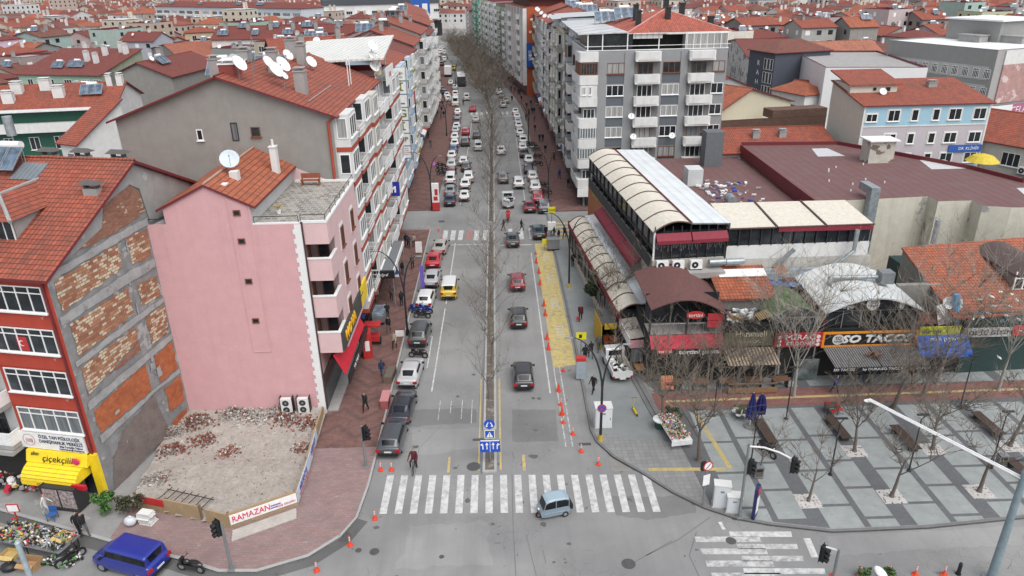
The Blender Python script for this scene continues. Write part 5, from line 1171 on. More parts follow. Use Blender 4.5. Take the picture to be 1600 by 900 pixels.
o=M().tube([(30.2,52.84,6.55),(30.2,52.88,6.55)],.55,18).build('round_logo',flat('logo_white',(.6,.6,.58)),s4);text(s4,'SO',.36,BLACK,(30.2,52.82,6.7));text(s4,'TACOS',.26,BLACK,(30.2,52.82,6.4));text(s4,'burger',.45,WHITE,(28.1,52.86,6.35));M().ball((32.6,52.86,6.4),(.22,.03,.4),10,6).build('bottle_emblem',WHITE,s4)
fr=M()
for i in range(6):x=26.4+i*1.53;fr.box(x-.04,x+.04,52.94,53.0,4.4,6.0)
fr.box(26.3,34.1,52.92,53,5.95,6.05);fr.build('window_frame',GREYM,s4)
M().box(26.2,26.3,52.5,59,4.4,6.0).build('side_board',MAROON,s4)
STR=bricks('grey_stripe_canvas',(.07,.07,.075),(.07,.07,.075),(.27,.27,.27),w=.2,h=60,ms=.035,offset=0,var=.1)
for x0,x1 in((26.4,30.1),(30.2,34.0)):
 M().obox((x0,52.35,2.95),(x1-x0,0,0),(0,-2.6,-.45),(0,0,.05)).build('awning',STR,s4);vl=M().box(x0,x1,49.7,49.74,2.18,2.5).build('valance',BLACK,s4);text(vl,'SO TACOS      by DURAK',.3,WHITE,((x0+x1)/2,49.69,2.33),sx=1.2)
M().tube([(28.0,56.2,7.55),(31.6,55.4,7.85)],.18,10).tube([(28.0,56.2,7.55),(27.8,55.8,7.1)],.2,8).build('air_duct',STEEL,s4,smooth=40);M().box(31.6,32.7,54.8,55.8,7.4,8.4).build('extractor_unit',GREYM,s4)
rbb=M();
for i in range(60):a=rr.uniform(0,6);rbb.obox((30.0+rr.gauss(0,.3),50.9+rr.gauss(0,.25),2.75+rr.uniform(0,.25)),(.2*math.cos(a),.2*math.sin(a),.1),(-.1*math.sin(a),.1*math.cos(a),.06),(0,0,.03))
o=rbb.build('dead_leaves',flat('dead_leaf',(.2,.09,.05),var=.4),s4,uv=False);o['kind']='stuff'
s5=T('shop_building','lottery shop with blue sloping awning under yellow sign','building',(0,0,.12))
M().box(34.2,38.2,52.8,57,0,4.3).build('wall',DARK,s5);gs=M().box(34.3,37.7,52.45,52.6,3.75,4.5).build('sign',flat('yellow_green_sign',(.55,.55,.02),.5),s5);text(gs,'dürüm',.6,INK,(35.3,52.42,4.12))
BLU=flat('lottery_blue',(.015,.11,.48),.6,var=.2,scale=1.2)
o=M().obox((34.0,52.4,3.75),(4.3,0,0),(0,-1.15,-1.1),(0,0,.05)).box(34,38.3,51.2,51.25,2.35,2.68).build('awning',BLU,s5);text(o,'milli piyango',.52,WHITE,(36.5,52.1,3.6),rx=R_(46),sx=1.1)
M().obox((34.4,53,4.5),(2.6,0,0),(0,1.2,.5),(0,0,.05)).build('roof',TILE_D,s5);M().box(34.2,38,56.5,57,4.3,6.5).build('rear_wall',GREYW,s5)
M().obox((36.0,52.9,4.4),(2.2,.2,.5),(0,.8,1.4),(0,0,.05)).build('torn_banner',plaster('torn_banner',(.6,.58,.56),.2,.2,(.25,.2,.2),.55),s5)
s6=T('shop_building','clothing shop with orange tiled lean-to roof and dark green wall','building',(0,0,.12))
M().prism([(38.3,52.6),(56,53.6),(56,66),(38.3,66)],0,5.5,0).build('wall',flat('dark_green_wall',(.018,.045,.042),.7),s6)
M().add([(36.9,52.4,5.35),(57,53.4,5.6),(57,64,8.3),(37.0,62.0,7.9)],[(0,1,2,3)]).add([(36.9,52.4,5.2),(57,53.4,5.45),(57,64,8.15),(37.0,62,7.75)],[(3,2,1,0)]).add([(36.9,52.4,5.2),(57,53.4,5.45),(57,53.4,5.6),(36.9,52.4,5.35)],[(0,1,2,3)]).add([(37,62,7.75),(36.9,52.4,5.2),(36.9,52.4,5.35),(37,62,7.9)],[(0,1,2,3)]).build('roof',TILE_B,s6)
M().face([(37.2,62,0),(37.2,52.8,0),(37.2,52.8,5.2),(37.2,62,7.7)]).build('side_wall',GREYW,s6)
dm=M().box(43.9,47.5,55.9,61,6.0,7.6,0);pf2=vault(s6,43.6,47.8,55.6,62,7.5,7.5,.8,flat('dormer_brown',(.09,.06,.055),.8),'dormer_roof');dm.build('dormer',GREYW,s6);tympan(s6,pf2,55.85,6.2,GL[1],'dormer_window')
fr=M()
for i in range(6):x=43.7+i*.75;fr.box(x-.05,x+.05,55.76,55.84,6.2,7.8)
fr.box(43.6,47.5,55.75,55.84,6.1,6.22).box(43.6,47.5,55.75,55.84,7.15,7.23);fr.build('window_frame',FRAME,s6)
gs=M().box(38.0,41.9,52.3,52.42,3.55,4.35).build('sign',flat('pale_sign',(.5,.5,.48)),s6);text(gs,'KOL İÇ GİYİM',.55,BLACK,(39.9,52.27,3.95),sx=1.1);M().box(42.0,43.4,52.3,52.42,3.6,4.5).build('sign',REDP,s6);M().box(43.5,48,52.3,52.42,3.6,4.5).build('sign',WHITE,s6)
text(s6,'BUTİK KADIN VE ERKEK',.42,flat('letter_pale_blue',(.25,.33,.4)),(43.5,52.75,4.75),sx=1.1);M().tube([(37.6,53.2,4.6),(37.4,53.6,6.9)],.3,10).build('chimney',flat('flue_blue',(.12,.3,.5)),s6)
M().tube([(40.2,62.5,8),(40.2,62.5,10.3)],.25,10).build('chimney',STEEL,s6);put('satellite_dish',dish_mesh(.5,.3,WHITE),s6,(37.0,53.9,5.6))
for i,x in enumerate((14.3,15.7,17.3)):t_=put('air_conditioner',ac_mesh(),None,(x,59.55,7.55),0,1.25);tag(t_,['square outdoor air conditioner on a ledge beneath the restaurant, next to the red trim','middle outdoor air conditioner on the ledge beneath the restaurant','outdoor air conditioner on the ledge beneath the restaurant, end by the dish'][i],'air conditioner','air conditioners on the restaurant ledge')
M().box(13.6,20,58.8,59.6,7.2,7.5).build('ledge',CONC,t,(0,0,0))if 0 else None
lg=M().box(0,6.2,-1.4,0,6.9,7.42).build('ledge',CONC,t)
k_=T('kiosk','narrow shop stand with weathered canvas roof at the pavement edge','kiosk',(10.9,54.4,.12),R_(4))
M().box(0,2.0,.1,3.8,0,2.3).build('wall',DARK,k_);
for i in range(2):M().obox((-.15,2.02*i,3.1),(2.2,0,.25),(0,1.95,0),(0,0,.06)).build('canvas_roof',plaster('weathered_canvas',(.42,.39,.34),.2,.1,(.2,.18,.15),.6),k_)
M().box(-.1,2.1,-.1,0,2.3,3.0).build('sign',flat('pink_sign',(.55,.28,.30)),k_);M().box(.1,1.9,0,.1,.9,2.2).build('shop_window',GL[3],k_);M().box(-.15,-.08,0,3.8,2.4,3.2).build('side_sign',WHITE,k_);M().tube([(-.12,3.4,3.0),(-.05,3.4,3.0)],.45,16).build('round_sign',flat('round_pink',(.6,.2,.25)),k_)
b_=T('bus_shelter','black and yellow shelter beside the shop stand','shelter',(9.0,58.2,.12),R_(4))
M().box(0,1.6,0,3.2,2.5,2.7).build('roof',flat('shelter_roof',(.07,.07,.075)),b_);M().box(.2,1.3,-.1,-.02,2.2,2.75).box(-.06,0,0,3.2,0,2.6).build('yellow_panel',flat('shelter_yellow',(.5,.33,.02)),b_);M().box(.05,1.5,3.1,3.2,0,2.5).box(1.5,1.6,0,3.2,0,2.5).build('wall',FRAMED,b_)
# blue and lilac house, and named neighbours further right
BW=plaster('house_cream_side',(.60,.57,.50),.06,.08)
bl=Bld('apartment_building','pale blue and lilac apartment building with cream side wall','building',49.2,97.5,R_(1),17.4,10.0,14.6)
LIL=plaster('lilac_render',(.47,.43,.45),.07,.15)
bl.shell('shed',1.9,.35,[LIL,BW,LIL,LIL],TILE_A)
for z0,z1 in((11.9,14.58),(4.0,6.3)):bl.on('F',M().box(-8.7,8.7,-.03,0,z0,z1),'blue_band',plaster('sky_blue_render',(.32,.50,.60),.06,.12),8.7,0)
bl.on('F',M().box(-8.7,8.7,-.06,0,11.75,11.92),'string_course',WHITE2,8.7,0);bl.on('F',M().box(-.12,.12,-.05,0,0,14.5),'quoins',WHITE2,17.28,0);bl.on('F',M().box(-.12,.12,-.05,0,0,14.5),'quoins',WHITE2,.12,0)
for z,hh in((12.5,1.5),(9.4,1.4),(6.6,1.4)):
 for i,(x,w_)in enumerate(((1.2,1.5),(4.2,1.6),(7.1,.9),(10.0,.9),(12.6,1.7),(16.0,1.7))):
  bl.win('F',x,z,w_,hh if i else hh*.7,2 if w_>1 else 1,None,0 if i!=5 or z>7 else 1,sill=True,off=.05);bl.on('F',M().box(-w_/2-.16,w_/2+.16,-.045,0,-.16,(hh if i else hh*.7)+.16),'window_surround',WHITE2,x,z)
bl.sign('F',15.0,8.05,4.6,1.0,flat('sign_blue2',(.03,.10,.36),.4),'DR. KLİNİK',WHITE,.55,off=.06,tx=.5)
M().box(-.03,6.6,4.6,10.03,13.0,16.7).build('upper_wall',BW,bl.t,(0,0,0));M().obox((-.4,4.2,16.6),(7.4,0,0),(0,6.4,1.25),(0,0,.18)).build('upper_roof',TILE_A,bl.t);M().box(3.2,3.6,4.52,4.6,15.9,16.3).box(5,5.6,4.52,4.6,15.8,16.3).build('small_window',GL[0],bl.t)
bl.chimney(12.5,6.5,.7,1.2,.9,CONC);bl.dish(4.2,3.9,.5,0,.4)
# HOUSES BEHIND
used=[]
def flo(b,faces,z0,dz,n,step,w=1.1,h=1.25,nm=2,margin=1.2,fr=None):
 for f in faces:
  L=b.W if f in 'FB' else b.D
  k=max(1,int((L-margin)/step))
  for j in range(n):
   for i in range(k):b.win(f,L*(i+.5)/k,z0+j*dz,w,h,nm,fr)
def hs(name,label,Lp,Rp,h,depth,roof='gx',rise=2.5,mats=None,rmat=None,over=.45,trim=None,fl=None,cat='house',rf=.5,par=.6,z0=-.05):
 A,B=g(*Lp,h),g(*Rp,h);d=B-A
 b=Bld(name,label,cat,A.x,A.y,math.atan2(d.y,d.x),math.hypot(d.x,d.y),depth,h)
 b.shell(roof,rise,over,mats if isinstance(mats,list)else[mats or WHITE2]*4,rmat or rnd.choice(TILES),rf,trim,par=par)
 c,s=math.cos(math.atan2(d.y,d.x)),math.sin(math.atan2(d.y,d.x))
 for i in range(int(b.W/6)+1):
  for j in range(int(depth/6)+1):
   u,v=min(b.W,i*6),min(depth,j*6);used.append((A.x+u*c-v*s,A.y+u*s+v*c,7))
 return b
MINT=plaster('mint_render',(.30,.44,.34),.1,.3);SAGE=plaster('sage_blank_wall',(.30,.34,.24),.14,.4,(.22,.25,.18),.62)
b=hs('house','mint green apartment house with blank sage gable and white chimneys',(28,116),(155,118),12,15,'shed',4.2,[MINT,MINT,MINT,SAGE],TILE_C,cat='apartment house')
for x in(8.6,13.5,18.4,21.5):b.win('F',x,9.3,2.1,1.7,3,None,0)
b.win('F',3,9.3,1.5,1.7,2,None,0)
for x,y in((15.5,11),(18.5,13),(16.5,6.5),(13.2,7.5),(20.5,12)):b.chimney(x,y,2.2,1.0,.9,WHITE2)
b.solar(8.5,3.5,3);b.solar(13,4,4);b.dish(17,.2,.5,0,.2,z=9)
DG=flat('dark_green_board',(.012,.085,.055),.6,var=.2)
b=hs('house','house with dark green upper wall and orange roof with white chimneys',(-60,176),(178,166),14.5,13,'gx',2.6,[DG,DG,DG,WHITE2],TILE_A,cat='apartment house')
M().obox((-.5,-1.4,14.3),(b.W+.6,0,0),(0,1.5,.25),(0,0,.08)).build('roof_canopy',ribbed('white_corrugated',(.62,.62,.62),.3,.5),b.t)
b.on('F',M().box(-b.W/2,b.W/2,-1.2,0,0,1.3),'parapet',WHITE2,b.W/2,11.3)
flo(b,'F',8.6,2.8,1,3.2,1.4,1.9)
for x,y in((b.W*.3,4.5),(b.W*.48,5.2),(b.W*.60,3.0),(b.W*.28,2),(b.W*.93,5.8),(b.W*.97,5.8)):b.chimney(x,y,1.4,1.5,1.0,WHITE2,z=b.zf(x,y)+.1)
b.solar(b.W*.82,3.2,3)
b=hs('house','small annex with steep orange lean-to roof beside the grey gable',(93,222),(120,225),11.5,8,'shed',4.6,WHITE2,TILE_A);b.win('F',b.W/2,8.5,1.5,1.6,1,None,3)
LB=plaster('pale_blue_block',(.52,.57,.60),.08,.2)
b=hs('apartment_building','long pale blue apartment block with glazed balconies and red roof',(242,10),(470,14),17,14,'hip',2.4,LB,TILE_C,cat='building')
n=int(b.W/7)
for j,z in enumerate((13.4,10.2,7.0)):
 for i in range(n):
  x=(i+.5)*b.W/n;b.win('F',x,z,5.2,1.7,6,None,rgi(),off=.05)
 b.on('F',M().box(-b.W/2,b.W/2,-1.0,0,-1.0,-.05),'balcony',WHITE2,b.W/2,z)
for q in range(6):b.solar(rnd.uniform(4,b.W-4),3,3)
b=hs('house','white house with four windows and wide orange hip roof at the frame edge',(-40,82),(86,74),9,14,'hip',3.2,WHITE2,TILE_D);flo(b,'F',5.6,3,1,4,1.1,1.6)
b=hs('house','cream glazed house under orange hip roof near the frame edge',(-20,37),(54,34),9.5,14,'hip',2.6,BEIGE,TILE_A);flo(b,'F',6.2,3,1,3,1.8,1.9)
b=hs('house','pale pink gabled house with orange roof at the upper frame edge',(86,28),(140,22),10,16,'gy',3.2,plaster('house_pale_pink',(.52,.46,.45),.1,.2),TILE_A)
b=hs('house','yellow house with small orange hip roof and single white window',(288,52),(336,50),11,9,'hip',1.8,plaster('house_ochre',(.47,.38,.25),.1,.2),TILE_A);b.win('F',b.W*.3,8.4,1.6,1.6,2,None,0)
b=hs('house','grey gabled house with orange roof right of the green one',(236,76),(290,98),10.5,14,'gy',3.0,GREYW,TILE_B)
b=hs('house','house under large dark red roof crowded with solar panels',(330,62),(560,58),15,16,'gx',3.0,WHITE2,TILE_C,cat='apartment house')
for q in range(8):b.solar(b.W*(q+.6)/9,2.2+4.5*(q%2),rnd.choice([2,3]))
for q in range(6):b.chimney(b.W*(q+.4)/6.4,5.5,2.0,1.0,.9,CONC)
b=hs('house','grey house with long tiled roof behind the big grey gable',(268,120),(345,100),15.5,12,'gx',2.4,GREYW,TILE_C);b.solar(5,4,3);b.chimney(8,6,1.8,1,.9,CONC);b.dish(3,5,.5,-.3)
b=hs('house','house with corrugated patches and tiled roof behind the white canopy',(430,92),(560,84),17,14,'gx',3.0,GREYW,TILE_A,cat='apartment house');b.chimney(6,4,2,1.2,1,CONC);b.chimney(14,6,2.2,1,1,CONC);b.dish(9,3,.7,-.3,1.4);b.dish(4,5,.5,-.3,1.2);b.solar(11,9,3)
CRM=plaster('cream_gable',(.56,.51,.38),.06,.12,(.33,.3,.24),.70)
b=hs('house','cream house with wide blank gable and thin red roof edge',(1118,178),(1236,158),11,14,'gy',3.0,CRM,TILE_B,rf=.42)
BRW=bricks('brown_brick_wall',(.115,.062,.042),(.16,.09,.06),(.10,.07,.06),w=.3,h=.1,var=.4)
b=hs('house','dark brown brick house with stepped wall and pale flat roof',(1118,200),(1290,190),9,13,'flat',0,BRW,flat('pale_flat_roof',(.5,.5,.5)),par=1.0,trim=flat('brown_coping',(.1,.06,.05)))
M().box(b.W*.5,b.W,.02,3,9.9,11.2).build('raised_wall',BRW,b.t)
b=hs('house','low orange tiled roof between the grey corner building and brown market roof',(1116,240),(1308,234),8.6,12,'gx',2.0,WHITE2,TILE_A)
for x in(b.W*.4,b.W*.62):b.chimney(x,3.5,.9,1,.8,CONC)
NAVY=plaster('slate_navy',(.075,.085,.11),.1,.1)
b=hs('office_building','dark slate building with vertical white letters and white window grid',(1172,78),(1212,84),15,14,'hip',2.2,NAVY,TILE_D,cat='building')
for i,ch in enumerate('RAHMİ'):text(b.t,ch,1.5,WHITE,(b.W*.40,-.06,12.6-i*2.0))
for i in range(3):
 for j in range(4):b.win('F',b.W*(.66+.12*i),11.5-j*2.8,b.W*.10,2.3,1,None,0,sill=False)
PEEL=plaster('peeling_white',(.58,.58,.57),.2,.4,(.2,.19,.18),.55)
b=hs('house','white house with peeling painted wall lettering',(1130,66),(1172,92),13,12,'gy',2.4,PEEL,TILE_C);text(b.t,'KONYA',2.0,flat('faded_blue_letter',(.3,.36,.45)),(b.W*.5,-.05,8.2));b.win('F',b.W*.5,11,1,1,2,None,0)
WBL=plaster('bright_white_render',(.70,.70,.70),.05,.08)
b=hs('house','plain bright white block with tiny windows and flat roof',(1239,82),(1290,108),14,18,'flat',0,WBL,CONC,par=.3)
for x,z in((.25,12),(.1,7.6),(.2,7.6),(.5,7.0),(.35,5),(.42,5)):b.win('F',b.W*x,z,.8,.8,2,FRAMED,0,sill=False)
b.win('R',5,7,.5,.7,1,FRAMED,0);b.dish(3,2,.5)
b=hs('house','white house with orange roof tucked left of the blue one',(1258,150),(1296,146),9,9,'hip',1.8,WHITE2,TILE_B);flo(b,'F',5.5,3,1,3)
b=hs('house','low house under mottled orange roof left of the plain white block',(1222,148),(1262,152),8,12,'gx',2.2,GREYW,TILE_A)
b=hs('house','long house under broad orange roof above the white block',(1275,92),(1384,88),12,14,'gx',3.0,GREYW,tiles('tile_terracotta',(.40,.15,.09),weather=.15));flo(b,'F',9,3,1,3,1.9,1.7)
OFF=plaster('office_grey',(.27,.27,.26),.07,.15);WROOF=flat('bright_white_roof',(.72,.73,.74),.6,var=.08)
b=hs('office_building','large grey office block with white flat roof and window bands',(1388,64),(1560,80),17,42,'flat',0,[OFF,OFF,OFF,plaster('office_side',(.36,.35,.34),.1,.3)],WROOF,cat='building',par=.15,trim=OFF)
for j,z in enumerate((12.0,8.7,5.0)):
 n=11
 b.on('F',M().box(-b.W/2+1,b.W/2-1,-.05,0,-.3,2.1),'window_band',plaster('band_white',(.52,.52,.50),.12,.5),b.W/2,z)
 for i in range(n):b.win('F',b.W*(i+.5)/n,z,b.W/n*.58,1.7,4,None,0,True,sill=False,off=.06)
for x,y in((10,12),(16,16),(30,14),(24,30)):M().box(-2.4,2.4,-1.2,1.2,0,1.3).box(-2.6,2.6,-1.4,1.4,1.3,1.45).build('roof_vent',CONC,b.roof,(x,y,17))
M().box(2,14,14,26,17,21).box(1.4,14.6,13.4,26.6,21,21.3,1).build('rooftop_room',[OFF,WROOF],b.t);M().box(22,40,24,38,17,19.6).box(21.4,40.6,23.4,38.6,19.6,19.9,1).build('rooftop_room',[OFF,WROOF],b.t)
b.on('R',M().box(-7,7,-.2,0,0,7),'billboard',plaster('billboard_pink',(.45,.27,.25),.3,0,(.6,.5,.48),.58,sscale=.4),9,7.5,off=.05)
o=b.on('R',M().box(-8,10,-.3,0,0,2.4),'sign',flat('sign_magenta',(.40,.12,.22)),10,4.6,off=.05);text(o,'CELALOĞLU',1.9,WHITE,(2,-.33,1.2));b.on('R',M().box(-3,3,-.32,0,0,2.4),'sign',WHITE,4,4.6,off=.06)
b.on('R',M().box(-8,12,-.2,0,0,2.6),'fascia',WHITE2,10,14.4,off=.04)
b=hs('house','beige house with broad orange roof beside the blue one',(1503,212),(1640,236),9.5,12,'gx',3.0,BEIGE,TILE_A);b.win('F',b.W*.62,6.6,2.4,1.8,3,None,0);b.on('F',M().box(-b.W/2,b.W/2,-2.5,-.2,0,.3),'canopy',BLACK,b.W/2,5.2)
put('air_conditioner',ac_mesh(),b.t,(b.W*.8,-.05,6),0,1.5)
cb=T('civic_building','white arcaded civic building with blue banner where the street bends','building',(-88,405,0),R_(14))
M().box(0,60,0,30,9,17).box(0,60,2,30,0,9).build('wall',WHITE2,cb);M().box(-.5,60.5,-.5,30.5,17,20,0).build('roof_band',flat('dark_slate_band',(.06,.07,.08)),cb);M().box(0,60,0,30,20,20.4).build('roof',WROOF,cb)
for i in range(9):
 x=3+i*6.6;M().box(x-.6,x+.6,-.1,1,0,9).build('column',WHITE2,cb);M().face([(x+.6,1.9,.2),(x+6,1.9,.2),(x+6,1.9,6.5),(x+4.6,1.9,8.2),(x+2,1.9,8.2),(x+.6,1.9,6.5)]).build('arch',DARK,cb)
 put('window',window_mesh(3.2,1.6,3,None,1),cb,(x+3.2,0,12.5))
bb=T('billboard','blue billboard on the roof corner where the street bends','billboard',(-31,330,15));M().box(-4,4,-.4,.4,0,9).build('panel',flat('billboard_blue',(.02,.10,.38),.5),bb);M().box(-3,-.6,-.45,-.4,1,4.5).box(.8,3,-.45,-.4,1.5,5).build('white_emblem',WHITE,bb)
M().tube([(-3,.6,-15),(-3,.6,4)],.2,6).tube([(3,.6,-15),(3,.6,4)],.2,6).build('post',GREYM,bb)
# other houses of the town
WCOL=[((.64,.63,.61),'white'),((.54,.50,.41),'cream'),((.30,.29,.27),'grey'),((.45,.45,.44),'pale grey'),((.50,.41,.35),'peach'),((.36,.44,.42),'pale green'),((.40,.27,.26),'pink'),((.30,.28,.26),'brown grey'),((.62,.62,.60),'white')]
RCOL=[(TILE_A,'red tiled'),(TILE_B,'orange tiled'),(TILE_C,'dark red'),(TILE_D,'weathered brown red')]
for xx in range(-15,30,6):
 for yy in range(100,470,6):used.append((xx+bend(yy),yy,6))
hr=random.Random(21)
nh=0;far=M();farr=[M(),M(),M(),M(),M()];FARW=4
farw=[M()for _ in range(5)];farg=M()
def corridor(x,y,m):
 return-17-14-m+bend(y)<x<13+15+m+bend(y)and y<400
cands=[]
for side in(-1,1):
 y=118
 while y<1150:
  st=13.5 if y<420 else 17.5
  half=y*.78+25;x=6
  while x<half:
   cx=side*x+hr.uniform(-2.5,2.5)+bend(min(y,420));cy=y+hr.uniform(-3,3)
   cands.append((cx,cy,st));x+=st
  y+=st*(.95 if y<420 else 1.05)
cands.sort(key=lambda c:c[0]**2+c[1]**2)
for(cx,cy,st)in cands:
 if corridor(cx,cy,2):continue
 if cx>14 and cy<128 and cx<95:continue
 if 75<cx<145 and 105<cy<205:continue
 px,py,dd=topx((cx,cy,10))
 if px<-90 or px>1690 or py<-75:continue
 if any((cx-u)**2+(cy-v)**2<(r+5.0)**2 for u,v,r in used if abs(cx-u)<13):continue
 rz=R_((-18 if cx<0 else 14)+hr.choice([0,0,90])+hr.uniform(-7,7));w_,d_=st*hr.uniform(.72,1.02),st*hr.uniform(.66,.92)
 if abs(math.sin(rz))>.7:pass
 fl=hr.choice([2,3,3,3,4,4,5])if cy<260 else hr.choice([2,2,3,3,4,4]);H=fl*2.9+.4
 if cy>500:H*=.92
 (wc,wn_),(rm_,rn_)=hr.choice(WCOL),hr.choice(RCOL)
 roof=hr.choice(['gx','hip','gy','hip','gx','shed' if cy<300 else 'hip','flat','gy']);rise=hr.uniform(1.5,2.6)
 if roof=='flat' and hr.random()<.3 and cy>160:fl=hr.choice([5,6]);H=fl*2.9
 if nh<275:
  nh+=1
  fn={'gx':'gabled','gy':'gabled','hip':'hipped','shed':'lean-to','flat':'flat'}[roof]
  sidew='left' if cx<-8+bend(min(cy,420))else 'right'
  lab=f'{wn_} {["", "", "two", "three", "four", "five", "six"][fl]}-storey house with {fn} '+('grey terrace roof' if roof=='flat' else f'{rn_} roof')+f', {sidew} of avenue'
  ox,oy=cx-math.cos(rz)*w_/2+math.sin(rz)*d_/2,cy-math.sin(rz)*w_/2-math.cos(rz)*d_/2
  b=Bld('town_house',lab,'house',ox,oy,rz,w_,d_,H,'houses of the town')
  fcs=[f for f,a in(('F',rz),('R',rz+math.pi/2),('L',rz-math.pi/2),('B',rz+math.pi))if math.sin(a)*-cx+math.cos(a)*cy>.25*math.hypot(cx,cy)]
  if cy>=190:
   for f in fcs:
    if hr.random()<.2:continue
    L=w_ if f in 'FB' else d_;k=max(2,int(L/3.6));ww=hr.choice([1.1,1.5])
    for j in range(max(0,fl-3),fl):
     for i in range(k):
      (x,y),a=b.pos(f,L*(i+.5)/k,.03);u=Vector((math.cos(a),math.sin(a),0));p0=Vector((x,y,1.2+j*2.9))
      if hr.random()<.85:b.extra.append(([p0-u*ww/2,p0+u*ww/2,p0+u*ww/2+Vector((0,0,1.3)),p0-u*ww/2+Vector((0,0,1.3))],hr.choice([0,0,1,2])))
  b.shell(roof,rise,.4,[OWALL]*4,CONC if roof=='flat' else rm_)
  b.wall.color=(*[min(1,c*hr.uniform(.85,1.1))for c in wc],1)
  if cy<190:
   for f in fcs:
    if hr.random()<.22:continue
    L=w_ if f in 'FB' else d_;k=max(2,int(L/3.4))
    for j in range(max(0,fl-3),fl):
     for i in range(k):
      if hr.random()<.85:b.win(f,L*(i+.5)/k,1.2+j*2.9,hr.choice([1.1,1.5]),1.35)
  for q in range(hr.choice([1,1,2,3])):b.chimney(hr.uniform(1.5,w_-1.5),hr.uniform(d_*.35,d_*.65),hr.uniform(.8,1.8),hr.uniform(.6,1.1),.7,hr.choice([CONC,WHITE2,CONC]))
  if hr.random()<.6:b.solar(hr.uniform(2,w_-2),hr.uniform(1.5,d_*.45),hr.choice([2,2,3]),-rz+hr.uniform(-.2,.2))
  for q in range(hr.choice([0,1,1,2])):b.dish(hr.uniform(.8,w_-.8),hr.uniform(.5,d_*.5),.5,-rz+hr.uniform(-.5,.1),.9)
 else:
  c,s=math.cos(rz),math.sin(rz);tr=lambda x,y,z:(cx+(x-w_/2)*c-(y-d_/2)*s,cy+(x-w_/2)*s+(y-d_/2)*c,z)
  wi=hr.randrange(5);ri=hr.randrange(4);o=.4
  fw_=farw[wi];q=[tr(0,0,0),tr(w_,0,0),tr(w_,d_,0),tr(0,d_,0)];up=[(p[0],p[1],H)for p in q]
  for i in range(4):fw_.face([q[i],q[(i+1)%4],up[(i+1)%4],up[i]])
  if roof=='flat':farr[4].face([(p[0],p[1],H+.3)for p in up]);
  elif roof in('gx','shed','gy'):
   R1,R2=tr(-o,d_/2,H+rise),tr(w_+o,d_/2,H+rise);e=[tr(-o,-o,H-.2),tr(w_+o,-o,H-.2),tr(w_+o,d_+o,H-.2),tr(-o,d_+o,H-.2)]
   farr[ri].face([e[0],e[1],R2,R1]);farr[ri].face([e[2],e[3],R1,R2]);fw_.face([up[3],up[0],tr(0,d_/2,H+rise-.1)]);fw_.face([up[1],up[2],tr(w_,d_/2,H+rise-.1)])
  else:
   k=min(w_,d_)/2;R1,R2=tr(k,d_/2,H+rise),tr(max(k,w_-k),d_/2,H+rise);e=[tr(-o,-o,H),tr(w_+o,-o,H),tr(w_+o,d_+o,H),tr(-o,d_+o,H)]
   farr[ri].face([e[0],e[1],R2,R1]);farr[ri].face([e[1],e[2],R2]);farr[ri].face([e[2],e[3],R1,R2]);farr[ri].face([e[3],e[0],R1])
  for i in range(2):
   p=tr(hr.uniform(1,w_-1),hr.uniform(d_*.3,d_*.7),H+rise*.5);fw_.box(p[0]-.5,p[0]+.5,p[1]-.4,p[1]+.4,p[2]-1,p[2]+2.2)
  for f in range(4):
   a,bq=Vector(q[f]),Vector(q[(f+1)%4]);L=(bq-a).length;k=int(L/3.6);u=(bq-a).normalized();nn=Vector((u.y,-u.x,0))*.04
   if nn.dot(Vector((cx,cy,0)))>0:continue
   for j in range(max(0,fl-2),fl):
    for i in range(k):p0=a+u*(L*(i+.5)/k)+nn+Vector((0,0,1.2+j*2.8));farg.face([p0-u*.6,p0+u*.6,p0+u*.6+Vector((0,0,1.3)),p0-u*.6+Vector((0,0,1.3))])
fo=T('distant_town','mass of small distant houses with red roofs towards the horizon','houses',(0,0,0));fo['kind']='stuff'
for i,m in enumerate(farw):
 if m.f:o=m.build('wall',plaster('far_wall_%d'%i,WCOL[i][0],.15,.3),fo);o['kind']='stuff'
for i,m in enumerate(farr):
 if m.f:o=m.build('roof',([TILE_A,TILE_B,TILE_C,TILE_D]+[flat('far_flat_roof',(.55,.55,.55))])[i],fo);o['kind']='stuff'
o=farg.build('window',GL[0],fo,uv=False);o['kind']='stuff'
# VEHICLES
TYRE=flat('tyre',(.015,.015,.015),.9);RIM=flat('alloy_rim',(.4,.4,.41),.35,.6)
CGLASS=glassm('car_glass',(.010,.012,.014),.12);CGLASS.node_tree.nodes['Principled BSDF'].inputs['Specular IOR Level'].default_value=.3
LAMPR=flat('tail_lamp',(.35,.01,.01),.3);LAMPW=flat('head_lamp',(.65,.66,.66),.2);PLATE=flat('number_plate',(.6,.6,.6),.5)
def carpaint(col):
 k='car_%s'%(col,)
 if k in MC:return MC[k]
 m,nt,b,uv=base(k,.28)
 n=noise(nt,N(nt,'TexCoord').outputs['Object'],1.5,5)
 nt.links.new(mixc(nt,ramp(nt,n,.4,.8,0,.25),c4(col),c4((col[0]*.7+.03,col[1]*.7+.03,col[2]*.7+.028))),b.inputs['Base Color'])
 try:b.inputs['Coat Weight'].default_value=.6;b.inputs['Coat Roughness'].default_value=.08
 except Exception:pass
 return m
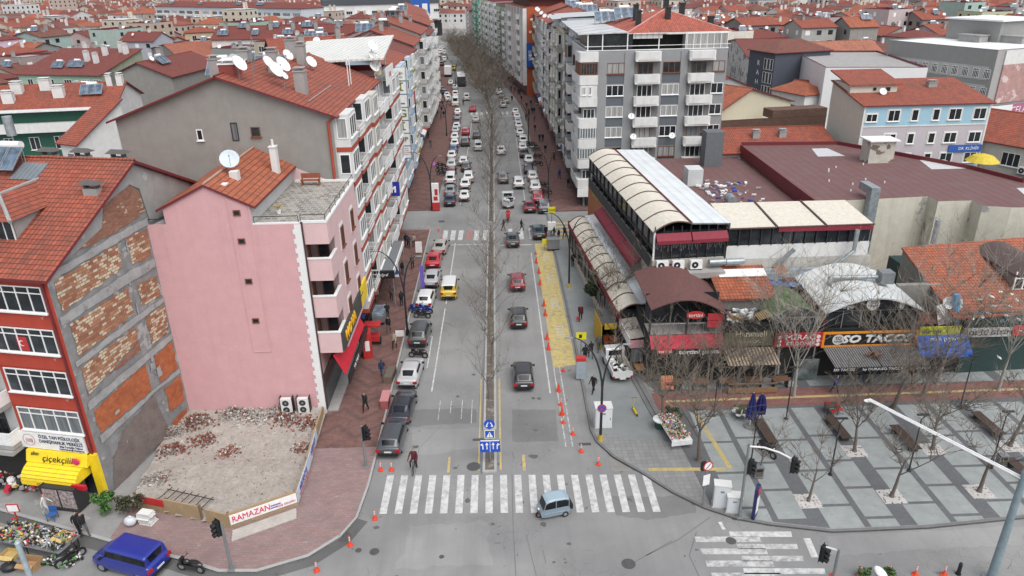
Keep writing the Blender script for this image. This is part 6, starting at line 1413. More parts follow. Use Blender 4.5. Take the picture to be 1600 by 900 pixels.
KIND={'sedan':dict(L=4.55,W=1.76,belt=.95,roof=1.44,hood=(.74,.93),boot=1.0,cab=(1.05,.28,-1.05,-1.72)),'hatch':dict(L=4.1,W=1.74,belt=.96,roof=1.48,hood=(.76,.95),boot=.98,cab=(1.02,.35,-1.45,-1.92)),'suv':dict(L=4.4,W=1.84,belt=1.08,roof=1.65,hood=(.92,1.06),boot=1.08,cab=(1.05,.45,-1.6,-2.08)),'wagon':dict(L=4.55,W=1.76,belt=.96,roof=1.46,hood=(.74,.94),boot=.99,cab=(1.1,.35,-1.7,-2.16)),'van':dict(L=4.2,W=1.74,belt=1.12,roof=1.84,hood=(.86,1.08),boot=1.12,cab=(1.35,.8,-1.92,-2.02)),'bigvan':dict(L=5.4,W=1.98,belt=1.25,roof=2.4,hood=(1.0,1.2),boot=1.25,cab=(2.0,1.4,-2.55,-2.66)),'old':dict(L=4.1,W=1.64,belt=.92,roof=1.40,hood=(.80,.90),boot=.93,cab=(.85,.25,-.85,-1.35)),}
CM={}
def lerp(a,b,t):return a+(b-a)*t
def subdiv(m,name,mats,lv=2):
 """round a cage by subdivision and split it into body and glass meshes"""
 o=put('cage',m.mesh('cage',mats,uv=False));md=o.modifiers.new('r','SUBSURF');md.levels=md.render_levels=lv
 me=bpy.data.meshes.new_from_object(o.evaluated_get(bpy.context.evaluated_depsgraph_get()));bpy.data.objects.remove(o)
 out=[]
 for want in((0,1),(2,)):
  q=M();mp={}
  for p in me.polygons:
   if p.material_index in want:
    f=[]
    for i in p.vertices:
     if i not in mp:mp[i]=len(q.v);q.v.append(tuple(me.vertices[i].co))
     f.append(mp[i])
    q.f.append(tuple(f));q.m.append(p.material_index if want[0]==0 else 0)
  out.append(q)
 bpy.data.meshes.remove(me);return out
def car_meshes(kind):
 if kind in CM:return CM[kind]
 k=KIND[kind];L,Wc=k['L']/2,k['W']/2;belt,roof=k['belt'],k['roof'];y1,y2,y3,y4=k['cab'];h0,h1=k['hood'];bt=k['boot']
 van=kind in('van','bigvan');wr=.86 if van else .77
 def low(y,zt,w,zb=.2):
  w*=Wc;return[(y,x,z)for x,z in((w*.80,zb),(w*.97,zb+.06),(w,lerp(zb,zt,.45)),(w*.985,zt-.12),(w*.95,zt-.03),(w*.90,zt),(w*.62,zt+.025),(w*.5,zt+.03),(0,zt+.045))]
 def cab(y,w=1.0,dz=0.0):
  r=low(y,belt,w)[:5];w*=Wc;return r+[(y,w*.93,belt+.03),(y,w*lerp(.93,wr,.9),roof-.09-dz),(y,w*wr*.88,roof-.02-dz),(y,0,roof+.015-dz)]
 st=[low(-L,bt-.3,.74,.36),low(-L+.03,bt-.12,.88,.28),low(-L+.14,bt-.02,.96,.22)]
 if y4>-L+.3:st+=[low(lerp(-L,y4,.75),bt+.01,.985)]
 st+=[low(max(y4,-L+.2),belt if y4>-L+.3 else belt-.02,1),cab(y3,1,.03),cab(y3+.14),cab(-.06),cab(.06),cab(y2-.1),cab(y2,1,.03),low(y1,lerp(belt,h1,.8),.99),low(lerp(y1,L,.35),lerp(h0,h1,.75),.985),low(L-.4,h0+.05,.95),low(L-.14,h0-.03,.88),low(L-.03,h0-.14,.76,.26),low(L,h0-.28,.6,.32)]
 n=len(st[0]);m=M();nst=len(st);ci=[i for i,r in enumerate(st)if r[8][2]>belt+.25];c0,c1=ci[0],ci[-1]
 for r in st:
  for sx in(1,-1):
   for(y,x,z)in(r if sx>0 else r[-2::-1]):m.v.append((x*sx,y,z))
 W2=2*n-1
 for i in range(nst-1):
  for j in range(W2):
   j2=(j+1)%W2;jj=min(j,W2-2-j)if j<W2-1 else-1
   mt=0
   if jj==-1:mt=1
   elif jj==5 and c0<=i<c1:mt=2 if not(kind=='bigvan' and i<c1-2)else 0
   elif jj==7 and i==c1:mt=2
   elif jj==7 and i==c0-1:mt=2
   if jj==5 and st[i][0][0]==-.06:mt=1
   m.f.append((i*W2+j,i*W2+j2,(i+1)*W2+j2,(i+1)*W2+j)[::-1]);m.m.append(mt)
 m.f.append(tuple(range(W2)));m.m.append(0);m.f.append(tuple((nst-1)*W2+j for j in range(W2))[::-1]);m.m.append(0)
 body,gl=subdiv(m,kind,[WHITE,BLACK,CGLASS])
 wh=M();r=.31 if kind not in('suv','bigvan')else .35
 wh.tube([(-.1,0,r),(.1,0,r)],r,16,0);wh.tube([(.1,0,r),(.112,0,r)],r*.62,12,1);wh.tube([(-.112,0,r),(-.1,0,r)],r*.62,12,1)
 z=bt-.2;tl=M();tl.box(-.16,.16,-.07,.06,z-.13,z+.07)
 hl=M();z=h0-.24;hl.box(-.17,.17,-.1,.0,z-.06,z+.06)
 pl=M().box(-.26,.26,-.02,.01,0,.11)
 mr=M().box(-.1,.1,-.06,.06,0,.14)
 bp=M().box(-Wc*.82,Wc*.82,-.03,.1,.36,.56)
 CM[kind]=dict(body=body,win=gl.mesh('windows',CGLASS,uv=False),wheel=wh.mesh('wheel',[TYRE,RIM],uv=False,smooth=40),tl=tl.mesh('taillight',LAMPR,uv=False),hl=hl.mesh('headlight',LAMPW,uv=False),pl=pl.mesh('number_plate',PLATE,uv=False),mr=mr.mesh('mirror',BLACK,uv=False),bp=bp.mesh('bumper',BLACK,uv=False),cache={})
 return CM[kind]
def car(kind,col,px,py,label,rz=0,detail=True,group=None,name=None,Y=None,X=None,two=None):
 """px,py: photo position of the rear bottom middle of the car; the car points away along its own +y"""
 cm=car_meshes(kind);k=KIND[kind];L,Wc=k['L']/2,k['W']/2
 if X is None:v=g(px,py);X,Y=v.x-math.sin(rz)*L,v.y+math.cos(rz)*L
 t=T(name or{'van':'panel_van','bigvan':'delivery_van'}.get(kind,'parked_car' if 'park' in label else 'car'),label,'van' if kind in('van','bigvan')else 'car',(X,Y,.008),rz,group)
 ck=(col,two)
 if ck not in cm['cache']:
  if two:
   m2=cm['body'];zc=[sum(m2.v[i][2]for i in f)/len(f)for f in m2.f];mm=list(m2.m)
   m2.m=[2 if z>k['roof']-.16 and q==0 else q for z,q in zip(zc,mm)];me=m2.mesh('body',[carpaint(col),BLACK,carpaint(two)],uv=False,smooth=38);m2.m=mm
  else:me=cm['body'].mesh('body',[carpaint(col),BLACK],uv=False,smooth=38)
  cm['cache'][ck]=me
 put('body',cm['cache'][ck],t);put('windows',cm['win'],t)
 wx=Wc-.12
 for sx in(-1,1):
  for wy in(L*.62,-L*.60):put('wheel',cm['wheel'],t,(sx*wx,wy,0))
  put('taillight',cm['tl'],t,(sx*(Wc*.80),-L+.04,0))
  if detail:
   put('headlight',cm['hl'],t,(sx*Wc*.58,L-.03,0));put('mirror',cm['mr'],t,(sx*(Wc+.06),k['cab'][0]-.25,k['belt']-.02))
 if detail:put('number_plate',cm['pl'],t,(0,-L-.005,.62));put('bumper',cm['bp'],t,(0,-L-.0,0))
 return t
WHT,SIL,GRY,DGR,BLK,NVY,RED,DRD,BEI=(.62,.62,.61),(.40,.41,.42),(.20,.21,.22),(.045,.048,.052),(.012,.012,.014),(.015,.022,.05),(.42,.015,.025),(.12,.012,.02),(.33,.31,.28)
GP='cars parked along the near left kerb'
car('wagon',(.05,.058,.066),607,719,'dark grey estate car parked nearest the crosswalk',R_(-3),group=GP)
car('sedan',(.018,.02,.03),622,670,'blue-black saloon parked behind the dark grey estate',R_(-4),group=GP)
car('sedan',(.42,.42,.43),636,611,'silver saloon with black roof glass parked before the motorcycle',R_(-4),group=GP)
car('suv',(.045,.05,.05),652,546,'dark grey car with roof rails parked between two motorcycles',R_(-3),group=GP)
car('hatch',WHT,662,486,'white hatchback parked at the left kerb behind blue motorcycles',R_(-4),group=GP)
car('sedan',(.38,.38,.40),672.5,453,'silver grey saloon parked between white hatchback and red saloon',R_(-2),group=GP)
car('sedan',RED,676,423,'bright red saloon parked at the left kerb',R_(-1),group=GP)
car('sedan',BEI,685,401,'grey beige saloon parked last before the side street',R_(-5),group=GP)
car('van',(.58,.40,.03),701,471,'yellow panel van with white roof driving up the avenue',R_(-1),two=WHT)
car('hatch',(.20,.012,.02),809,458,'dark red hatchback driving away in the right lane',0)
car('hatch',(.014,.014,.016),811,517,'black hatchback driving beyond the nearest black car',0)
car('hatch',(.022,.022,.026),819,614,'black hatchback driving away, nearest car in the right lane',0)
car('sedan',(.05,.052,.055),801.5,389,'charcoal saloon stopped on the second crosswalk',0)
car('sedan',(.02,.045,.05),843,376.5,'dark teal saloon waiting at the head of the yellow taxi bay',R_(2))
def far_car(kind,col,cname,ox,oy,x,y,where,rz=0,sc=6.154):
 car(kind,col,ox+x/sc,oy+y/sc,f'{cname} {where}',rz,detail=oy>200,group='cars in the busy far avenue')
q3=[('sedan',NVY,'navy saloon',385,520,'parked first beyond the side street, left kerb'),('sedan',GRY,'grey saloon',388,425,'parked second beyond the side street'),('van',WHT,'white small van',392,312,'parked behind the grey saloon'),('hatch',DRD,'maroon hatchback',400,238,'parked behind the white small van'),('suv',SIL,'silver car',402,165,'parked behind the maroon hatchback'),('sedan',WHT,'white saloon',402,70,'parked in the left row past the silver car'),('old',WHT,'boxy white old saloon',525,472,'stopped at the head of the queue'),('sedan',WHT,'white saloon',533,356,'queueing behind the boxy white old saloon'),('suv',WHT,'white off-roader',565,292,'pulling out of the queue'),('hatch',DGR,'dark hatchback',542,182,'queueing ahead of the white off-roader'),('hatch',WHT,'white hatchback',517,128,'queueing past the dark hatchback'),('suv',(.13,.13,.13),'dull grey car',900,300,'driving close to the median trees'),('suv',WHT,'pale hatchback',1053,350,'driving right of the dull grey car'),('sedan',DRD,'maroon saloon',1160,583,'waiting before the yellow hatching'),('hatch',(.32,.02,.035),'crimson hatchback',1238,490,'parked behind the maroon saloon'),('suv',(.10,.105,.12),'blue grey off-roader',1300,588,'parked at the end of the red pavement'),('suv',WHT,'white off-roader',1212,388,'parked in the right row before the crimson hatchback'),('hatch',WHT,'white hatchback',1186,278,'parked in the right row before the white off-roader'),('hatch',NVY,'navy hatchback',1147,205,'parked between two white cars, right row'),('sedan',WHT,'white saloon',1152,115,'parked in the right row past the navy hatchback')]
for k_,c_,n_,x,y,w_ in q3:far_car(k_,c_,n_,640,240,x,y,w_)
q2=[('hatch',(.03,.07,.16),'blue hatchback',420,745,'parked among white cars, left row'),('sedan',WHT,'white saloon',432,690,'parked past the blue hatchback'),('sedan',WHT,'white saloon',433,625,'parked in the left row, third of the white ones'),('hatch',SIL,'silver hatchback',440,555,'parked in the left row by a lamp post'),('sedan',WHT,'white saloon',450,520,'parked past the silver hatchback'),('sedan',DGR,'dark saloon',455,472,'parked in the left row'),('sedan',GRY,'grey saloon',460,425,'parked in the left row by the far crosswalk'),('hatch',WHT,'white hatchback',462,375,'parked by the far crosswalk'),('bigvan',WHT,'white minibus',440,290,'standing at the left kerb by the far crosswalk'),('van',WHT,'white van',440,205,'standing behind the white minibus'),('hatch',SIL,'silver hatchback',437,130,'standing in the far left lane'),('suv',DGR,'dark off-roader',535,677,'driving up the middle of the left roadway'),('hatch',(.33,.02,.03),'red hatchback',540,570,'driving ahead of the dark off-roader'),('van',SIL,'pale grey van',662,722,'driving beside the median trees'),('hatch',DGR,'dark hatchback',645,605,'half hidden by median trees'),('hatch',SIL,'silver hatchback',637,448,'driving by the far crosswalk'),('hatch',(.3,.02,.03),'red hatchback',605,345,'driving onto the far crosswalk'),('van',WHT,'white van',550,232,'driving past the far crosswalk'),('sedan',WHT,'white saloon',882,760,'driving alone in the right roadway'),('sedan',SIL,'silver saloon',900,304,'stopped beyond the far crosswalk, right roadway'),('sedan',BEI,'beige saloon',928,262,'stopped behind the silver saloon'),('sedan',GRY,'grey saloon',890,212,'in the far right roadway'),('sedan',WHT,'white saloon',860,175,'in the far right roadway'),('sedan',BLK,'black saloon',1105,790,'parked in the right row'),('hatch',WHT,'white hatchback',1090,728,'parked before the white van, right row'),('van',WHT,'white van',1095,665,'parked in the right row'),('sedan',WHT,'white saloon',1065,580,'parked past the white van, right row'),('sedan',WHT,'white saloon',1052,510,'parked in the middle of the right row'),('hatch',SIL,'silver hatchback',1043,468,'parked in the middle of the right row'),('hatch',WHT,'white hatchback',1035,420,'parked in the right row near the far crosswalk'),('sedan',WHT,'white saloon',1020,372,'parked right at the far crosswalk'),('sedan',WHT,'white saloon',372,242,'double parked by the left pavement'),('sedan',WHT,'white saloon',358,208,'double parked past another white one'),('sedan',NVY,'navy saloon',330,180,'parked where the row leaves the kerb'),('sedan',DGR,'dark saloon',303,150,'parked beside the navy saloon, far left'),('hatch',GRY,'grey hatchback',275,105,'parked far left'),('sedan',WHT,'white saloon',272,40,'parked far left'),('sedan',WHT,'white saloon',395,85,'behind the white box lorry')]
for k_,c_,n_,x,y,w_ in q2:far_car(k_,c_,n_,640,120,x,y,w_)
for i,(x,y,c_,n_)in enumerate(((310,885,WHT,'white'),(300,845,WHT,'white'),(305,800,SIL,'silver'),(315,745,WHT,'white'),(370,755,DGR,'dark'),(325,700,WHT,'white'),(330,655,SIL,'silver'),(345,615,WHT,'white'),(400,622,WHT,'white'),(412,672,NVY,'navy'),(362,585,WHT,'white'),(380,560,SIL,'silver'),(360,680,DRD,'maroon'),(400,700,WHT,'white'),(680,800,WHT,'white'))):
 far_car(rnd.choice(['sedan','hatch','van']),c_,n_+' car',640,0,x,y,'in the packed bend of the far avenue',R_(14)if x<500 else 0,7.26)
v=g(700,121);t=T('box_lorry','white box lorry in the far queue','lorry',(v.x,v.y+3.5,0));M().box(-1.15,1.15,-3.4,1.7,.9,3.4).build('cargo_box',[WHITE],t);M().box(-1.05,1.05,1.9,3.5,.5,2.4).box(-.95,.95,3.45,3.52,1.4,2.2,1).build('cab',[WHITE,CGLASS],t)
for x in(-1,1):
 for y in(-2,2.6):M().tube([(x-.15,y,.45),(x+.15,y,.45)],.45,12).build('wheel',TYRE,t,uv=False)
M().box(-1.1,1.1,-3.42,-3.3,.5,.9).build('bumper',BLACK,t)
v=g(718,136);t=T('city_bus','dark city bus beside the median trees','bus',(v.x+.3,v.y+6,0),R_(4));M().box(-1.25,1.25,-6,6,.4,3.0).build('body',[flat('bus_dark',(.035,.04,.045),.3)],t);M().box(-1.15,1.15,-5.8,5.8,3.0,3.08).box(-.8,.8,1,4,3.08,3.3).build('roof',WHITE,t);M().box(-1.28,1.28,-5.5,5.5,1.5,2.6).build('windows',CGLASS,t)
for x in(-1.1,1.1):
 for y in(-3.5,3.8):M().tube([(x-.15,y,.48),(x+.15,y,.48)],.48,12).build('wheel',TYRE,t,uv=False)
car('van',(.6,.42,.02),640+497/7.26,805/7.26,'yellow taxi van in the far avenue')
v=g(208,892);t=car('van',(.014,.026,.24),0,0,'bright blue van parked at the lower kerb beside the red pavement',R_(71),X=v.x-.2,Y=v.y+.4,name='parked_van')
t.scale=(1.05,1.05,.98)
def pickup(px,py,label,col,rz,load,detail=True,Y=None):
 v=g(px,py);L=2.2
 t=T('pickup_truck',label,'pickup truck',(v.x-math.sin(rz)*L,v.y+math.cos(rz)*L,.12 if detail else 0),rz)
 P=carpaint(col)
 b=M();b.box(-.82,.82,-2.2,.5,.55,.75).box(-.86,-.78,-2.2,.5,.75,1.15).box(.78,.86,-2.2,.5,.75,1.15).box(-.78,.78,-2.2,-2.12,.75,1.15).box(-.78,.78,.42,.5,.75,1.15);b.build('bed',[P],t)
 c=M();pr=[(2.2,.4),(2.2,.85),(1.75,1.05),(1.35,1.85),(.6,1.9),(.52,1.8),(.52,.4)]
 for x in(-.82,.82):c.face([(x,y,z)for y,z in(pr if x<0 else pr[::-1])])
 for a,d in zip(pr,pr[1:]+pr[:1]):c.face([(-.82,a[0],a[1]),(.82,a[0],a[1]),(.82,d[0],d[1]),(-.82,d[0],d[1])][::-1])
 c.build('cab',[P],t)
 w=M();w.face([(-.72,1.72,1.1),(.72,1.72,1.1),(.66,1.38,1.82),(-.66,1.38,1.82)][::-1]).face([(-.6,.505,1.25),(.6,.505,1.25),(.56,.505,1.7),(-.56,.505,1.7)])
 for x,s in((-.83,1),(.83,-1)):f=[(x,.75,1.15),(x,1.6,1.15),(x,1.35,1.75),(x,.75,1.75)];w.face(f[::-1]if s>0 else f)
 w.build('windows',CGLASS,t,uv=False)
 for sx in(-1,1):
  for y in(-1.35,1.45):M().tube([(sx*.72-.1,y,.31),(sx*.72+.1,y,.31)],.31,14).build('wheel',TYRE,t,uv=False)
  M().box(sx*.75-.08,sx*.75+.08,-2.24,-2.18,.55,.72).build('taillight',LAMPR,t)
 M().box(-.26,.26,-2.26,-2.2,.42,.54).build('number_plate',PLATE,t)
 lm=M();r_=random.Random(int(px))
 for i in range(26):
  s=r_.uniform(.1,.3);a=r_.uniform(0,6);lm.obox((r_.uniform(-.55,.55),r_.uniform(-1.9,.2),.76+r_.uniform(0,.35)),(s*2*math.cos(a),s*2*math.sin(a),r_.uniform(-.05,.15)),(-s*math.sin(a),s*math.cos(a),0),(0,0,s),i%3)
 for i in range(5):lm.tube([(r_.uniform(-.5,.5),-1.8,.9),(r_.uniform(-.5,.5),.3,1.5)],.03,5,1)
 o=tag(lm.build('scrap_load',load,None,t.location,rz,uv=False),'jumble of scrap on the bed of '+('the white pickup on the pavement' if detail else 'the pickup in the right roadway'),'scrap');o.name='scrap_load'
pickup(690/4+800,450+605/4,'white pickup truck with open loaded bed standing on the right pavement',WHT,R_(5),[WHITE,BLACK,flat('scrap_green',(.12,.16,.1))])
pickup(640+950/6.154,240+540/6.154,'pale pickup truck piled with white goods in the right roadway',SIL,0,[WHITE,GREYM,BLACK],False)
v=g(862,806);rz=R_(104);t=T('electric_tricycle','small pale blue three-wheeled cabin vehicle turning over the crosswalk','tricycle',(v.x+.1,v.y+.15,.006),rz);t.scale=(.84,)*3
TB=carpaint((.20,.27,.32));TB2=carpaint((.30,.39,.45))
b=M();pr=[(1.05,.35),(1.15,.75),(.95,1.0),(-1.05,1.0),(-1.2,.75),(-1.15,.3),(.6,.3)];hw=.56
for x in(-hw,hw):b.face([(x,y,z)for y,z in(pr if x<0 else pr[::-1])])
for a,d in zip(pr,pr[1:]+pr[:1]):b.face([(-hw,a[0],a[1]),(hw,a[0],a[1]),(hw,d[0],d[1]),(-hw,d[0],d[1])][::-1])
b.build('body',[TB],t,uv=False)
rf=M();pf=[(.72,1.62),(.5,1.74),(0,1.80),(-.8,1.76),(-1.12,1.62)]
for a,d in zip(pf,pf[1:]):
 for xs in((-.58,-.45,-.06,0),(-.45,.45,0,0),(.45,.58,0,-.06)):rf.face([(xs[0],a[0],a[1]+xs[2]),(xs[1],a[0],a[1]+xs[3]),(xs[1],d[0],d[1]+xs[3]),(xs[0],d[0],d[1]+xs[2])][::-1]);rf.face([(xs[0],a[0],a[1]+xs[2]-.05),(xs[1],a[0],a[1]+xs[3]-.05),(xs[1],d[0],d[1]+xs[3]-.05),(xs[0],d[0],d[1]+xs[2]-.05)])
rf.build('roof',[TB2],t,uv=False,smooth=40)
w=M();w.face([(-.5,.96,1.02),(.5,.96,1.02),(.48,.72,1.6),(-.48,.72,1.6)][::-1])
for x,s in((-.56,1),(.56,-1)):
 for(y0,y1_)in((-1.05,-.1),(-.02,.88)):f=[(x,y0,1.02),(x,y1_,1.02),(x,min(y1_,.7),1.6),(x,y0,1.6)];w.face(f[::-1]if s>0 else f)
w.face([(-.5,-1.1,1.02),(.5,-1.1,1.02),(.5,-1.1,1.6),(-.5,-1.1,1.6)]);w.build('windows',[CGLASS],t,uv=False)
fr=M()
for x in(-.56,.56):
 for y in(-1.08,-.06,.9):fr.tube([(x,y,.95),(x,y if y<.5 else .72,1.66)],.035,5)
 fr.tube([(x*1.02,-1.1,.62),(x*1.02,.9,.62)],.03,5)
fr.build('frame',STEEL,t,uv=False)
for x,y,r in((0,1.15,.24),(-.5,-.8,.26),(.5,-.8,.26)):M().tube([(x-.07,y,r),(x+.07,y,r)],r,16).build('wheel',TYRE,t,uv=False);M().tube([(x-.08,y,r),(x+.08,y,r)],r*.55,10).build('rim',RIM,t.children[-1]if False else t,uv=False)
M().ball((0,1.16,.78),(.14,.08,.1),8,5).build('headlight',LAMPW,t,uv=False);M().box(-.45,.45,-1.45,-1.18,.55,.95).build('rear_box',BLACK,t,uv=False)
M().box(-.2,.2,1.0,1.2,.3,.62).build('mudguard',flat('rust_paint',(.2,.1,.05)),t,uv=False)
def moto(px,py,label,rz,col,name='motorcycle',group=None,box=None,X=None,Y=None,z=.006):
 v=g(px,py)if X is None else Vector((X,Y,0));t=T(name,label,'motorcycle',(v.x,v.y,z),rz,group)
 for y in(-.62,.62):
  w=M().tube([(-.055,y,.29),(.055,y,.29)],.29,16,0).build('wheel',[TYRE],t,uv=False);M().tube([(-.06,y,.29),(.06,y,.29)],.17,10).build('rim',RIM,w,uv=False)
 b=M().box(-.14,.14,-.5,.35,.3,.55).ball((0,-.45,.66),(.18,.42,.16),10,6).ball((0,.22,.74),(.16,.26,.16),10,6).tube([(0,.62,.3),(0,.40,.95)],.05,6).box(-.17,.17,.45,.6,.5,.95);b.build('body',[carpaint(col)],t,uv=False,smooth=45)
 M().ball((0,-.32,.82),(.15,.4,.06),10,5).build('seat',BLACK,t,uv=False,smooth=60)
 M().tube([(-.36,.3,1.02),(0,.38,.98),(.36,.3,1.02)],.025,5).tube([(-.3,.36,1.0),(-.34,.4,1.18)],.015,4).tube([(.3,.36,1.0),(.34,.4,1.18)],.015,4).build('handlebar',BLACK,t,uv=False)
 M().ball((0,.56,.85),(.1,.06,.1),8,5).build('headlight',LAMPW,t,uv=False)
 if box:M().box(-.26,.26,-1.0,-.5,.85,1.35).build('delivery_box',box,t)
 return t
moto(654,559,'motorcycle with red and black seat parked across the bay',R_(80),(.03,.02,.02))
moto(664,489,'blue scooter parked behind the white hatchback',R_(70),(.015,.04,.3));moto(660,497,'dark motorcycle beside the blue scooter',R_(80),(.02,.02,.025));moto(650,490,'blue motorcycle at the pavement edge by the lamp post',R_(60),(.02,.05,.25))
moto(1197,712,'black touring scooter parked by the plaza bench',R_(205),(.012,.012,.014),z=.13);moto(300,893,'black motorcycle parked on the kerb behind the blue van',R_(75),(.012,.012,.014));moto(112,877,'black motorcycle beside the street stall',R_(-40),(.02,.02,.02))
moto(640+948/6.154,240+648/6.154,'red delivery motorcycle with rider in the right roadway',0,(.3,.02,.02),box=REDP)
for i,(x,y)in enumerate(((1190,690),(1215,720),(1165,670),(1230,790),(1235,860))):moto(640+x/6.154,120+y/6.154,'motorcycle in the dense row on the far right pavement edge',R_(80),(.03,.02,.025),group='motorcycles on the right pavement edge',z=.13)
for i,(x,y)in enumerate(((300,140),(300,180),(310,215),(1285,330),(1315,400))):moto(640+x/6.154,240+y/6.154,'motorcycle parked on the pavement edge by a street lamp',R_(80),(.03,.025,.03),group='motorcycles by the street lamps',z=.13)
# TREES
BARK=plaster('bark_grey_brown',(.15,.125,.105),.3,.2);BARKP=plaster('bark_pale',(.34,.32,.28),.25,.2,(.2,.18,.15),.6);TWIG=flat('twig_brown',(.15,.125,.10),.9,var=.2);TWIGP=flat('twig_pale',(.26,.235,.20),.9,var=.2)
def tree_mesh(seed,H,spread,trunk_h,r0,n1=5,n2=4,n3=5,n4=3,lean=.05,up=.55,thin=.011):
 r=random.Random(seed);tm=M();cm=M()
 def limb(m,p,d,L,rad,segs,sides,wob,lift):
  pts=[p.copy()];rads=[rad];d=d.normalized()
  for i in range(segs):
   d=(d+Vector((r.uniform(-wob,wob),r.uniform(-wob,wob),r.uniform(-wob,wob)+lift))).normalized()
   pts.append(pts[-1]+d*(L/segs));rads.append(rad*(1-.62*(i+1)/segs))
  m.tube(pts,rads,sides,0,caps=False);return pts,rads
 tp,tr=limb(tm,Vector((0,0,-.1)),Vector((r.uniform(-lean,lean),r.uniform(-lean,lean),1)),trunk_h,r0,5,8,.07,.06)
 tm.tube([(0,0,-.1),(0,0,.25)],[r0*1.5,r0*.98],8,0,caps=False)
 tops=[]
 for i in range(n1):
  a=6.2832*(i+r.uniform(-.25,.25))/n1;k=r.uniform(.62,1.0);ix=min(len(tp)-1,int(k*(len(tp)-1)+.5))
  L=(H-trunk_h*k)*r.uniform(.6,.95)
  d=Vector((math.cos(a)*spread,math.sin(a)*spread,up*r.uniform(.8,1.6)))
  tops.append(limb(tm,tp[ix],d,L,tr[ix]*.52,4,6,.16,.07))
 for pts,rads in tops:
  for j in range(n2):
   ix=r.randint(1,len(pts)-1);a=r.uniform(0,6.283);main=(pts[-1]-pts[0]).normalized()
   d=main*.8+Vector((math.cos(a),math.sin(a),.35))*r.uniform(.5,1.0);L2=(pts[-1]-pts[0]).length*r.uniform(.35,.6)
   p2,r2=limb(cm,pts[ix],d,L2,max(rads[ix]*.55,thin*1.6),3,4,.2,.05)
   for q in range(n3):
    i3=r.randint(0,len(p2)-1);a=r.uniform(0,6.283);d3=(p2[-1]-p2[0]).normalized()*.7+Vector((math.cos(a),math.sin(a),.3))*.8
    p3,r3=limb(cm,p2[i3],d3,L2*r.uniform(.4,.75),thin*1.5,2,3,.25,.04)
    for w in range(n4):
     a=r.uniform(0,6.283);d4=(p3[-1]-p3[0]).normalized()+Vector((math.cos(a),math.sin(a),.3))*.8
     limb(cm,p3[r.randint(0,2)],d4,L2*r.uniform(.18,.42),thin,2,3,.25,.02)
 return tm,cm
TV={}
def tree(kind,v,x,y,label,group,sc=1.0,rz=None,z=.12):
 if(kind,v)not in TV:
  if kind=='slim':a=tree_mesh(100+v,6.8,.62,2.4,.085,5,4,3,2,thin=.009)
  elif kind=='wide':a=tree_mesh(200+v,9.5,1.1,3.4,.19,8,6,5,3,thin=.024)
  elif kind=='plaza':a=tree_mesh(300+v,8.6,.66,3.2,.17,6,6,6,4,lean=.14,thin=.013,up=.6)
  elif kind=='pale':a=tree_mesh(400+v,10.5,.5,4.2,.14,6,6,5,4,lean=.2,thin=.013,up=.8)
  else:a=tree_mesh(500+v,5.0,.6,2.6,.10,4,4,5,3,lean=.1,thin=.011)
  bk,tw=(BARKP,TWIGP)if kind=='pale' else(BARK,TWIG)
  TV[kind,v]=(a[0].mesh('trunk',bk,uv=False,smooth=60),a[1].mesh('crown',tw,uv=False))
 t=T('bare_tree',label,'tree',(x,y,z),rnd.uniform(0,6.28)if rz is None else rz,group);t.scale=(sc,)*3
 put('trunk',TV[kind,v][0],t);put('crown',TV[kind,v][1],t);return t
y=50.5;i=0
while y<91:tree('slim',i%4,-1.12+rnd.uniform(-.1,.1),y,'slim bare tree in the median strip','bare trees in the median strip',rnd.uniform(.85,1.15));y+=rnd.uniform(4.4,6.4);i+=1
y=98
while y<176:tree('slim',i%4,-1.12+rnd.uniform(-.2,.2),y,'slim bare tree in the median strip','bare trees in the median strip',rnd.uniform(1.0,1.35));y+=rnd.uniform(4.8,7);i+=1
y=186
while y<330:tree('wide',i%3,-1.12+bend(y)+rnd.uniform(-1,1),y,'tall bare tree in the dense far median','bare trees in the median strip',rnd.uniform(.95,1.3));y+=rnd.uniform(6.0,9.0);i+=1
for(px,py,kd,v,sc,lb)in((1263,783,'small',0,1.0,'slender bare tree in the first gravel pit from the cabinets'),(1393,776,'small',1,1.25,'knotty bare tree in the middle gravel pit by the plaza kerb'),(1530,768,'small',2,1.35,'leaning bare tree in the gravel pit nearest the tall lamp pole'),(1457,702,'plaza',0,.8,'bare tree in the second row behind the middle gravel pit'),(1335,705,'plaza',1,.8,'bare tree with crooked trunk in the second row by a brown bench'),(1578,697,'small',3,1.4,'bare tree at the plaza edge beside a litter bin'),(1092,720,'plaza',2,1.05,'thick bare tree beside the flower stall'),(1240,620,'pale',0,1.0,'tall pale-trunked bare tree before the doner restaurant'),(1395,638,'plaza',3,1.08,'large dark bare tree before the taco restaurant'),(1465,600,'pale',1,1.05,'pale bare tree before the blue awning'),(1035,660,'plaza',4,.9,'spreading bare tree beside the closed flower umbrella'),(1215,588,'pale',2,.95,'pale slim bare tree before the striped tan awning'),(1560,610,'pale',3,1.0,'pale bare tree before the clothing shop'),(1110,600,'plaza',5,.85,'many-branched bare tree before the patisserie'),(1150,610,'plaza',0,.8,'bare tree between patisserie and green-signed cafe'),(955,505,'plaza',1,.95,'bare tree at the corner of the low veranda'),(965,560,'small',0,1.2,'small bare tree rising behind the white pickup'),(1185,745,'small',1,.8,'low shaggy bare tree beside the black touring scooter'),(1440,620,'plaza',2,.85,'bare tree between the two big plaza trees'),(925,440,'small',2,1.1,'bare tree growing against the cream veranda roof')):
 v_=g(px,py,.12);tree(kd,v,v_.x,v_.y,lb,'bare trees on the plaza',sc)
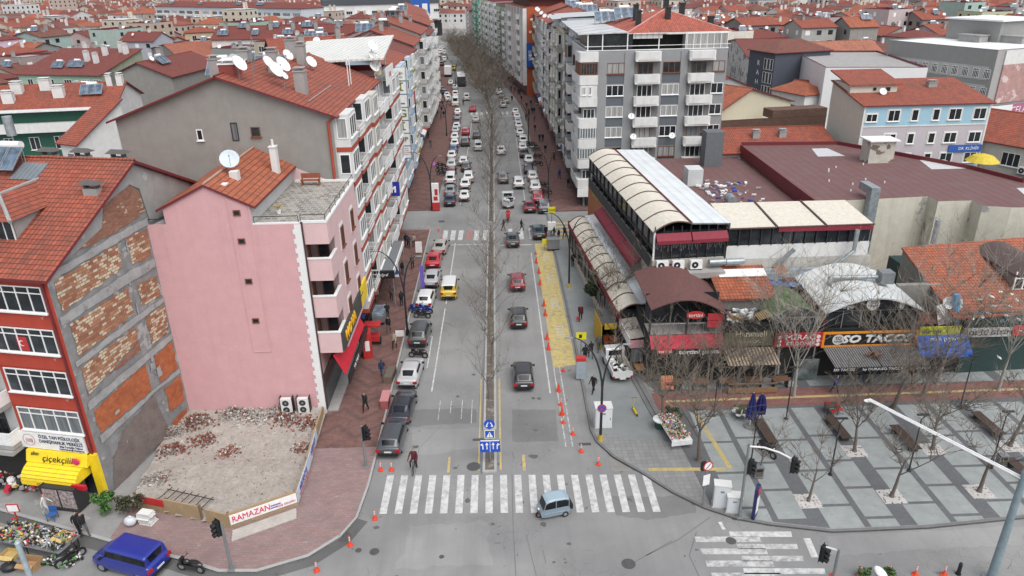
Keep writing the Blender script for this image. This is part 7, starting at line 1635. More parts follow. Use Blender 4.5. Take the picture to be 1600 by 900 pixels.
def leafy(name,label,cat,x,y,z,rx,ry,h,n,col,s=.12,seed=1,trunk=True,kind=None):
 r=random.Random(seed);t=T(name,label,cat,(x,y,z));m=M()
 cl=[(r.uniform(-.7,.7)*rx,r.uniform(-.7,.7)*ry,h*r.uniform(.3,.95),r.uniform(.25,.5))for i in range(14)]
 for i in range(n):
  c=r.choice(cl);th,ph=r.uniform(0,6.283),r.uniform(-1,1);rr_=c[3]*(r.random()**.4);q=math.sqrt(1-ph*ph)
  p=Vector((c[0]+rx*rr_*q*math.cos(th),c[1]+ry*rr_*q*math.sin(th),c[2]+h*.45*rr_*ph))
  u=Vector((r.uniform(-1,1),r.uniform(-1,1),r.uniform(-.6,.6))).normalized()*s*r.uniform(.6,1.3);w=u.cross(Vector((r.uniform(-1,1),r.uniform(-1,1),r.uniform(-1,1)))).normalized()*s*.5
  m.face([p-u,p+w,p+u,p-w],r.choice([0,0,1]))
 m.build('crown' if trunk else 'foliage',[flat('leaf_'+str(col),col,.7,var=.35),flat('leafd_'+str(col),tuple(c*.55 for c in col),.7,var=.3)],t,uv=False)
 M().tube([(0,0,-.1),(.05,.02,h*.5),(0,.05,h*.8)],[.12 if trunk else .03,.08 if trunk else .02,.02],7).build('trunk' if trunk else 'stem',BARK,t,uv=False);return t
v=g(933,482,.12);leafy('evergreen_tree','dark evergreen tree at the corner of the veranda','tree',v.x,v.y+.5,.12,1.5,1.5,4.2,3600,(.035,.05,.022),.16,2)
v=g(162,805,.12);leafy('potted_shrub','glossy green shrub beside the yellow pillar','plant',v.x,v.y+.3,.12,.75,.6,1.5,900,(.06,.16,.03),.12,3,False)
v=g(200,806,.12);leafy('shrub','dark brown-green bush beside the white stacked sheets','plant',v.x+.2,v.y+.3,.12,1.0,.6,1.3,1000,(.06,.06,.03),.1,4,False)
for i,(px,py)in enumerate(((1350,903),(1388,905))):v=g(px,py,0);leafy('roadside_plant',['green tuft at the frame edge left of the white lamp head','green tuft at the frame edge right of the white lamp head'][i],'plant',v.x,v.y,0,.4,.3,.7,250,(.07,.13,.04),.1,5+i,False)
# PEOPLE
SKIN=flat('skin',(.45,.26,.18),.6,var=.05);HAIR=flat('hair_dark',(.015,.011,.009),.7);SHOE=flat('shoe_dark',(.02,.02,.02),.6)
PM={}
def person_mesh(pose):
 if pose in PM:return PM[pose]
 s={'walk':1,'walk2':-1,'stand':0,'ride':0}[pose]
 V=[];E=[];Rd=[]
 def add(p,r,par=None):
  V.append(p);Rd.append(r);
  if par is not None:E.append((par,len(V)-1))
  return len(V)-1
 pel=add((0,0,.95),(.17,.13));sp=add((0,.0,1.14),(.165,.125),pel);ch=add((0,.0,1.34),(.185,.135),sp);nk=add((0,.01,1.47),(.062,.06),ch);hd=add((0,.035,1.58),(.085,.098),nk);ht=add((0,.03,1.70),(.075,.088),hd)
 ns=add((0,.135,1.60),(.016,.016),hd)
 for sx in(-1,1):
  a=sx*s
  sh=add((sx*.185,0,1.40),(.07,.07),ch)
  if pose=='ride':el=add((sx*.27,.18,1.2),(.052,.052),sh);wr=add((sx*.3,.42,1.08),(.036,.036),el);pm=add((sx*.3,.5,1.07),(.04,.025),wr)
  else:el=add((sx*.22,-.02-.12*a,1.13),(.05,.05),sh);wr=add((sx*.215,.10-.22*a,.90),(.035,.035),el);pm=add((sx*.21,.13-.24*a,.82),(.026,.042),wr)
  for k in range(4):
   f1=add((V[pm][0]+sx*.004,V[pm][1]+(k-1.5)*.02,V[pm][2]-.055-.006*(1.5-abs(k-1.5))),(.010,.010),pm);add((V[f1][0]-sx*.012,V[f1][1]+.004,V[f1][2]-.035),(.008,.008),f1)
  add((V[pm][0]-sx*.02,V[pm][1]+.05,V[pm][2]-.01),(.010,.010),pm)
  hp=add((sx*.095,0,.88),(.105,.105),pel)
  if pose=='ride':kn=add((sx*.2,.32,.78),(.07,.07),hp);an=add((sx*.22,.18,.38),(.05,.05),kn);add((sx*.22,.32,.33),(.04,.045),an)
  else:kn=add((sx*.10,.05+.15*a,.50),(.068,.068),hp);an=add((sx*.10,-.03+.27*a,.10+(.06 if a<0 else 0)),(.048,.05),kn);add((sx*.11,.12+.27*a,.045),(.04,.035),an)
 me=bpy.data.meshes.new('skel');me.from_pydata(V,E,[]);o=bpy.data.objects.new('skel',me);COL.objects.link(o)
 md=o.modifiers.new('s','SKIN');
 if not me.skin_vertices:me.skin_vertices.new()if hasattr(me.skin_vertices,'new')else None
 lay=me.skin_vertices[0].data
 for i,r in enumerate(Rd):lay[i].radius=r
 lay[0].use_root=True
 ms=o.modifiers.new('u','SUBSURF');ms.levels=1;ms.render_levels=1
 dg=bpy.context.evaluated_depsgraph_get();out=bpy.data.meshes.new_from_object(o.evaluated_get(dg));bpy.data.objects.remove(o)
 out.name='person';out.materials.clear()
 for m_ in(SKIN,HAIR,SKIN,SKIN,SHOE):out.materials.append(m_)
 for p in out.polygons:
  c=p.center
  if c.z>1.50:k=1 if(c.z>1.66 or c.y<.02)else 0
  elif c.z>.86 or(pose=='ride' and c.z>.9 and c.y>.3):k=2 if not(abs(c.x)>.19 and c.z<.88)else 0
  elif abs(c.x)>.18 and c.z>.70 and pose!='ride':k=0
  elif c.z<.11 or(pose=='ride' and c.z<.4):k=4
  else:k=3
  p.material_index=k;p.use_smooth=True
 PM[pose]=out;return out
CL={n:flat('cloth_'+n,c,.9,var=.2)for n,c in dict(black=(.012,.012,.014),navy=(.018,.026,.06),grey=(.09,.09,.095),white=(.55,.54,.52),burgundy=(.08,.012,.018),blue=(.02,.05,.22),denim=(.07,.10,.15),pale=(.42,.46,.5),red=(.4,.02,.03),brown=(.09,.055,.035),beige=(.33,.28,.21),olive=(.06,.065,.035)).items()}
def person(px,py,top,legs,label,pose='walk',rz=0,hood=None,z=.124,group=None,sc=1.04):
 v=g(px,py,z);o=put('person',person_mesh(pose),None,(v.x,v.y,z),rz,sc);tag(o,label,'person',group)
 for i,m_ in((2,CL[top]),(3,CL[legs])):o.material_slots[i].link='OBJECT';o.material_slots[i].material=m_
 if hood:o.material_slots[1].link='OBJECT';o.material_slots[1].material=CL[hood]
 return o
person(572,643,'black','black','person in black coat walking alone on the worn red pavement near the parked cars','walk',2.9)
person(606,498,'black','black','person in black jacket walking in front of the red kiosk','walk2',0.1);person(608,520,'black','grey','person in dark jacket and grey trousers walking toward the camera near the red cart','walk',3.1)
person(628,478,'black','black','person in long black coat standing beside the left lamp post','stand',.6)
person(635,385,'black','black','person in black walking out of the banded building corner','walk',.1);person(639,388,'navy','black','person in navy jacket walking by the side street corner','walk2',.1);person(647,386,'beige','black','person in beige jacket walking by the side street corner','walk',.1)
person(927,614,'black','black','person in black coat walking past the lamp with baskets','walk2',2.4);person(925,622,'grey','black','person in dark grey jacket striding beside the pavement kerb','walk',-.8)if 0 else None
person(907,501,'burgundy','black','person in burgundy coat carrying a red bag on the right pavement','walk',3.0);v=g(903.5,500,.5);o=M().box(-.14,.14,-.06,.06,0,.34).tube([(-.08,0,.34),(0,0,.5),(.08,0,.34)],.012,4).build('shopping_bag',REDP,None,(v.x,v.y+.3,.35),uv=False);tag(o,'red shopping bag held by the person in burgundy','bag')
person(914,566,'black','black','person in long black coat by the grey parking machine','walk',.1);person(923,560,'black','grey','person in black coat beside another in black near the white pickup','walk2',.2);person(935,550,'grey','grey','person in grey jacket beside the orange seats','walk',.2,hood='grey')
person(853,372,'black','black','person in black standing by the dark teal saloon','stand',2.6);person(866,373,'black','grey','person in black crossing the yellow hatching','walk',1.0);person(873,377,'black','black','person in black coat beside the yellow taxi sign','stand',2.0);person(882,373,'black','black','person in dark clothes by the veranda corner','walk',-.5)
person(787,361,'black','brown','person in black jacket crossing the avenue by the median','walk',1.5,z=.006);person(815,361,'black','black','person in black striding across the right roadway','walk2',-1.5,z=.006)
person(895,417,'black','black','person in black standing by the second lamp post with yellow tag','stand',.3)
person(76,806,'white','pale','person in white jacket and pale trousers walking before the florist','walk',-1.2,hood='red');person(126,834,'black','black','person in black jacket walking with another before the florist','walk',-2.2);person(134,836,'black','grey','person in black coat and white shoes walking before the florist','walk2',-2.2)
person(1303,615,'blue','navy','person in bright blue jacket walking on the red cycle path','walk',-1.6);person(1283,576,'black','olive','person in black standing beside the striped taco awning','stand',2)
o=person(648,733,'burgundy','black','cyclist in burgundy jacket riding toward the crosswalk','ride',3.05,z=.05)
def bicycle(x,y,rz,label,col,z=.0,name='bicycle'):
 t=T(name,label,'bicycle',(x,y,z),rz)
 for yy in(-.52,.52):
  w=M();n=18
  pts=[(0,yy+.33*math.cos(6.2832*i/n),.34+.33*math.sin(6.2832*i/n))for i in range(n+1)];w.tube(pts,.022,5,caps=False)
  for i in range(0,n,3):w.tube([(0,yy,.34),pts[i]],.005,3)
  w.build('wheel',TYRE,t,uv=False)
 A,B,C,D=(0,-.52,.34),(0,-.08,.32),(0,-.18,.82),(0,.38,.82);F_=(0,.52,.34)
 m=M()
 for a,b_ in((A,B),(B,C),(C,A),(B,D),(C,D),(D,F_)):m.tube([a,b_],.024,5)
 m.build('frame',flat('bike_%s'%(col,),col,.4),t,uv=False);M().tube([(-.28,.36,1.02),(0,.36,.98),(.28,.36,1.02)],.018,5).tube([(0,.38,.82),(0,.36,1.0)],.02,5).build('handlebar',BLACK,t,uv=False);M().ball((0,-.2,.9),(.07,.13,.035),8,4).build('saddle',BLACK,t,uv=False);return t
v=g(648,735);bicycle(v.x,v.y,3.05,'bicycle ridden by the person in burgundy',(.03,.03,.03),.006)
v=g(1502,640,.13);bicycle(v.x,v.y,R_(70),'black bicycle leaning against the thin plaza lamp',(.03,.03,.035),.13)
o=person(640+948/6.154,240+646/6.154,'red','black','rider in red on the delivery motorcycle','ride',0,z=.05,hood='red')
for px,py,tp,lg,lb in((598,590,'navy','denim','person in navy jacket and jeans walking past the red kiosk'),(617,545,'beige','black','person in beige coat walking behind the dark grey parked car'),(612,470,'brown','black','person in brown jacket beside the glass-topped sales stand'),(630,430,'black','denim','person in black jacket and jeans near the violet flag'),(645,420,'grey','black','person in grey jacket by the white notice board'),(585,475,'olive','black','person in olive jacket standing in front of the yellow sign shop'),(1120,590,'grey','black','person in grey walking before the patisserie terrace'),(1340,600,'black','denim','person in black walking past the blue awning trees'),(1420,597,'burgundy','black','person in burgundy walking before the lottery shop')):
 person(px,py,tp,lg,lb,'walk' if px%2 else 'walk2',(.1,3.0)[py%2])
pr=random.Random(4)
for(ox,oy,pts)in((640,120,[(205,680),(180,590),(265,385),(305,405),(330,395),(310,350),(255,290),(268,310),(290,290),(318,290),(300,235),(1205,530),(1250,625),(1280,625),(1305,735),(1390,800),(1200,440),(1120,420),(1145,370),(1180,360),(1200,360),(1165,285),(1125,310),(1075,240),(975,140),(1010,150),(1060,180),(880,100),(855,105),(518,275),(985,240),(1045,170)]),(640,240,[(1440,245),(1525,335),(1390,65)])):
 for x,y in pts:
  tp=pr.choice(['black','black','navy','grey','black','brown','burgundy','olive','beige','blue','black'])
  where='on the left pavement of the far avenue' if x<420 else 'in the left roadway' if x<700 else 'on the right pavement of the far avenue'
  person(ox+x/6.154,oy+y/6.154,tp,pr.choice(['black','black','denim','grey']),f'person in {tp} walking {where}',pr.choice(['walk','walk2']),pr.choice([0.1,3.1]),group='people walking along the avenue')
  # STREET FURNITURE
ORG=flat('cone_orange_red',(.62,.06,.025),.5);CW=flat('cone_white',(.7,.7,.7),.5);RUB=flat('rubber_black',(.02,.02,.02),.8)
def cone(px,py,kind,label,grp='red and white traffic cones'):
 v=g(px,py);t=T('traffic_cone',label,'traffic cone',(v.x,v.y,.006),rnd.uniform(0,1.5),grp)
 if kind=='post':
  t.scale=(.85,)*3;M().box(-.2,.2,-.2,.2,0,.05).tube([(0,0,.05),(0,0,.3)],[.16,.06],12).build('base',ORG,t,uv=False);M().tube([(0,0,.3),(0,0,.82)],[.055,.05],10).build('post',ORG,t,uv=False)
  for z in(.42,.56,.70):M().tube([(0,0,z),(0,0,z+.07)],.06,10).build('reflective_band',CW,t,uv=False)
 else:
  t.scale=(.85,)*3;M().box(-.25,.25,-.25,.25,0,.05).build('base',ORG,t,uv=False);M().tube([(0,0,.05),(0,0,.9)],[.19,.045],14).build('cone',ORG,t,uv=False)
  for z in(.38,.64):M().tube([(0,0,z),(0,0,z+.12)],[.192-.17*z+.004,.192-.17*(z+.12)+.004],14).build('reflective_band',CW,t,uv=False)
for p,l in(((595,735),'kerb-side striped cone just behind the dark grey estate car'),((612,735),'road-side striped cone just behind the dark grey estate car'),((586,811),'striped cone beside the left end of the crosswalk'),((547,852),'striped cone beside the manhole on the curved kerb'),((495,892),'striped cone lowest on the curved left kerb'),((880,580),'slim cone at the near end of the taxi bay'),((876,633),'slim cone on the patched right lane edge'),((880,661),'slim cone left of the white cabinet'),((895,679),'slim cone between kerb drain and white cabinet'),((908,706),'striped cone beside the drain grate, right kerb'),((935,726),'striped cone at the curve of the right kerb'),((670,361),'slim red post in the side street mouth, kerb side'),((685.5,361),'slim red post in the side street mouth, road side'),((691,374),'slim red post at the end of the second crosswalk'),((837,397),'slim cone at the far end of the taxi bay'),((855,382),'slim cone behind the dark teal saloon')):cone(*p,'post',l)
for i,x in enumerate((1302,1343,1388,1430,1475)):cone(x,900-(i>1)*2,'post','striped cone in the lower row along the cross street','cones along the cross street')
for p,l in(((838,411),'orange cone along the far part of the taxi bay'),((842,427),'wide orange cone in the middle of the taxi bay edge'),((844,445),'bright orange cone along the taxi bay beside the red hatchback'),((850,478),'orange cone in a pair beside the taxi bay'),((852,493),'wide orange cone ending the pair beside the taxi bay'),((855,530),'orange cone beside the black hatchback'),((857,546),'yellowed orange cone along the taxi bay'),((873,611),'orange cone standing in the right lane past the bay'),((878,648),'orange cone left of the white cabinet')):cone(*p,'cone',l)
LP=flat('lamp_post_dark',(.02,.022,.024),.5)
def lamp(px,py,label,H=8.6,arms=1.7,base=True,az=0,z=.12,extra=None):
 v=g(px,py,z);t=T('street_lamp',label,'street lamp',(v.x,v.y,z),az,'double-armed street lamps')
 M().tube([(0,0,0),(0,0,.5)],[.22,.16],10).build('base',flat('lamp_base_yellow',(.45,.33,.06))if base else LP,t,uv=False);M().tube([(0,0,.5),(0,0,H*.52)],[.11,.085],10).build('pole',LP,t,uv=False)
 for s,L,k in((-1,1.0,1.0),(1,.62,.86)):
  pts=[(0,0,H*.5)]
  for i in range(1,9):q=i/8;pts.append((s*arms*1.25*L*(q**1.7),0,H*.5+H*.5*k*math.sin(q*1.45)/math.sin(1.45)))
  a=M().tube(pts,[.075-.004*i for i in range(9)],8).build('arm',LP,t,uv=False);e=pts[-1];M().ball((e[0]+s*.28,0,e[2]-.02),(.38,.13,.06),10,5).build('lamp_head',GREYM,a,uv=False)
 return t
lamp(938,688,'dark double-armed lamp with round no-stopping sign beside the white cabinet');lamp(637,522,'dark double-armed lamp on the left red pavement beside parked motorcycles',base=False);lamp(889,449,'dark double-armed lamp with yellow tag beside the taxi bay');lamp(675,328,'dark double-armed lamp beside the red and white totem',base=False);lamp(857,318,'dark double-armed lamp on the right red pavement behind the grey off-roader',base=False)
for px,py,w_ in((698,212,'left pavement before the far crosswalk'),(826,226,'right pavement before the far crosswalk'),(712,140,'left pavement past the far crosswalk')):lamp(px,py,'distant double-armed lamp on the '+w_,base=False)
PL=flat('pole_grey',(.20,.215,.22),.5,.2)
def tlight(name,label,px,py,H,heads,arm=None,z=.12,az=0):
 v=g(px,py,z);t=T(name,label,'traffic light',(v.x,v.y,z),az)
 M().box(-.2,.2,-.2,.2,0,.06).tube([(0,0,.05),(0,0,H)],[.1,.075],10).build('pole',PL,t,uv=False)
 if arm:M().tube(arm,.06,8).build('arm',flat('arm_white',(.6,.6,.6)),t,uv=False)
 for(x,y,zz,a)in heads:
  h_=M().box(-.17,.17,-.12,.12,-.5,.5)
  for i in range(3):h_.tube([(0,-.12,.32-.32*i),(0,-.32,.30-.32*i)],[.14,.15],10)
  h_.box(-.24,.24,.1,.12,-.58,.58);h_.build('signal_head',BLACK,t,(x,y,zz),a,uv=False)
 return t
tlight('traffic_light','pedestrian signal on a thin grey pole by the left pavement edge',572,729,3.4,[(.25,0,2.8,1.0)]);tlight('traffic_light','pedestrian signal on a leaning grey pole before the rubble lot',362,890,3.4,[(-.3,0,3.1,-.6)])
tlight('traffic_light','tall grey signal mast with two black heads beside the grey cabinets',1155,808,5.6,[(.3,0,3.9,.9),(2.7,-.5,4.3,.8)],[(0,0,5.4),(.9,-.1,5.35),(1.8,-.3,5.1),(2.6,-.5,4.7)])
v=g(1098,790,.12);t=T('road_sign','round red no-turn sign on a grey pole at the plaza corner','road sign',(v.x,v.y,.12),R_(20));M().tube([(0,0,0),(0,0,3.5)],.06,8).build('pole',PL,t,uv=False)
def disc(par,y,z,r,mats,name='sign_disc',x=0):
 m=M().tube([(x,y,z),(x,y+.03,z)],r,22,0).tube([(x,y-.012,z),(x,y,z)],r*.78,20,1);return m.build(name,mats,par,uv=False)
disc(t,-.12,3.2,.36,[REDP,WHITE]);M().obox((-.22,-.15,2.98),(.06,0,0),(0,.01,0),(.38,0,.42)).build('slash',BLACK,t,uv=False);M().box(-.25,.25,-.1,-.07,1.7,2.5).build('plate',WHITE,t,uv=False);M().box(-.42,-.1,-.1,.1,2.9,3.5).build('signal_head',BLACK,t,uv=False)
v=g(938,688,.12);t=T('road_sign','round blue and red no-stopping sign fixed on the lamp pole','road sign',(v.x,v.y-.16,3.0));disc(t,-.02,0,.34,[REDP,flat('sign_disc_blue',(.03,.08,.4))]);M().obox((-.22,-.05,-.22),(.05,0,0),(0,.012,0),(.39,0,.42)).obox((.22,-.052,-.22),(-.05,0,0),(0,.012,0),(-.39,0,.42)).build('cross',REDP,t,uv=False)
SB=flat('road_sign_blue',(.015,.07,.42),.4)
t=T('road_sign','stack of blue road signs on the tip of the median','road sign',(-1.05,42.2,.16));M().tube([(0,.08,0),(0,.08,3.9)],.045,8).build('pole',PL,t,uv=False)
M().box(-.72,.72,-.03,0,.9,1.95).build('lane_panel',SB,t,uv=False);ar=M()
for x,b_ in((-.5,-1),(-.22,0),(.22,0),(.5,1)):
 ar.box(x-.035,x+.035,-.045,-.03,1.15,1.55)
 ar.face([(x-.12,-.046,1.52),(x+.12,-.046,1.52),(x,-.046,1.74)])if b_==0 else ar.face([(x+b_*.02,-.046,1.42),(x+b_*.02,-.046,1.68),(x+b_*.2,-.046,1.55)][::b_ if b_<0 else 1])
ar.box(-.66,.66,-.045,-.03,1.83,1.92).box(-.015,.015,-.045,-.03,.92,1.8).build('arrow',WHITE,t,uv=False)
M().box(-.36,.36,-.03,0,2.05,2.75).build('border',flat('sign_border',(.7,.72,.5)),t,uv=False);M().box(-.31,.31,-.042,-.03,2.1,2.7).build('crossing_panel',SB,t,uv=False);M().face([(-.24,-.046,2.16),(.24,-.046,2.16),(0,-.046,2.62)]).build('triangle',WHITE,t,uv=False);M().box(-.02,.02,-.052,-.048,2.2,2.42).ball((0,-.05,2.46),(.035,.01,.035),6,4).build('pedestrian',BLACK,t,uv=False)
d_=disc(t,-.03,3.22,.38,[SB,SB]);am=M()
for s in(-1,1):am.obox((s*.05,-.052,3.36),(s*.05,0,.05),(0,.006,0),(s*.12,0,-.24));am.face([(s*.08,-.054,3.06),(s*.26,-.054,3.02),(s*.22,-.054,3.2)][::s])
am.build('arrow',WHITE,t,uv=False)
A_=g(1548,905);zt=8.0;E0,E1=Vector((A_.x,A_.y,zt+.2)),None
STP=flat('mast_steel',(.25,.32,.35),.5,.35,var=.15)
t=T('lamp_mast','tall tapered galvanised lamp mast with long white twin-tube arm','street lamp',(A_.x,A_.y,0));hp=0
w=ray(1592,735);k_=(A_.x*w.x+A_.y*w.y)/(w.x**2+w.y**2);hp=CAMH+w.z*k_
M().box(-.35,.35,-.35,.35,0,.05).tube([(0,0,0),(0,0,hp)],[.24,.16],14).tube([(0,0,hp),(0,0,hp+.25)],[.19,.12],10).build('pole',STP,t,smooth=40)
q=g(1357,625,hp-.5);d=q-Vector((A_.x,A_.y,hp-.5));
for s in(-.09,.09):n_=Vector((-d.y,d.x,0)).normalized()*s;M().tube([n_+Vector((0,0,hp-.4)),n_+Vector((d.x,d.y,hp-.45))],.055,8).build('arm',WHITE,t,uv=False)
M().ball((d.x,d.y,hp-.55),(.3,.16,.1),10,5).build('lamp_head',WHITE,t,uv=False)
v=g(27,848,5.5);t=T('street_pole','pale grey pole top rising beside the street stall','pole',(v.x,v.y,0));M().tube([(0,0,0),(0,0,5.5)],[.16,.13],12).tube([(0,0,5.5),(0,0,5.62)],[.15,.08],12).build('pole',flat('pole_pale',(.36,.43,.46),.5,.2,var=.2),t,smooth=40);M().box(-.3,.3,-.3,.3,0,.05).build('base',PL,t)
v=g(1372,893,4.0);t=T('street_lamp','white oval lamp head on a pole at the lower frame edge','street lamp',(v.x+.1,v.y-.4,0));M().tube([(0,-.3,0),(0,-.3,3.7),(0,0,4.0)],.05,8).build('pole',PL,t,uv=False);M().ball((0,.3,4.0),(.26,.5,.1),12,6).build('lamp_head',WHITE,t,uv=False)
v=g(1276,905,0);tlight('traffic_light','black signal head with white arm at the lower frame edge',1296,930,3.3,[(-.55,.45,2.6,.7)],[(0,0,3.2),(-.5,.4,3.1)],z=0)
v=g(1497,897,0);t=T('bollard','single black bollard at the lower right road edge','bollard',(v.x,v.y,0));M().tube([(0,0,0),(0,0,.75),(0,0,.85)],[.11,.1,.05],10).build('post',BLACK,t,uv=False);M().tube([(0,0,0),(0,0,.06)],.16,10).build('base',BLACK,t,uv=False)
def cabinet(px,py,w_,d_,h_,label,mat,rz=0,name='utility_cabinet'):
 v=g(px,py,.12);t=T(name,label,'utility cabinet',(v.x,v.y,.12),rz);M().box(-w_/2,w_/2,0,d_,.08,h_).build('cabinet',mat,t);M().box(-w_/2-.04,w_/2+.04,-.04,d_+.04,h_,h_+.07).build('cap',WHITE2,t);M().box(-w_/2-.08,w_/2+.08,-.08,d_+.08,0,.08).build('plinth',CONC,t)
 M().box(-w_/2+.06,w_/2-.06,-.02,0,.2,h_-.12).box(w_/2-.16,w_/2-.12,-.045,-.02,h_*.45,h_*.55,1).build('door',[mat,BLACK],t);M().box(-.12,.12,-.026,-.02,h_*.72,h_*.8).build('vent',GREYM,t);return t
cabinet(943,670,1.25,.95,1.75,'large white cabinet on the right pavement beside the lamp',plaster('cabinet_white',(.66,.68,.68),.05,.1));cabinet(1126,795,1.0,.6,1.75,'taller pale grey cabinet at the plaza corner',plaster('cabinet_pale',(.58,.60,.61),.06,.1),R_(-12));cabinet(1146,803,.9,.6,1.25,'shorter pale grey cabinet at the plaza corner',plaster('cabinet_pale',(.58,.60,.61),.06,.1),R_(-12))
v=g(1178,808,.12);t=T('advertising_totem','navy information totem with red round top on the plaza corner','totem',(v.x,v.y,.12),R_(55));M().box(-.32,.32,-.1,.1,0,2.2).tube([(0,-.1,2.2),(0,.1,2.2)],.34,18).build('body',flat('totem_navy',(.015,.02,.09),.4),t,uv=False);M().tube([(0,-.13,2.1),(0,-.1,2.1)],.24,16).build('round_panel',REDP,t,uv=False);M().box(-.24,.24,-.12,-.1,.9,1.6).box(-.24,.24,-.12,-.1,.45,.8).build('notice',WHITE,t,uv=False)
v=g(682,328,.12);t=T('advertising_totem','white and red pharmacy-style totem beside the lamp by the side street','totem',(v.x,v.y,.12));M().box(-.5,.5,-.25,.25,1.2,4.0).build('white_panel',WHITE,t,uv=False);M().box(-.52,.52,-.27,.27,0,1.2).box(-.3,.3,-.28,-.25,1.5,2.1).box(-.1,.35,-.28,-.25,2.3,3.2).build('red_panel',REDP,t,uv=False)
v=g(683,268,.12);t=T('road_sign','pink and red round sign on the pavement behind the totem','road sign',(v.x,v.y-6,.12));M().tube([(0,0,0),(0,0,2.6)],.05,6).build('pole',PL,t,uv=False);disc(t,-.08,2.9,.45,[REDP,flat('sign_lilac',(.4,.2,.5))])
v=g(867,385,.12);t=T('waste_container','grey metal container at the head of the taxi bay','container',(v.x-.3,v.y-1,.12));M().box(-.75,.75,-.5,.5,.2,1.3).box(-.8,.8,-.55,.55,1.3,1.45).build('body',GREYM,t);M().box(-.7,-.5,-.3,.3,0,.2).box(.5,.7,-.3,.3,0,.2).build('wheel',BLACK,t,uv=False)
v=g(863,372,.12);t=T('taxi_sign','yellow taxi stand sign on a white box post','sign',(v.x-.1,v.y,.12));M().tube([(0,0,0),(0,0,4.2)],.05,6).build('pole',PL,t,uv=False);o=M().box(-.45,.45,-.08,.08,3.4,4.2).build('panel',flat('taxi_yellow',(.7,.62,.02),.5),t,uv=False);text(o,'TAKSİ',.3,BLACK,(0,-.1,3.8));M().box(-.5,.5,-.3,.3,1.2,2.2).build('white_box',WHITE,t,uv=False)
v=g(851,391,0);t=T('taxi_sign','small yellow notice board at the taxi bay end','sign',(v.x,v.y,.0));M().tube([(0,0,0),(0,0,1.0)],.03,6).build('pole',PL,t,uv=False);M().box(-.3,.3,-.04,.04,.8,1.5).build('panel',flat('taxi_yellow',(.7,.62,.02),.5),t,uv=False)
v=g(903,548,.12);t=T('road_sign','yellow sign plate with black figure on a post by the bay','road sign',(v.x+.15,v.y-1,.12));M().tube([(0,0,0),(0,0,2.2)],.04,6).build('pole',PL,t,uv=False);M().box(-.45,.45,-.05,-.02,1.7,2.4).build('panel',flat('taxi_yellow',(.7,.62,.02),.5),t,uv=False);M().box(-.2,.05,-.06,-.05,1.85,2.2).build('figure',BLACK,t,uv=False)
v=g(907,590,.12);t=T('parking_machine','grey ticket machine with red top beside the right kerb','machine',(v.x,v.y,.12));M().box(-.4,.4,-.25,.25,0,1.7).build('body',flat('machine_grey',(.3,.34,.37),.5),t,uv=False);M().box(-.42,.42,-.27,.27,1.7,2.0).build('top',REDP,t,uv=False)
BW_=flat('bench_brown',(.07,.045,.035),.7)
def bench(px,py,label,L=3.0,rz=0,w_=.75):
 v=g(px,py,.13);t=T('bench',label,'bench',(v.x,v.y,.13),rz,'long brown benches on the plaza')
 s=M()
 for i in range(5):s.box(-w_/2+i*w_/5,-w_/2+(i+.85)*w_/5,-L/2,L/2,.40,.46)
 s.build('seat',BW_,t)
 for y in(-L*.36,L*.36):M().box(-w_*.4,w_*.4,y-.12,y+.12,0,.40).build('leg',flat('bench_dark',(.03,.03,.03)),t)
for p,l in(((1195,680),'brown bench behind the black touring scooter'),((1308,674),'brown bench beside the red cafe chairs'),((1413,690),'brown bench under the middle plaza trees'),((1542,668),'brown bench right of the parked bicycle'),((1598,745),'brown bench at the frame edge by the tall mast')):bench(*p,l,rz=R_(2))
def plamp(px,py,label,rz=0,H=4.2):
 v=g(px,py,.13);t=T('plaza_lamp',label,'plaza lamp',(v.x,v.y,.13),rz,'thin plaza lamps');M().tube([(0,0,0),(0,0,.1)],.14,10).tube([(0,0,.1),(0,0,H)],[.055,.04],8).build('pole',LP,t,uv=False);M().tube([(0,0,H-.02),(.25,0,H+.35)],.03,6).box(-.35,.45,-.09,.09,H+.33,H+.4).build('lamp_head',LP,t,uv=False)
for p,l in(((1297,742),'thin black lamp between the first two gravel-pit trees'),((1420,736),'thin black lamp between the last two gravel-pit trees'),((1548,731),'thin black lamp by the litter bin near the tall mast'),((1172,732),'thin black lamp behind the tall signal mast'),((1115,650),'thin black lamp at the edge of the cycle path near the flower stall'),((1500,636),'thin black lamp with the bicycle leaning on it'),((1228,655),'thin black lamp with round red tag by the pale tree')):plamp(*p,l)
def bin_(px,py,label):
 v=g(px,py,.13);t=T('litter_bin',label,'litter bin',(v.x,v.y,.13));M().box(-.25,.25,-.2,.2,.15,.85).box(-.2,.2,-.21,-.2,.55,.75,1).build('bin',[flat('bin_brown',(.11,.09,.075)),BLACK],t);M().box(-.3,.3,-.25,.25,.85,.92).box(-.3,.3,-.25,.25,.08,.15).build('frame',GREYM,t);M().box(-.3,-.25,-.2,.2,0,.9).box(.25,.3,-.2,.2,0,.9).build('post',GREYM,t)
bin_(1563,727,'brown litter bin beside the thin lamp near the tall mast');bin_(1184,745,'brown litter bin behind the signal mast')
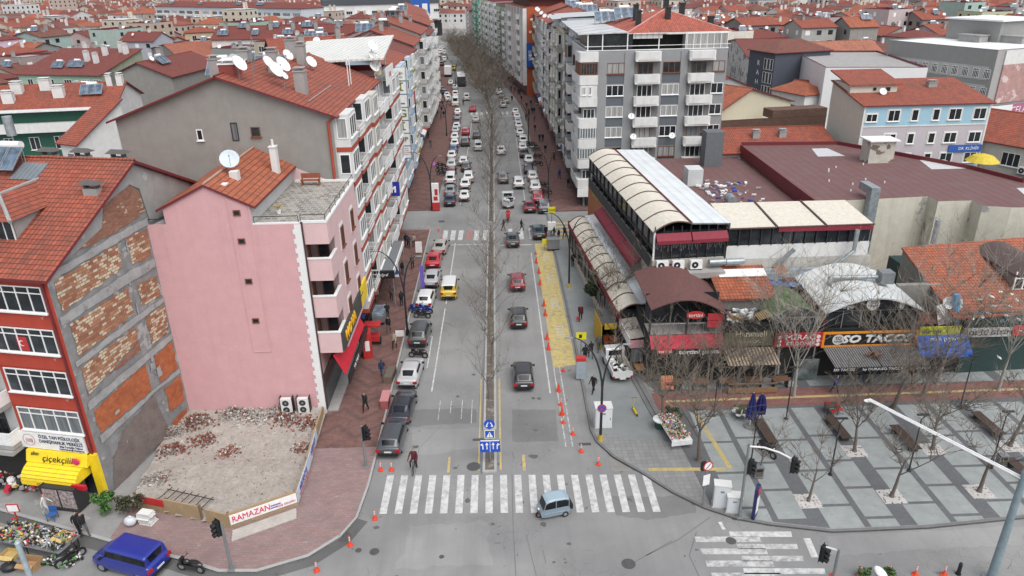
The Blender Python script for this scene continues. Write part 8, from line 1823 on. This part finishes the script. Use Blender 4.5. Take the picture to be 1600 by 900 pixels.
def parasol(px,py,label,h=3.0,col=(.012,.02,.12)):
 v=g(px,py,.13);t=T('parasol',label,'parasol',(v.x,v.y,.13),0,'closed blue parasols');M().tube([(0,0,0),(0,0,.1)],.42,16).build('base',GREYM,t,uv=False);M().tube([(0,0,0),(0,0,h)],.035,8).build('pole',WHITE,t,uv=False)
 m=M();n=16;z0=[.8,1.4,2.2,h-.15,h];rr_=[.32,.34,.2,.1,.03]
 for i in range(4):
  for j in range(n):
   f=lambda i,j:(rr_[i]*(1+.25*(-1)**j)*math.cos(6.2832*j/n),rr_[i]*(1+.25*(-1)**j)*math.sin(6.2832*j/n),z0[i]);m.face([f(i,j),f(i,(j+1)%n),f(i+1,(j+1)%n),f(i+1,j)])
 m.build('folded_canopy',flat('parasol_%s'%(col,),col,.8),t,uv=False)
parasol(1171,667,'taller closed blue parasol on a round grey base');parasol(1186,659,'shorter closed dark blue parasol beside the taller one',2.5,(.01,.012,.10))
v=g(1158,650,.13);t=T('cafe_table','small olive cloth table beside the blue parasols','table',(v.x,v.y,.13));M().box(-.55,.55,-.45,.45,.7,.78).box(-.56,.56,-.46,-.44,.45,.7).build('tabletop',flat('cloth_olive',(.24,.22,.04)),t,uv=False)
for x in(-.45,.45):
 for y in(-.35,.35):M().tube([(x,y,0),(x,y,.7)],.025,5).build('leg',GREYM,t,uv=False)
def chair(x,y,rz,label,mat,z=.13,grp='cafe chairs on the plaza'):
 t=T('cafe_chair',label,'chair',(x,y,z),rz,grp);M().tube([(0,0,.44),(0,0,.48)],.22,12).build('seat',mat,t,uv=False);M().box(-.2,.2,-.22,-.19,.55,.88).build('backrest',mat,t,uv=False)
 for sx in(-.16,.16):
  for sy in(-.16,.16):M().tube([(sx,sy,.44),(sx*1.2,sy*1.2,0)],.015,4).build('leg',GREYM,t,uv=False)
for i,(px,py)in enumerate(((1147,650),(1153,656),(1163,656))):v=g(px,py,.13);chair(v.x,v.y,i,'white cafe stool beside the olive cloth table',WHITE)
for i,(px,py)in enumerate(((1291,640),(1301,650),(1311,647))):v=g(px,py,.13);chair(v.x,v.y,i*1.7,'red cafe chair beside the dark table under the pale tree',REDP,grp='red cafe chairs')
v=g(1298,645,.13);t=T('cafe_table','dark square table among red chairs on the plaza','table',(v.x,v.y,.13));M().box(-.5,.5,-.4,.4,.7,.75).build('tabletop',BW_,t,uv=False)
for x in(-.4,.4):
 for y in(-.3,.3):M().tube([(x,y,0),(x,y,.7)],.025,5).build('leg',BLACK,t,uv=False)
CS=[flat('toy_'+n,c,.6)for n,c in(('white',(.65,.63,.62)),('pink',(.6,.2,.26)),('red',(.5,.03,.05)),('yellow',(.6,.42,.06)),('violet',(.2,.1,.3)),('green',(.1,.25,.08)),('black',(.02,.02,.02)),('tan',(.4,.28,.18)),('grey',(.3,.31,.32)))]
def heap(name,label,x,y,z,rz,lx,ly,n,pal,seed,smin=.06,smax=.16,zh=.3):
 m=M();r=random.Random(seed)
 for i in range(n):
  px_,py_=r.uniform(-lx,lx),r.uniform(-ly,ly);s=r.uniform(smin,smax);zz=r.uniform(0,zh)
  if r.random()<.55:m.ball((px_,py_,zz+s*.5),(s,s*r.uniform(.6,1),s*r.uniform(.5,1.1)),7,4,r.choice(pal))
  else:a=r.uniform(0,6);m.obox((px_,py_,zz),(s*2*math.cos(a),s*2*math.sin(a),r.uniform(-.03,.1)),(-s*math.sin(a),s*math.cos(a),0),(0,0,s),r.choice(pal))
 o=m.build(name,CS,None,(x,y,z),rz,uv=False);tag(o,label,'goods');o['kind']='stuff'
v=g(1058,697,.13);t=T('market_stall','low stall table at the plaza steps covered in bouquets','stall',(v.x,v.y+1.2,.13),R_(8));M().box(-.75,.75,-1.6,1.6,.7,.76).box(-.78,.78,-1.63,-1.6,.35,.74).build('tabletop',WHITE,t,uv=False)
for x in(-.65,.65):
 for y in(-1.5,1.5):M().tube([(x,y,0),(x,y,.7)],.03,5).build('leg',GREYM,t,uv=False)
heap('bouquets','many small colourful bouquets heaped on the stall at the plaza steps',v.x,v.y+1.2,.89,R_(8),.72,1.55,620,[0,0,1,2,5,3,4,5,0,6,5],3,.035,.08,.3)
v=g(1031,668,.13);t=T('planter','round green planter with white cover beside the flower stall','planter',(v.x,v.y,.13));M().tube([(0,0,0),(0,0,.7)],[.35,.45],14).build('pot',flat('pot_green',(.02,.07,.05)),t,uv=False);M().ball((0,0,.75),(.6,.6,.14),14,5).build('cover',WHITE,t,uv=False,smooth=60)
v=g(1052,655,.13);leafy('plant_pots','bunch of dark potted plants behind the flower stall','plant',v.x,v.y,.13,.7,.7,1.2,700,(.05,.07,.03),.1,9,False)
v=g(993,648,.13);t=T('kick_scooter','yellow electric kick scooter standing on the right pavement','scooter',(v.x,v.y+.3,.13),R_(8));YS=flat('scooter_yellow',(.6,.45,.01),.4);M().box(-.08,.08,-.5,.4,.12,.2).tube([(0,.42,.15),(0,.36,1.15)],.035,6).build('frame',YS,t,uv=False);M().tube([(-.22,.35,1.15),(.22,.35,1.15)],.02,5).build('handlebar',BLACK,t,uv=False)
for y in(-.52,.47):M().tube([(-.03,y,.11),(.03,y,.11)],.11,12).build('wheel',TYRE,t,uv=False)
for i,(px,py,lb)in enumerate(((1008,585,'orange wooden table beside the white pickup'),(1043,612,'tilted orange menu board on the patisserie terrace'))):
 v=g(px,py,.13);t=T('wooden_table' if i==0 else 'menu_board',lb,'table' if i==0 else 'menu board',(v.x,v.y,.13));OW=flat('orange_wood',(.42,.19,.05),.6)
 if i==0:
  M().box(-.9,.9,-.5,.5,.72,.78).build('tabletop',OW,t,uv=False)
  for x in(-.75,.75):M().box(x-.05,x+.05,-.4,.4,0,.72).build('leg',BLACK,t,uv=False)
 else:M().obox((-.5,0,.2),(1.0,0,0),(0,.7,.9),(0,-.05,.04)).build('panel',OW,t,uv=False);M().obox((-.42,-.05,.35),(.84,0,0),(0,.5,.65),(0,-.01,.01)).build('poster',flat('food_poster',(.45,.10,.05),.6,var=.5,scale=6),t,uv=False);M().box(-.45,.45,.6,.66,0,1.0).build('stand',BLACK,t,uv=False)
for i,x in enumerate((0,.55)):v=g(947,540,.13);t=T('orange_seat',['orange seat of a pair by the shelter, kerb side','orange seat of a pair by the shelter, shop side'][i],'seat',(v.x+x,v.y,.13));M().box(-.24,.24,-.25,.25,.42,.48).build('seat',flat('seat_orange',(.5,.13,.05)),t,uv=False);M().box(-.24,.24,.22,.28,.48,.95).build('backrest',flat('seat_orange',(.5,.13,.05)),t,uv=False);M().box(-.2,.2,-.2,.2,0,.42).build('leg',GREYM,t,uv=False)
for i in range(5):bx=14+i*2.2;t=T('terrace_table','brown table on the terrace before the patisserie and cafe','table',(bx,51.3,.13),0,'terrace tables');M().box(-.7,.7,-.4,.4,.7,.76).build('tabletop',flat('terrace_wood',(.16,.08,.05)),t,uv=False);M().box(-.6,-.5,-.3,.3,0,.7).build('leg',BLACK,t,uv=False);M().box(.5,.6,-.3,.3,0,.7).build('leg',BLACK,t,uv=False)
v=g(578,560,.12);t=T('vending_kiosk','tall red kiosk board against the shopfront','kiosk',(v.x-.2,v.y+.5,.12),R_(10));M().box(-.4,.4,-.6,.6,0,2.5).build('body',REDP,t,uv=False);M().box(-.2,.2,-.62,-.6,.8,1.8).build('drawing',WHITE,t,uv=False)
v=g(585,537,.12);t=T('vending_cart','red vending cart with canopy and spoked wheels on the left pavement','cart',(v.x,v.y,.12));M().box(-.6,.6,-.45,.45,.45,.95).build('body',REDP,t,uv=False);M().box(-.75,.75,-.55,.55,2.0,2.12).build('canopy',REDP,t,uv=False)
for x in(-.65,.65):
 for y in(-.45,.45):M().tube([(x,y,.9),(x,y,2.0)],.025,5).build('post',GREYM,t,uv=False)
for x in(-.62,.62):M().tube([(x-.03,0,.4),(x+.03,0,.4)],.4,16).build('wheel',TYRE,t,uv=False)
v=g(593,505,.12);t=T('goods_display','glass-topped sales stand with coloured goods by the shopfront','sales stand',(v.x,v.y+.6,.12));M().box(-.6,.6,-1.1,1.1,.3,1.0).build('body',GREYM,t,uv=False);M().box(-.58,.58,-1.08,1.08,1.0,1.25).build('glass_top',glassm('stand_glass',(.25,.3,.36)),t,uv=False);M().box(-.5,.5,-1,1,0,.3).build('base',BLACK,t,uv=False)
v=g(604,628,.12);t=T('low_barrier','low red box barrier beside the silver saloon','barrier',(v.x,v.y-.3,.12));M().box(-.3,.3,-.8,.8,0,.75).build('body',flat('barrier_red',(.33,.09,.09)),t,uv=False);M().box(-.34,.34,-.84,.84,.75,.8).build('cap',flat('cap_pink',(.45,.2,.2)),t,uv=False)
v=g(610,590,.12);t=T('planter_bench','weathered timber planter bench behind the red barrier','planter',(v.x,v.y,.12),R_(-5));M().box(-.35,.35,-1.0,1.0,0,.6).build('box',flat('old_timber',(.14,.10,.075)),t,uv=False);M().box(-.3,.3,-.95,.95,.6,.63).build('soil',MC['soil'],t,uv=False)
for i,(px,py,c_,l)in enumerate(((625,527,WHITE,'white sign box at the foot of the lamp by the dark car'),(655,398,WHITE,'white notice board at the pavement edge'),(620,455,WHITE,'white framed blue poster sign hung beneath the banded facade'),(661,455,flat('flag_violet',(.15,.1,.45)),'violet feather flag on the left pavement edge'))):
 v=g(px,py,.12);t=T('sign_board',l,'sign',(v.x,v.y,.12));h_=(.7,1.7,3.6,3.0)[i];M().box(-.4 if i<3 else-.2,.4 if i<3 else .2,-.05,.05,h_-(.6,1.4,1.9,2.6)[i],h_).build('panel',c_,t,uv=False);M().tube([(0,.06,0),(0,.06,h_-.1)],.03,5).build('post',PL,t,uv=False)
 if i==2:M().box(-.3,.3,-.06,-.05,2.0,3.3).build('poster',flat('poster_blue',(.02,.08,.35)),t,uv=False)
 # rubble lot wall with banners
WOOD=plaster('tan_board',(.36,.26,.15),.2,.4);fpts=[(-24.3,38.5),(-22.0,37.85),(-19.6,37.1),(-17.4,36.3),(-13.65,38.35),(-13.75,41.9),(-14.0,45.6),(-14.1,48.6)]
labs=['red-topped boundary board between the shrubs and the broken gap','plain tan boundary board left of the broken brick gap','tan boundary board right of the broken brick gap','boundary board carrying the white banner with red letters','boundary board carrying the pale blue banner, near part','boundary board carrying the pale blue banner, far part','bare tan boundary board beside the pink building']
for i,(a,b_)in enumerate(zip(fpts,fpts[1:])):
 d=Vector((b_[0]-a[0],b_[1]-a[1],0));L=d.length;t=T('boundary_wall',labs[i],'wall',(a[0],a[1],.12),math.atan2(d.y,d.x),'boards round the rubble lot');g0=.5 if i==2 else 0
 M().box(g0,L-.02,0,.1,0,1.05+.1*(i%2)).build('board',WOOD,t);M().box(-.05,.1,.1,.2,0,1.2).build('post',flat('post_wood',(.2,.13,.08)),t)
 if i==0:M().box(.3,L-.1,-.03,0,.55,1.1).build('red_sheet',REDP,t)
 if i==3:
  bn=M().box(.05,L-.05,-.04,-.005,.28,1.0).build('banner',WHITE,t);text(bn,'RAMAZAN',.62,flat('banner_red',(.6,.02,.08)),(1.35,-.06,.64),sx=.8);M().box(2.55,3.2,-.05,-.04,.62,.72).box(2.55,3.0,-.05,-.04,.45,.55).build('small_print',flat('print_violet',(.18,.12,.35)),bn,uv=False)
  text(bn,'HOŞ GELDİN',.2,flat('print_red',(.5,.1,.12)),(3.5,-.06,.5))if L>4.2 else None
 if i in(4,5):
  bn=M().box(0,L-.05,-.04,-.005,.2,1.1).build('banner',flat('banner_blue_white',(.5,.58,.68),.6,var=.25,scale=.8),t);text(bn,['BELEDİYE','HİZMET'][i-4],.5,flat('print_navy',(.06,.08,.32)),(L/2,-.06,.75));text(bn,['KENTSEL DÖNÜŞÜM','KARATAY'][i-4],.26,flat('print_red',(.5,.1,.12)),(L/2,-.06,.38))
st=M()
for i in range(4):st.obox((-17.2+i*.05,36.0-i*.22,.12),(3.5,1.9,0),(.1,-.2,0),(0,0,.12-.02*i))
struct(st.build('broken_kerb_step',plaster('broken_stone',(.45,.42,.38),.25,.2)))
v=g(290,785,.3);t=T('iron_grille','rusty iron fence panel lying flat on the rubble','grille',(v.x,v.y,.55),R_(-20));gm=M()
for y in(-.5,.5):gm.tube([(-1.9,y,0),(1.9,y,.05)],.035,5)
for i in range(7):gm.tube([(-1.7+i*.56,-.75,.02),(-1.7+i*.56,.75,.02)],.03,5)
gm.build('bars',flat('rusty_black',(.04,.03,.028)),t,uv=False)
for(px,py,lb,nm)in((232,815,'stack of white sheets beside the red-topped board','paper_stack'),(205,820,'white plastic sack beside the stacked sheets','plastic_sack')):
 v=g(px,py,.12);t=T(nm,lb,'rubbish',(v.x,v.y,.12),R_(-15))
 if nm=='paper_stack':
  for k in range(9):M().box(-.5+rnd.uniform(-.12,.12),.45+rnd.uniform(-.12,.1),-.3+rnd.uniform(-.1,.1),.3+rnd.uniform(-.1,.1),k*.09,k*.09+.07).build('sheet',WHITE2,t,uv=False)
 else:M().ball((0,0,.3),(.42,.34,.32),10,7).ball((.05,0,.62),(.12,.1,.12),8,5).build('sack',flat('sack_white',(.55,.57,.6),.5,var=.2),t,uv=False,smooth=60)
v=g(70,862,0);t=T('market_stall','long street stall table at the lower kerb beside the blue van','stall',(v.x-.6,v.y+.4,0),R_(-16));M().box(-2.6,2.6,-.8,.8,.75,.82).build('tabletop',GREYM,t,uv=False)
for x in(-2.4,0,2.4):
 for y in(-.7,.7):M().tube([(x,y,0),(x,y,.75)],.035,5).build('leg',BLACK,t,uv=False)
heap('second_hand_goods','jumble of tools, toys and dolls spread on the street stall',v.x-.6,v.y+.4,.84,R_(-16),2.5,.75,700,[8,6,6,5,7,8,6,8,3,2,0,6,8],12,.04,.10,.22)
heap('second_hand_goods','pile of goods and wires on the ground beside the stall',v.x+1.6,v.y-.9,.03,R_(-16),.9,.5,160,[6,8,5,6,0],13,.05,.12,.25)
def carton(px,py,label,rz,mat,s=(.55,.4,.5),z=0):
 v=g(px,py,z);t=T('cardboard_box',label,'box',(v.x,v.y,z),rz);a,b_,h_=s;M().box(-a,a,-b_,b_,0,.03).box(-a,a,-b_,-b_+.03,.03,h_).box(-a,a,b_-.03,b_,.03,h_).box(-a,-a+.03,-b_+.03,b_-.03,.03,h_).box(a-.03,a,-b_+.03,b_-.03,.03,h_).build('box',mat,t,uv=False);M().obox((-a,-b_,h_),(2*a,0,0),(0,-.22,-.12),(0,0,.015)).build('flap',mat,t,uv=False)
CB=flat('cardboard_brown',(.36,.22,.11),.8);carton(50,885,'open brown cardboard box under the street stall',R_(-10),CB);carton(18,868,'low yellow box with shoes at the stall end',R_(-10),flat('box_yellow',(.5,.36,.14)),(.5,.35,.25));carton(100,842,'yellow carton of dolls on the stall corner',R_(-25),flat('box_yellow',(.5,.36,.14)),(.45,.35,.3),.84)
v=g(10,890,0);o=M().ball((0,0,.22),(.5,.4,.26),10,6).ball((.1,0,.5),(.1,.1,.1),6,4).build('bin_bag',BLACK,None,(v.x+.2,v.y,0),uv=False,smooth=60);tag(o,'black plastic bag on the road under the stall end','bag')
v=g(22,845,0);t=T('sign_board','small red-bordered notice on a striped post in the stall','sign',(v.x,v.y+.8,0));M().tube([(0,0,0),(0,0,1.9)],.05,6).build('post',REDP,t,uv=False);M().box(-.38,.38,-.05,0,1.6,2.2).build('panel',REDP,t,uv=False);M().box(-.32,.32,-.06,-.05,1.66,2.14).build('notice',WHITE,t,uv=False)
v=g(70,838,0);t=T('plastic_chair','blue plastic chair behind the street stall','chair',(v.x-.2,v.y+1.4,.12));M().box(-.25,.25,-.25,.25,.42,.46).build('seat',flat('chair_blue',(.03,.10,.3)),t,uv=False);M().box(-.25,.25,.22,.26,.46,.9).build('backrest',flat('chair_blue',(.03,.10,.3)),t,uv=False)
for x in(-.22,.22):
 for y in(-.22,.22):M().tube([(x,y,0),(x,y,.42)],.025,5).build('leg',flat('chair_blue',(.03,.10,.3)),t,uv=False)
v=g(28,757,.13);heap('shop_goods','boxes and goods piled in front of the open shopfront',v.x,v.y,.13,R_(-12),2.2,.8,150,[8,7,6,3,0,2],22,.1,.3,.8)
def dove():
 m=M().ball((0,0,.1),(.07,.15,.08),8,5).ball((0,.15,.17),(.045,.05,.045),7,4).face([(-.04,-.12,.1),(.04,-.12,.1),(.07,-.3,.09),(-.07,-.3,.09)]).face([(-.07,-.3,.085),(.07,-.3,.085),(.04,-.12,.09),(-.04,-.12,.09)])
 for s in(-1,1):m.tube([(s*.05,.05,.13),(s*.09,-.08,.12),(s*.05,-.22,.1)],[.03,.05,.01],5)
 m.tube([(0,.19,.17),(0,.23,.165)],[.012,.004],4)
 return m.mesh('white_dove',WHITE,uv=False,smooth=60)
dv=dove();r_=random.Random(2)
for i,(px,py)in enumerate(((1535,497),(1548,465),(1553,480),(1562,458),(1567,472),(1575,480),(1580,462),(1588,470),(1545,492),(1572,495),(1590,500),(1530,470),(1520,500),(1597,520),(1560,560))):
 A=vY(px,py,52.0+r_.uniform(-1.2,.2));o=put('white_dove',dv,None,A,r_.uniform(0,6),1.0);tag(o,'white dove perched in the bare tree before the clothing shop','dove','white doves in the bare tree')
v=g(1556,268,8.0);t=T('yellow_parasol','open yellow parasol behind the brown market roof','parasol',(v.x,v.y+3,0));m=M();n=12
for i in range(n):
 a,b_=6.2832*i/n,6.2832*(i+1)/n
 for r0,z0,r1,z1 in((0,9.6,1.2,9.3),(1.2,9.3,2.0,8.6)):m.face([(r1*math.cos(a),r1*math.sin(a),z1),(r1*math.cos(b_),r1*math.sin(b_),z1),(r0*math.cos(b_),r0*math.sin(b_),z0),(r0*math.cos(a),r0*math.sin(a),z0)])
m.build('canopy',flat('parasol_yellow',(.55,.42,.04)),t,uv=False);M().tube([(0,0,0),(0,0,9.5)],.05,6).build('pole',WHITE,t,uv=False)
# LABELS: tell look-alikes apart by their order in the place
ORD=['first','second','third','fourth','fifth','sixth','seventh','eighth','ninth','tenth','eleventh','twelfth']
def ordinal(i):
 if i<12:return ORD[i]
 n=i+1;return '%d%s'%(n,'th' if 10<=n%100<=20 else{1:'st',2:'nd',3:'rd'}.get(n%10,'th'))
by={}
for o in S.objects:
 if o.parent is None and 'label' in o.keys():by.setdefault(o['label'],[]).append(o)
for lab,os_ in by.items():
 if len(os_)>1:
  os_.sort(key=lambda o:(o.location.x**2+o.location.y**2))
  for i,o in enumerate(os_):o['label']='%s, %s nearest'%(lab,ordinal(i))
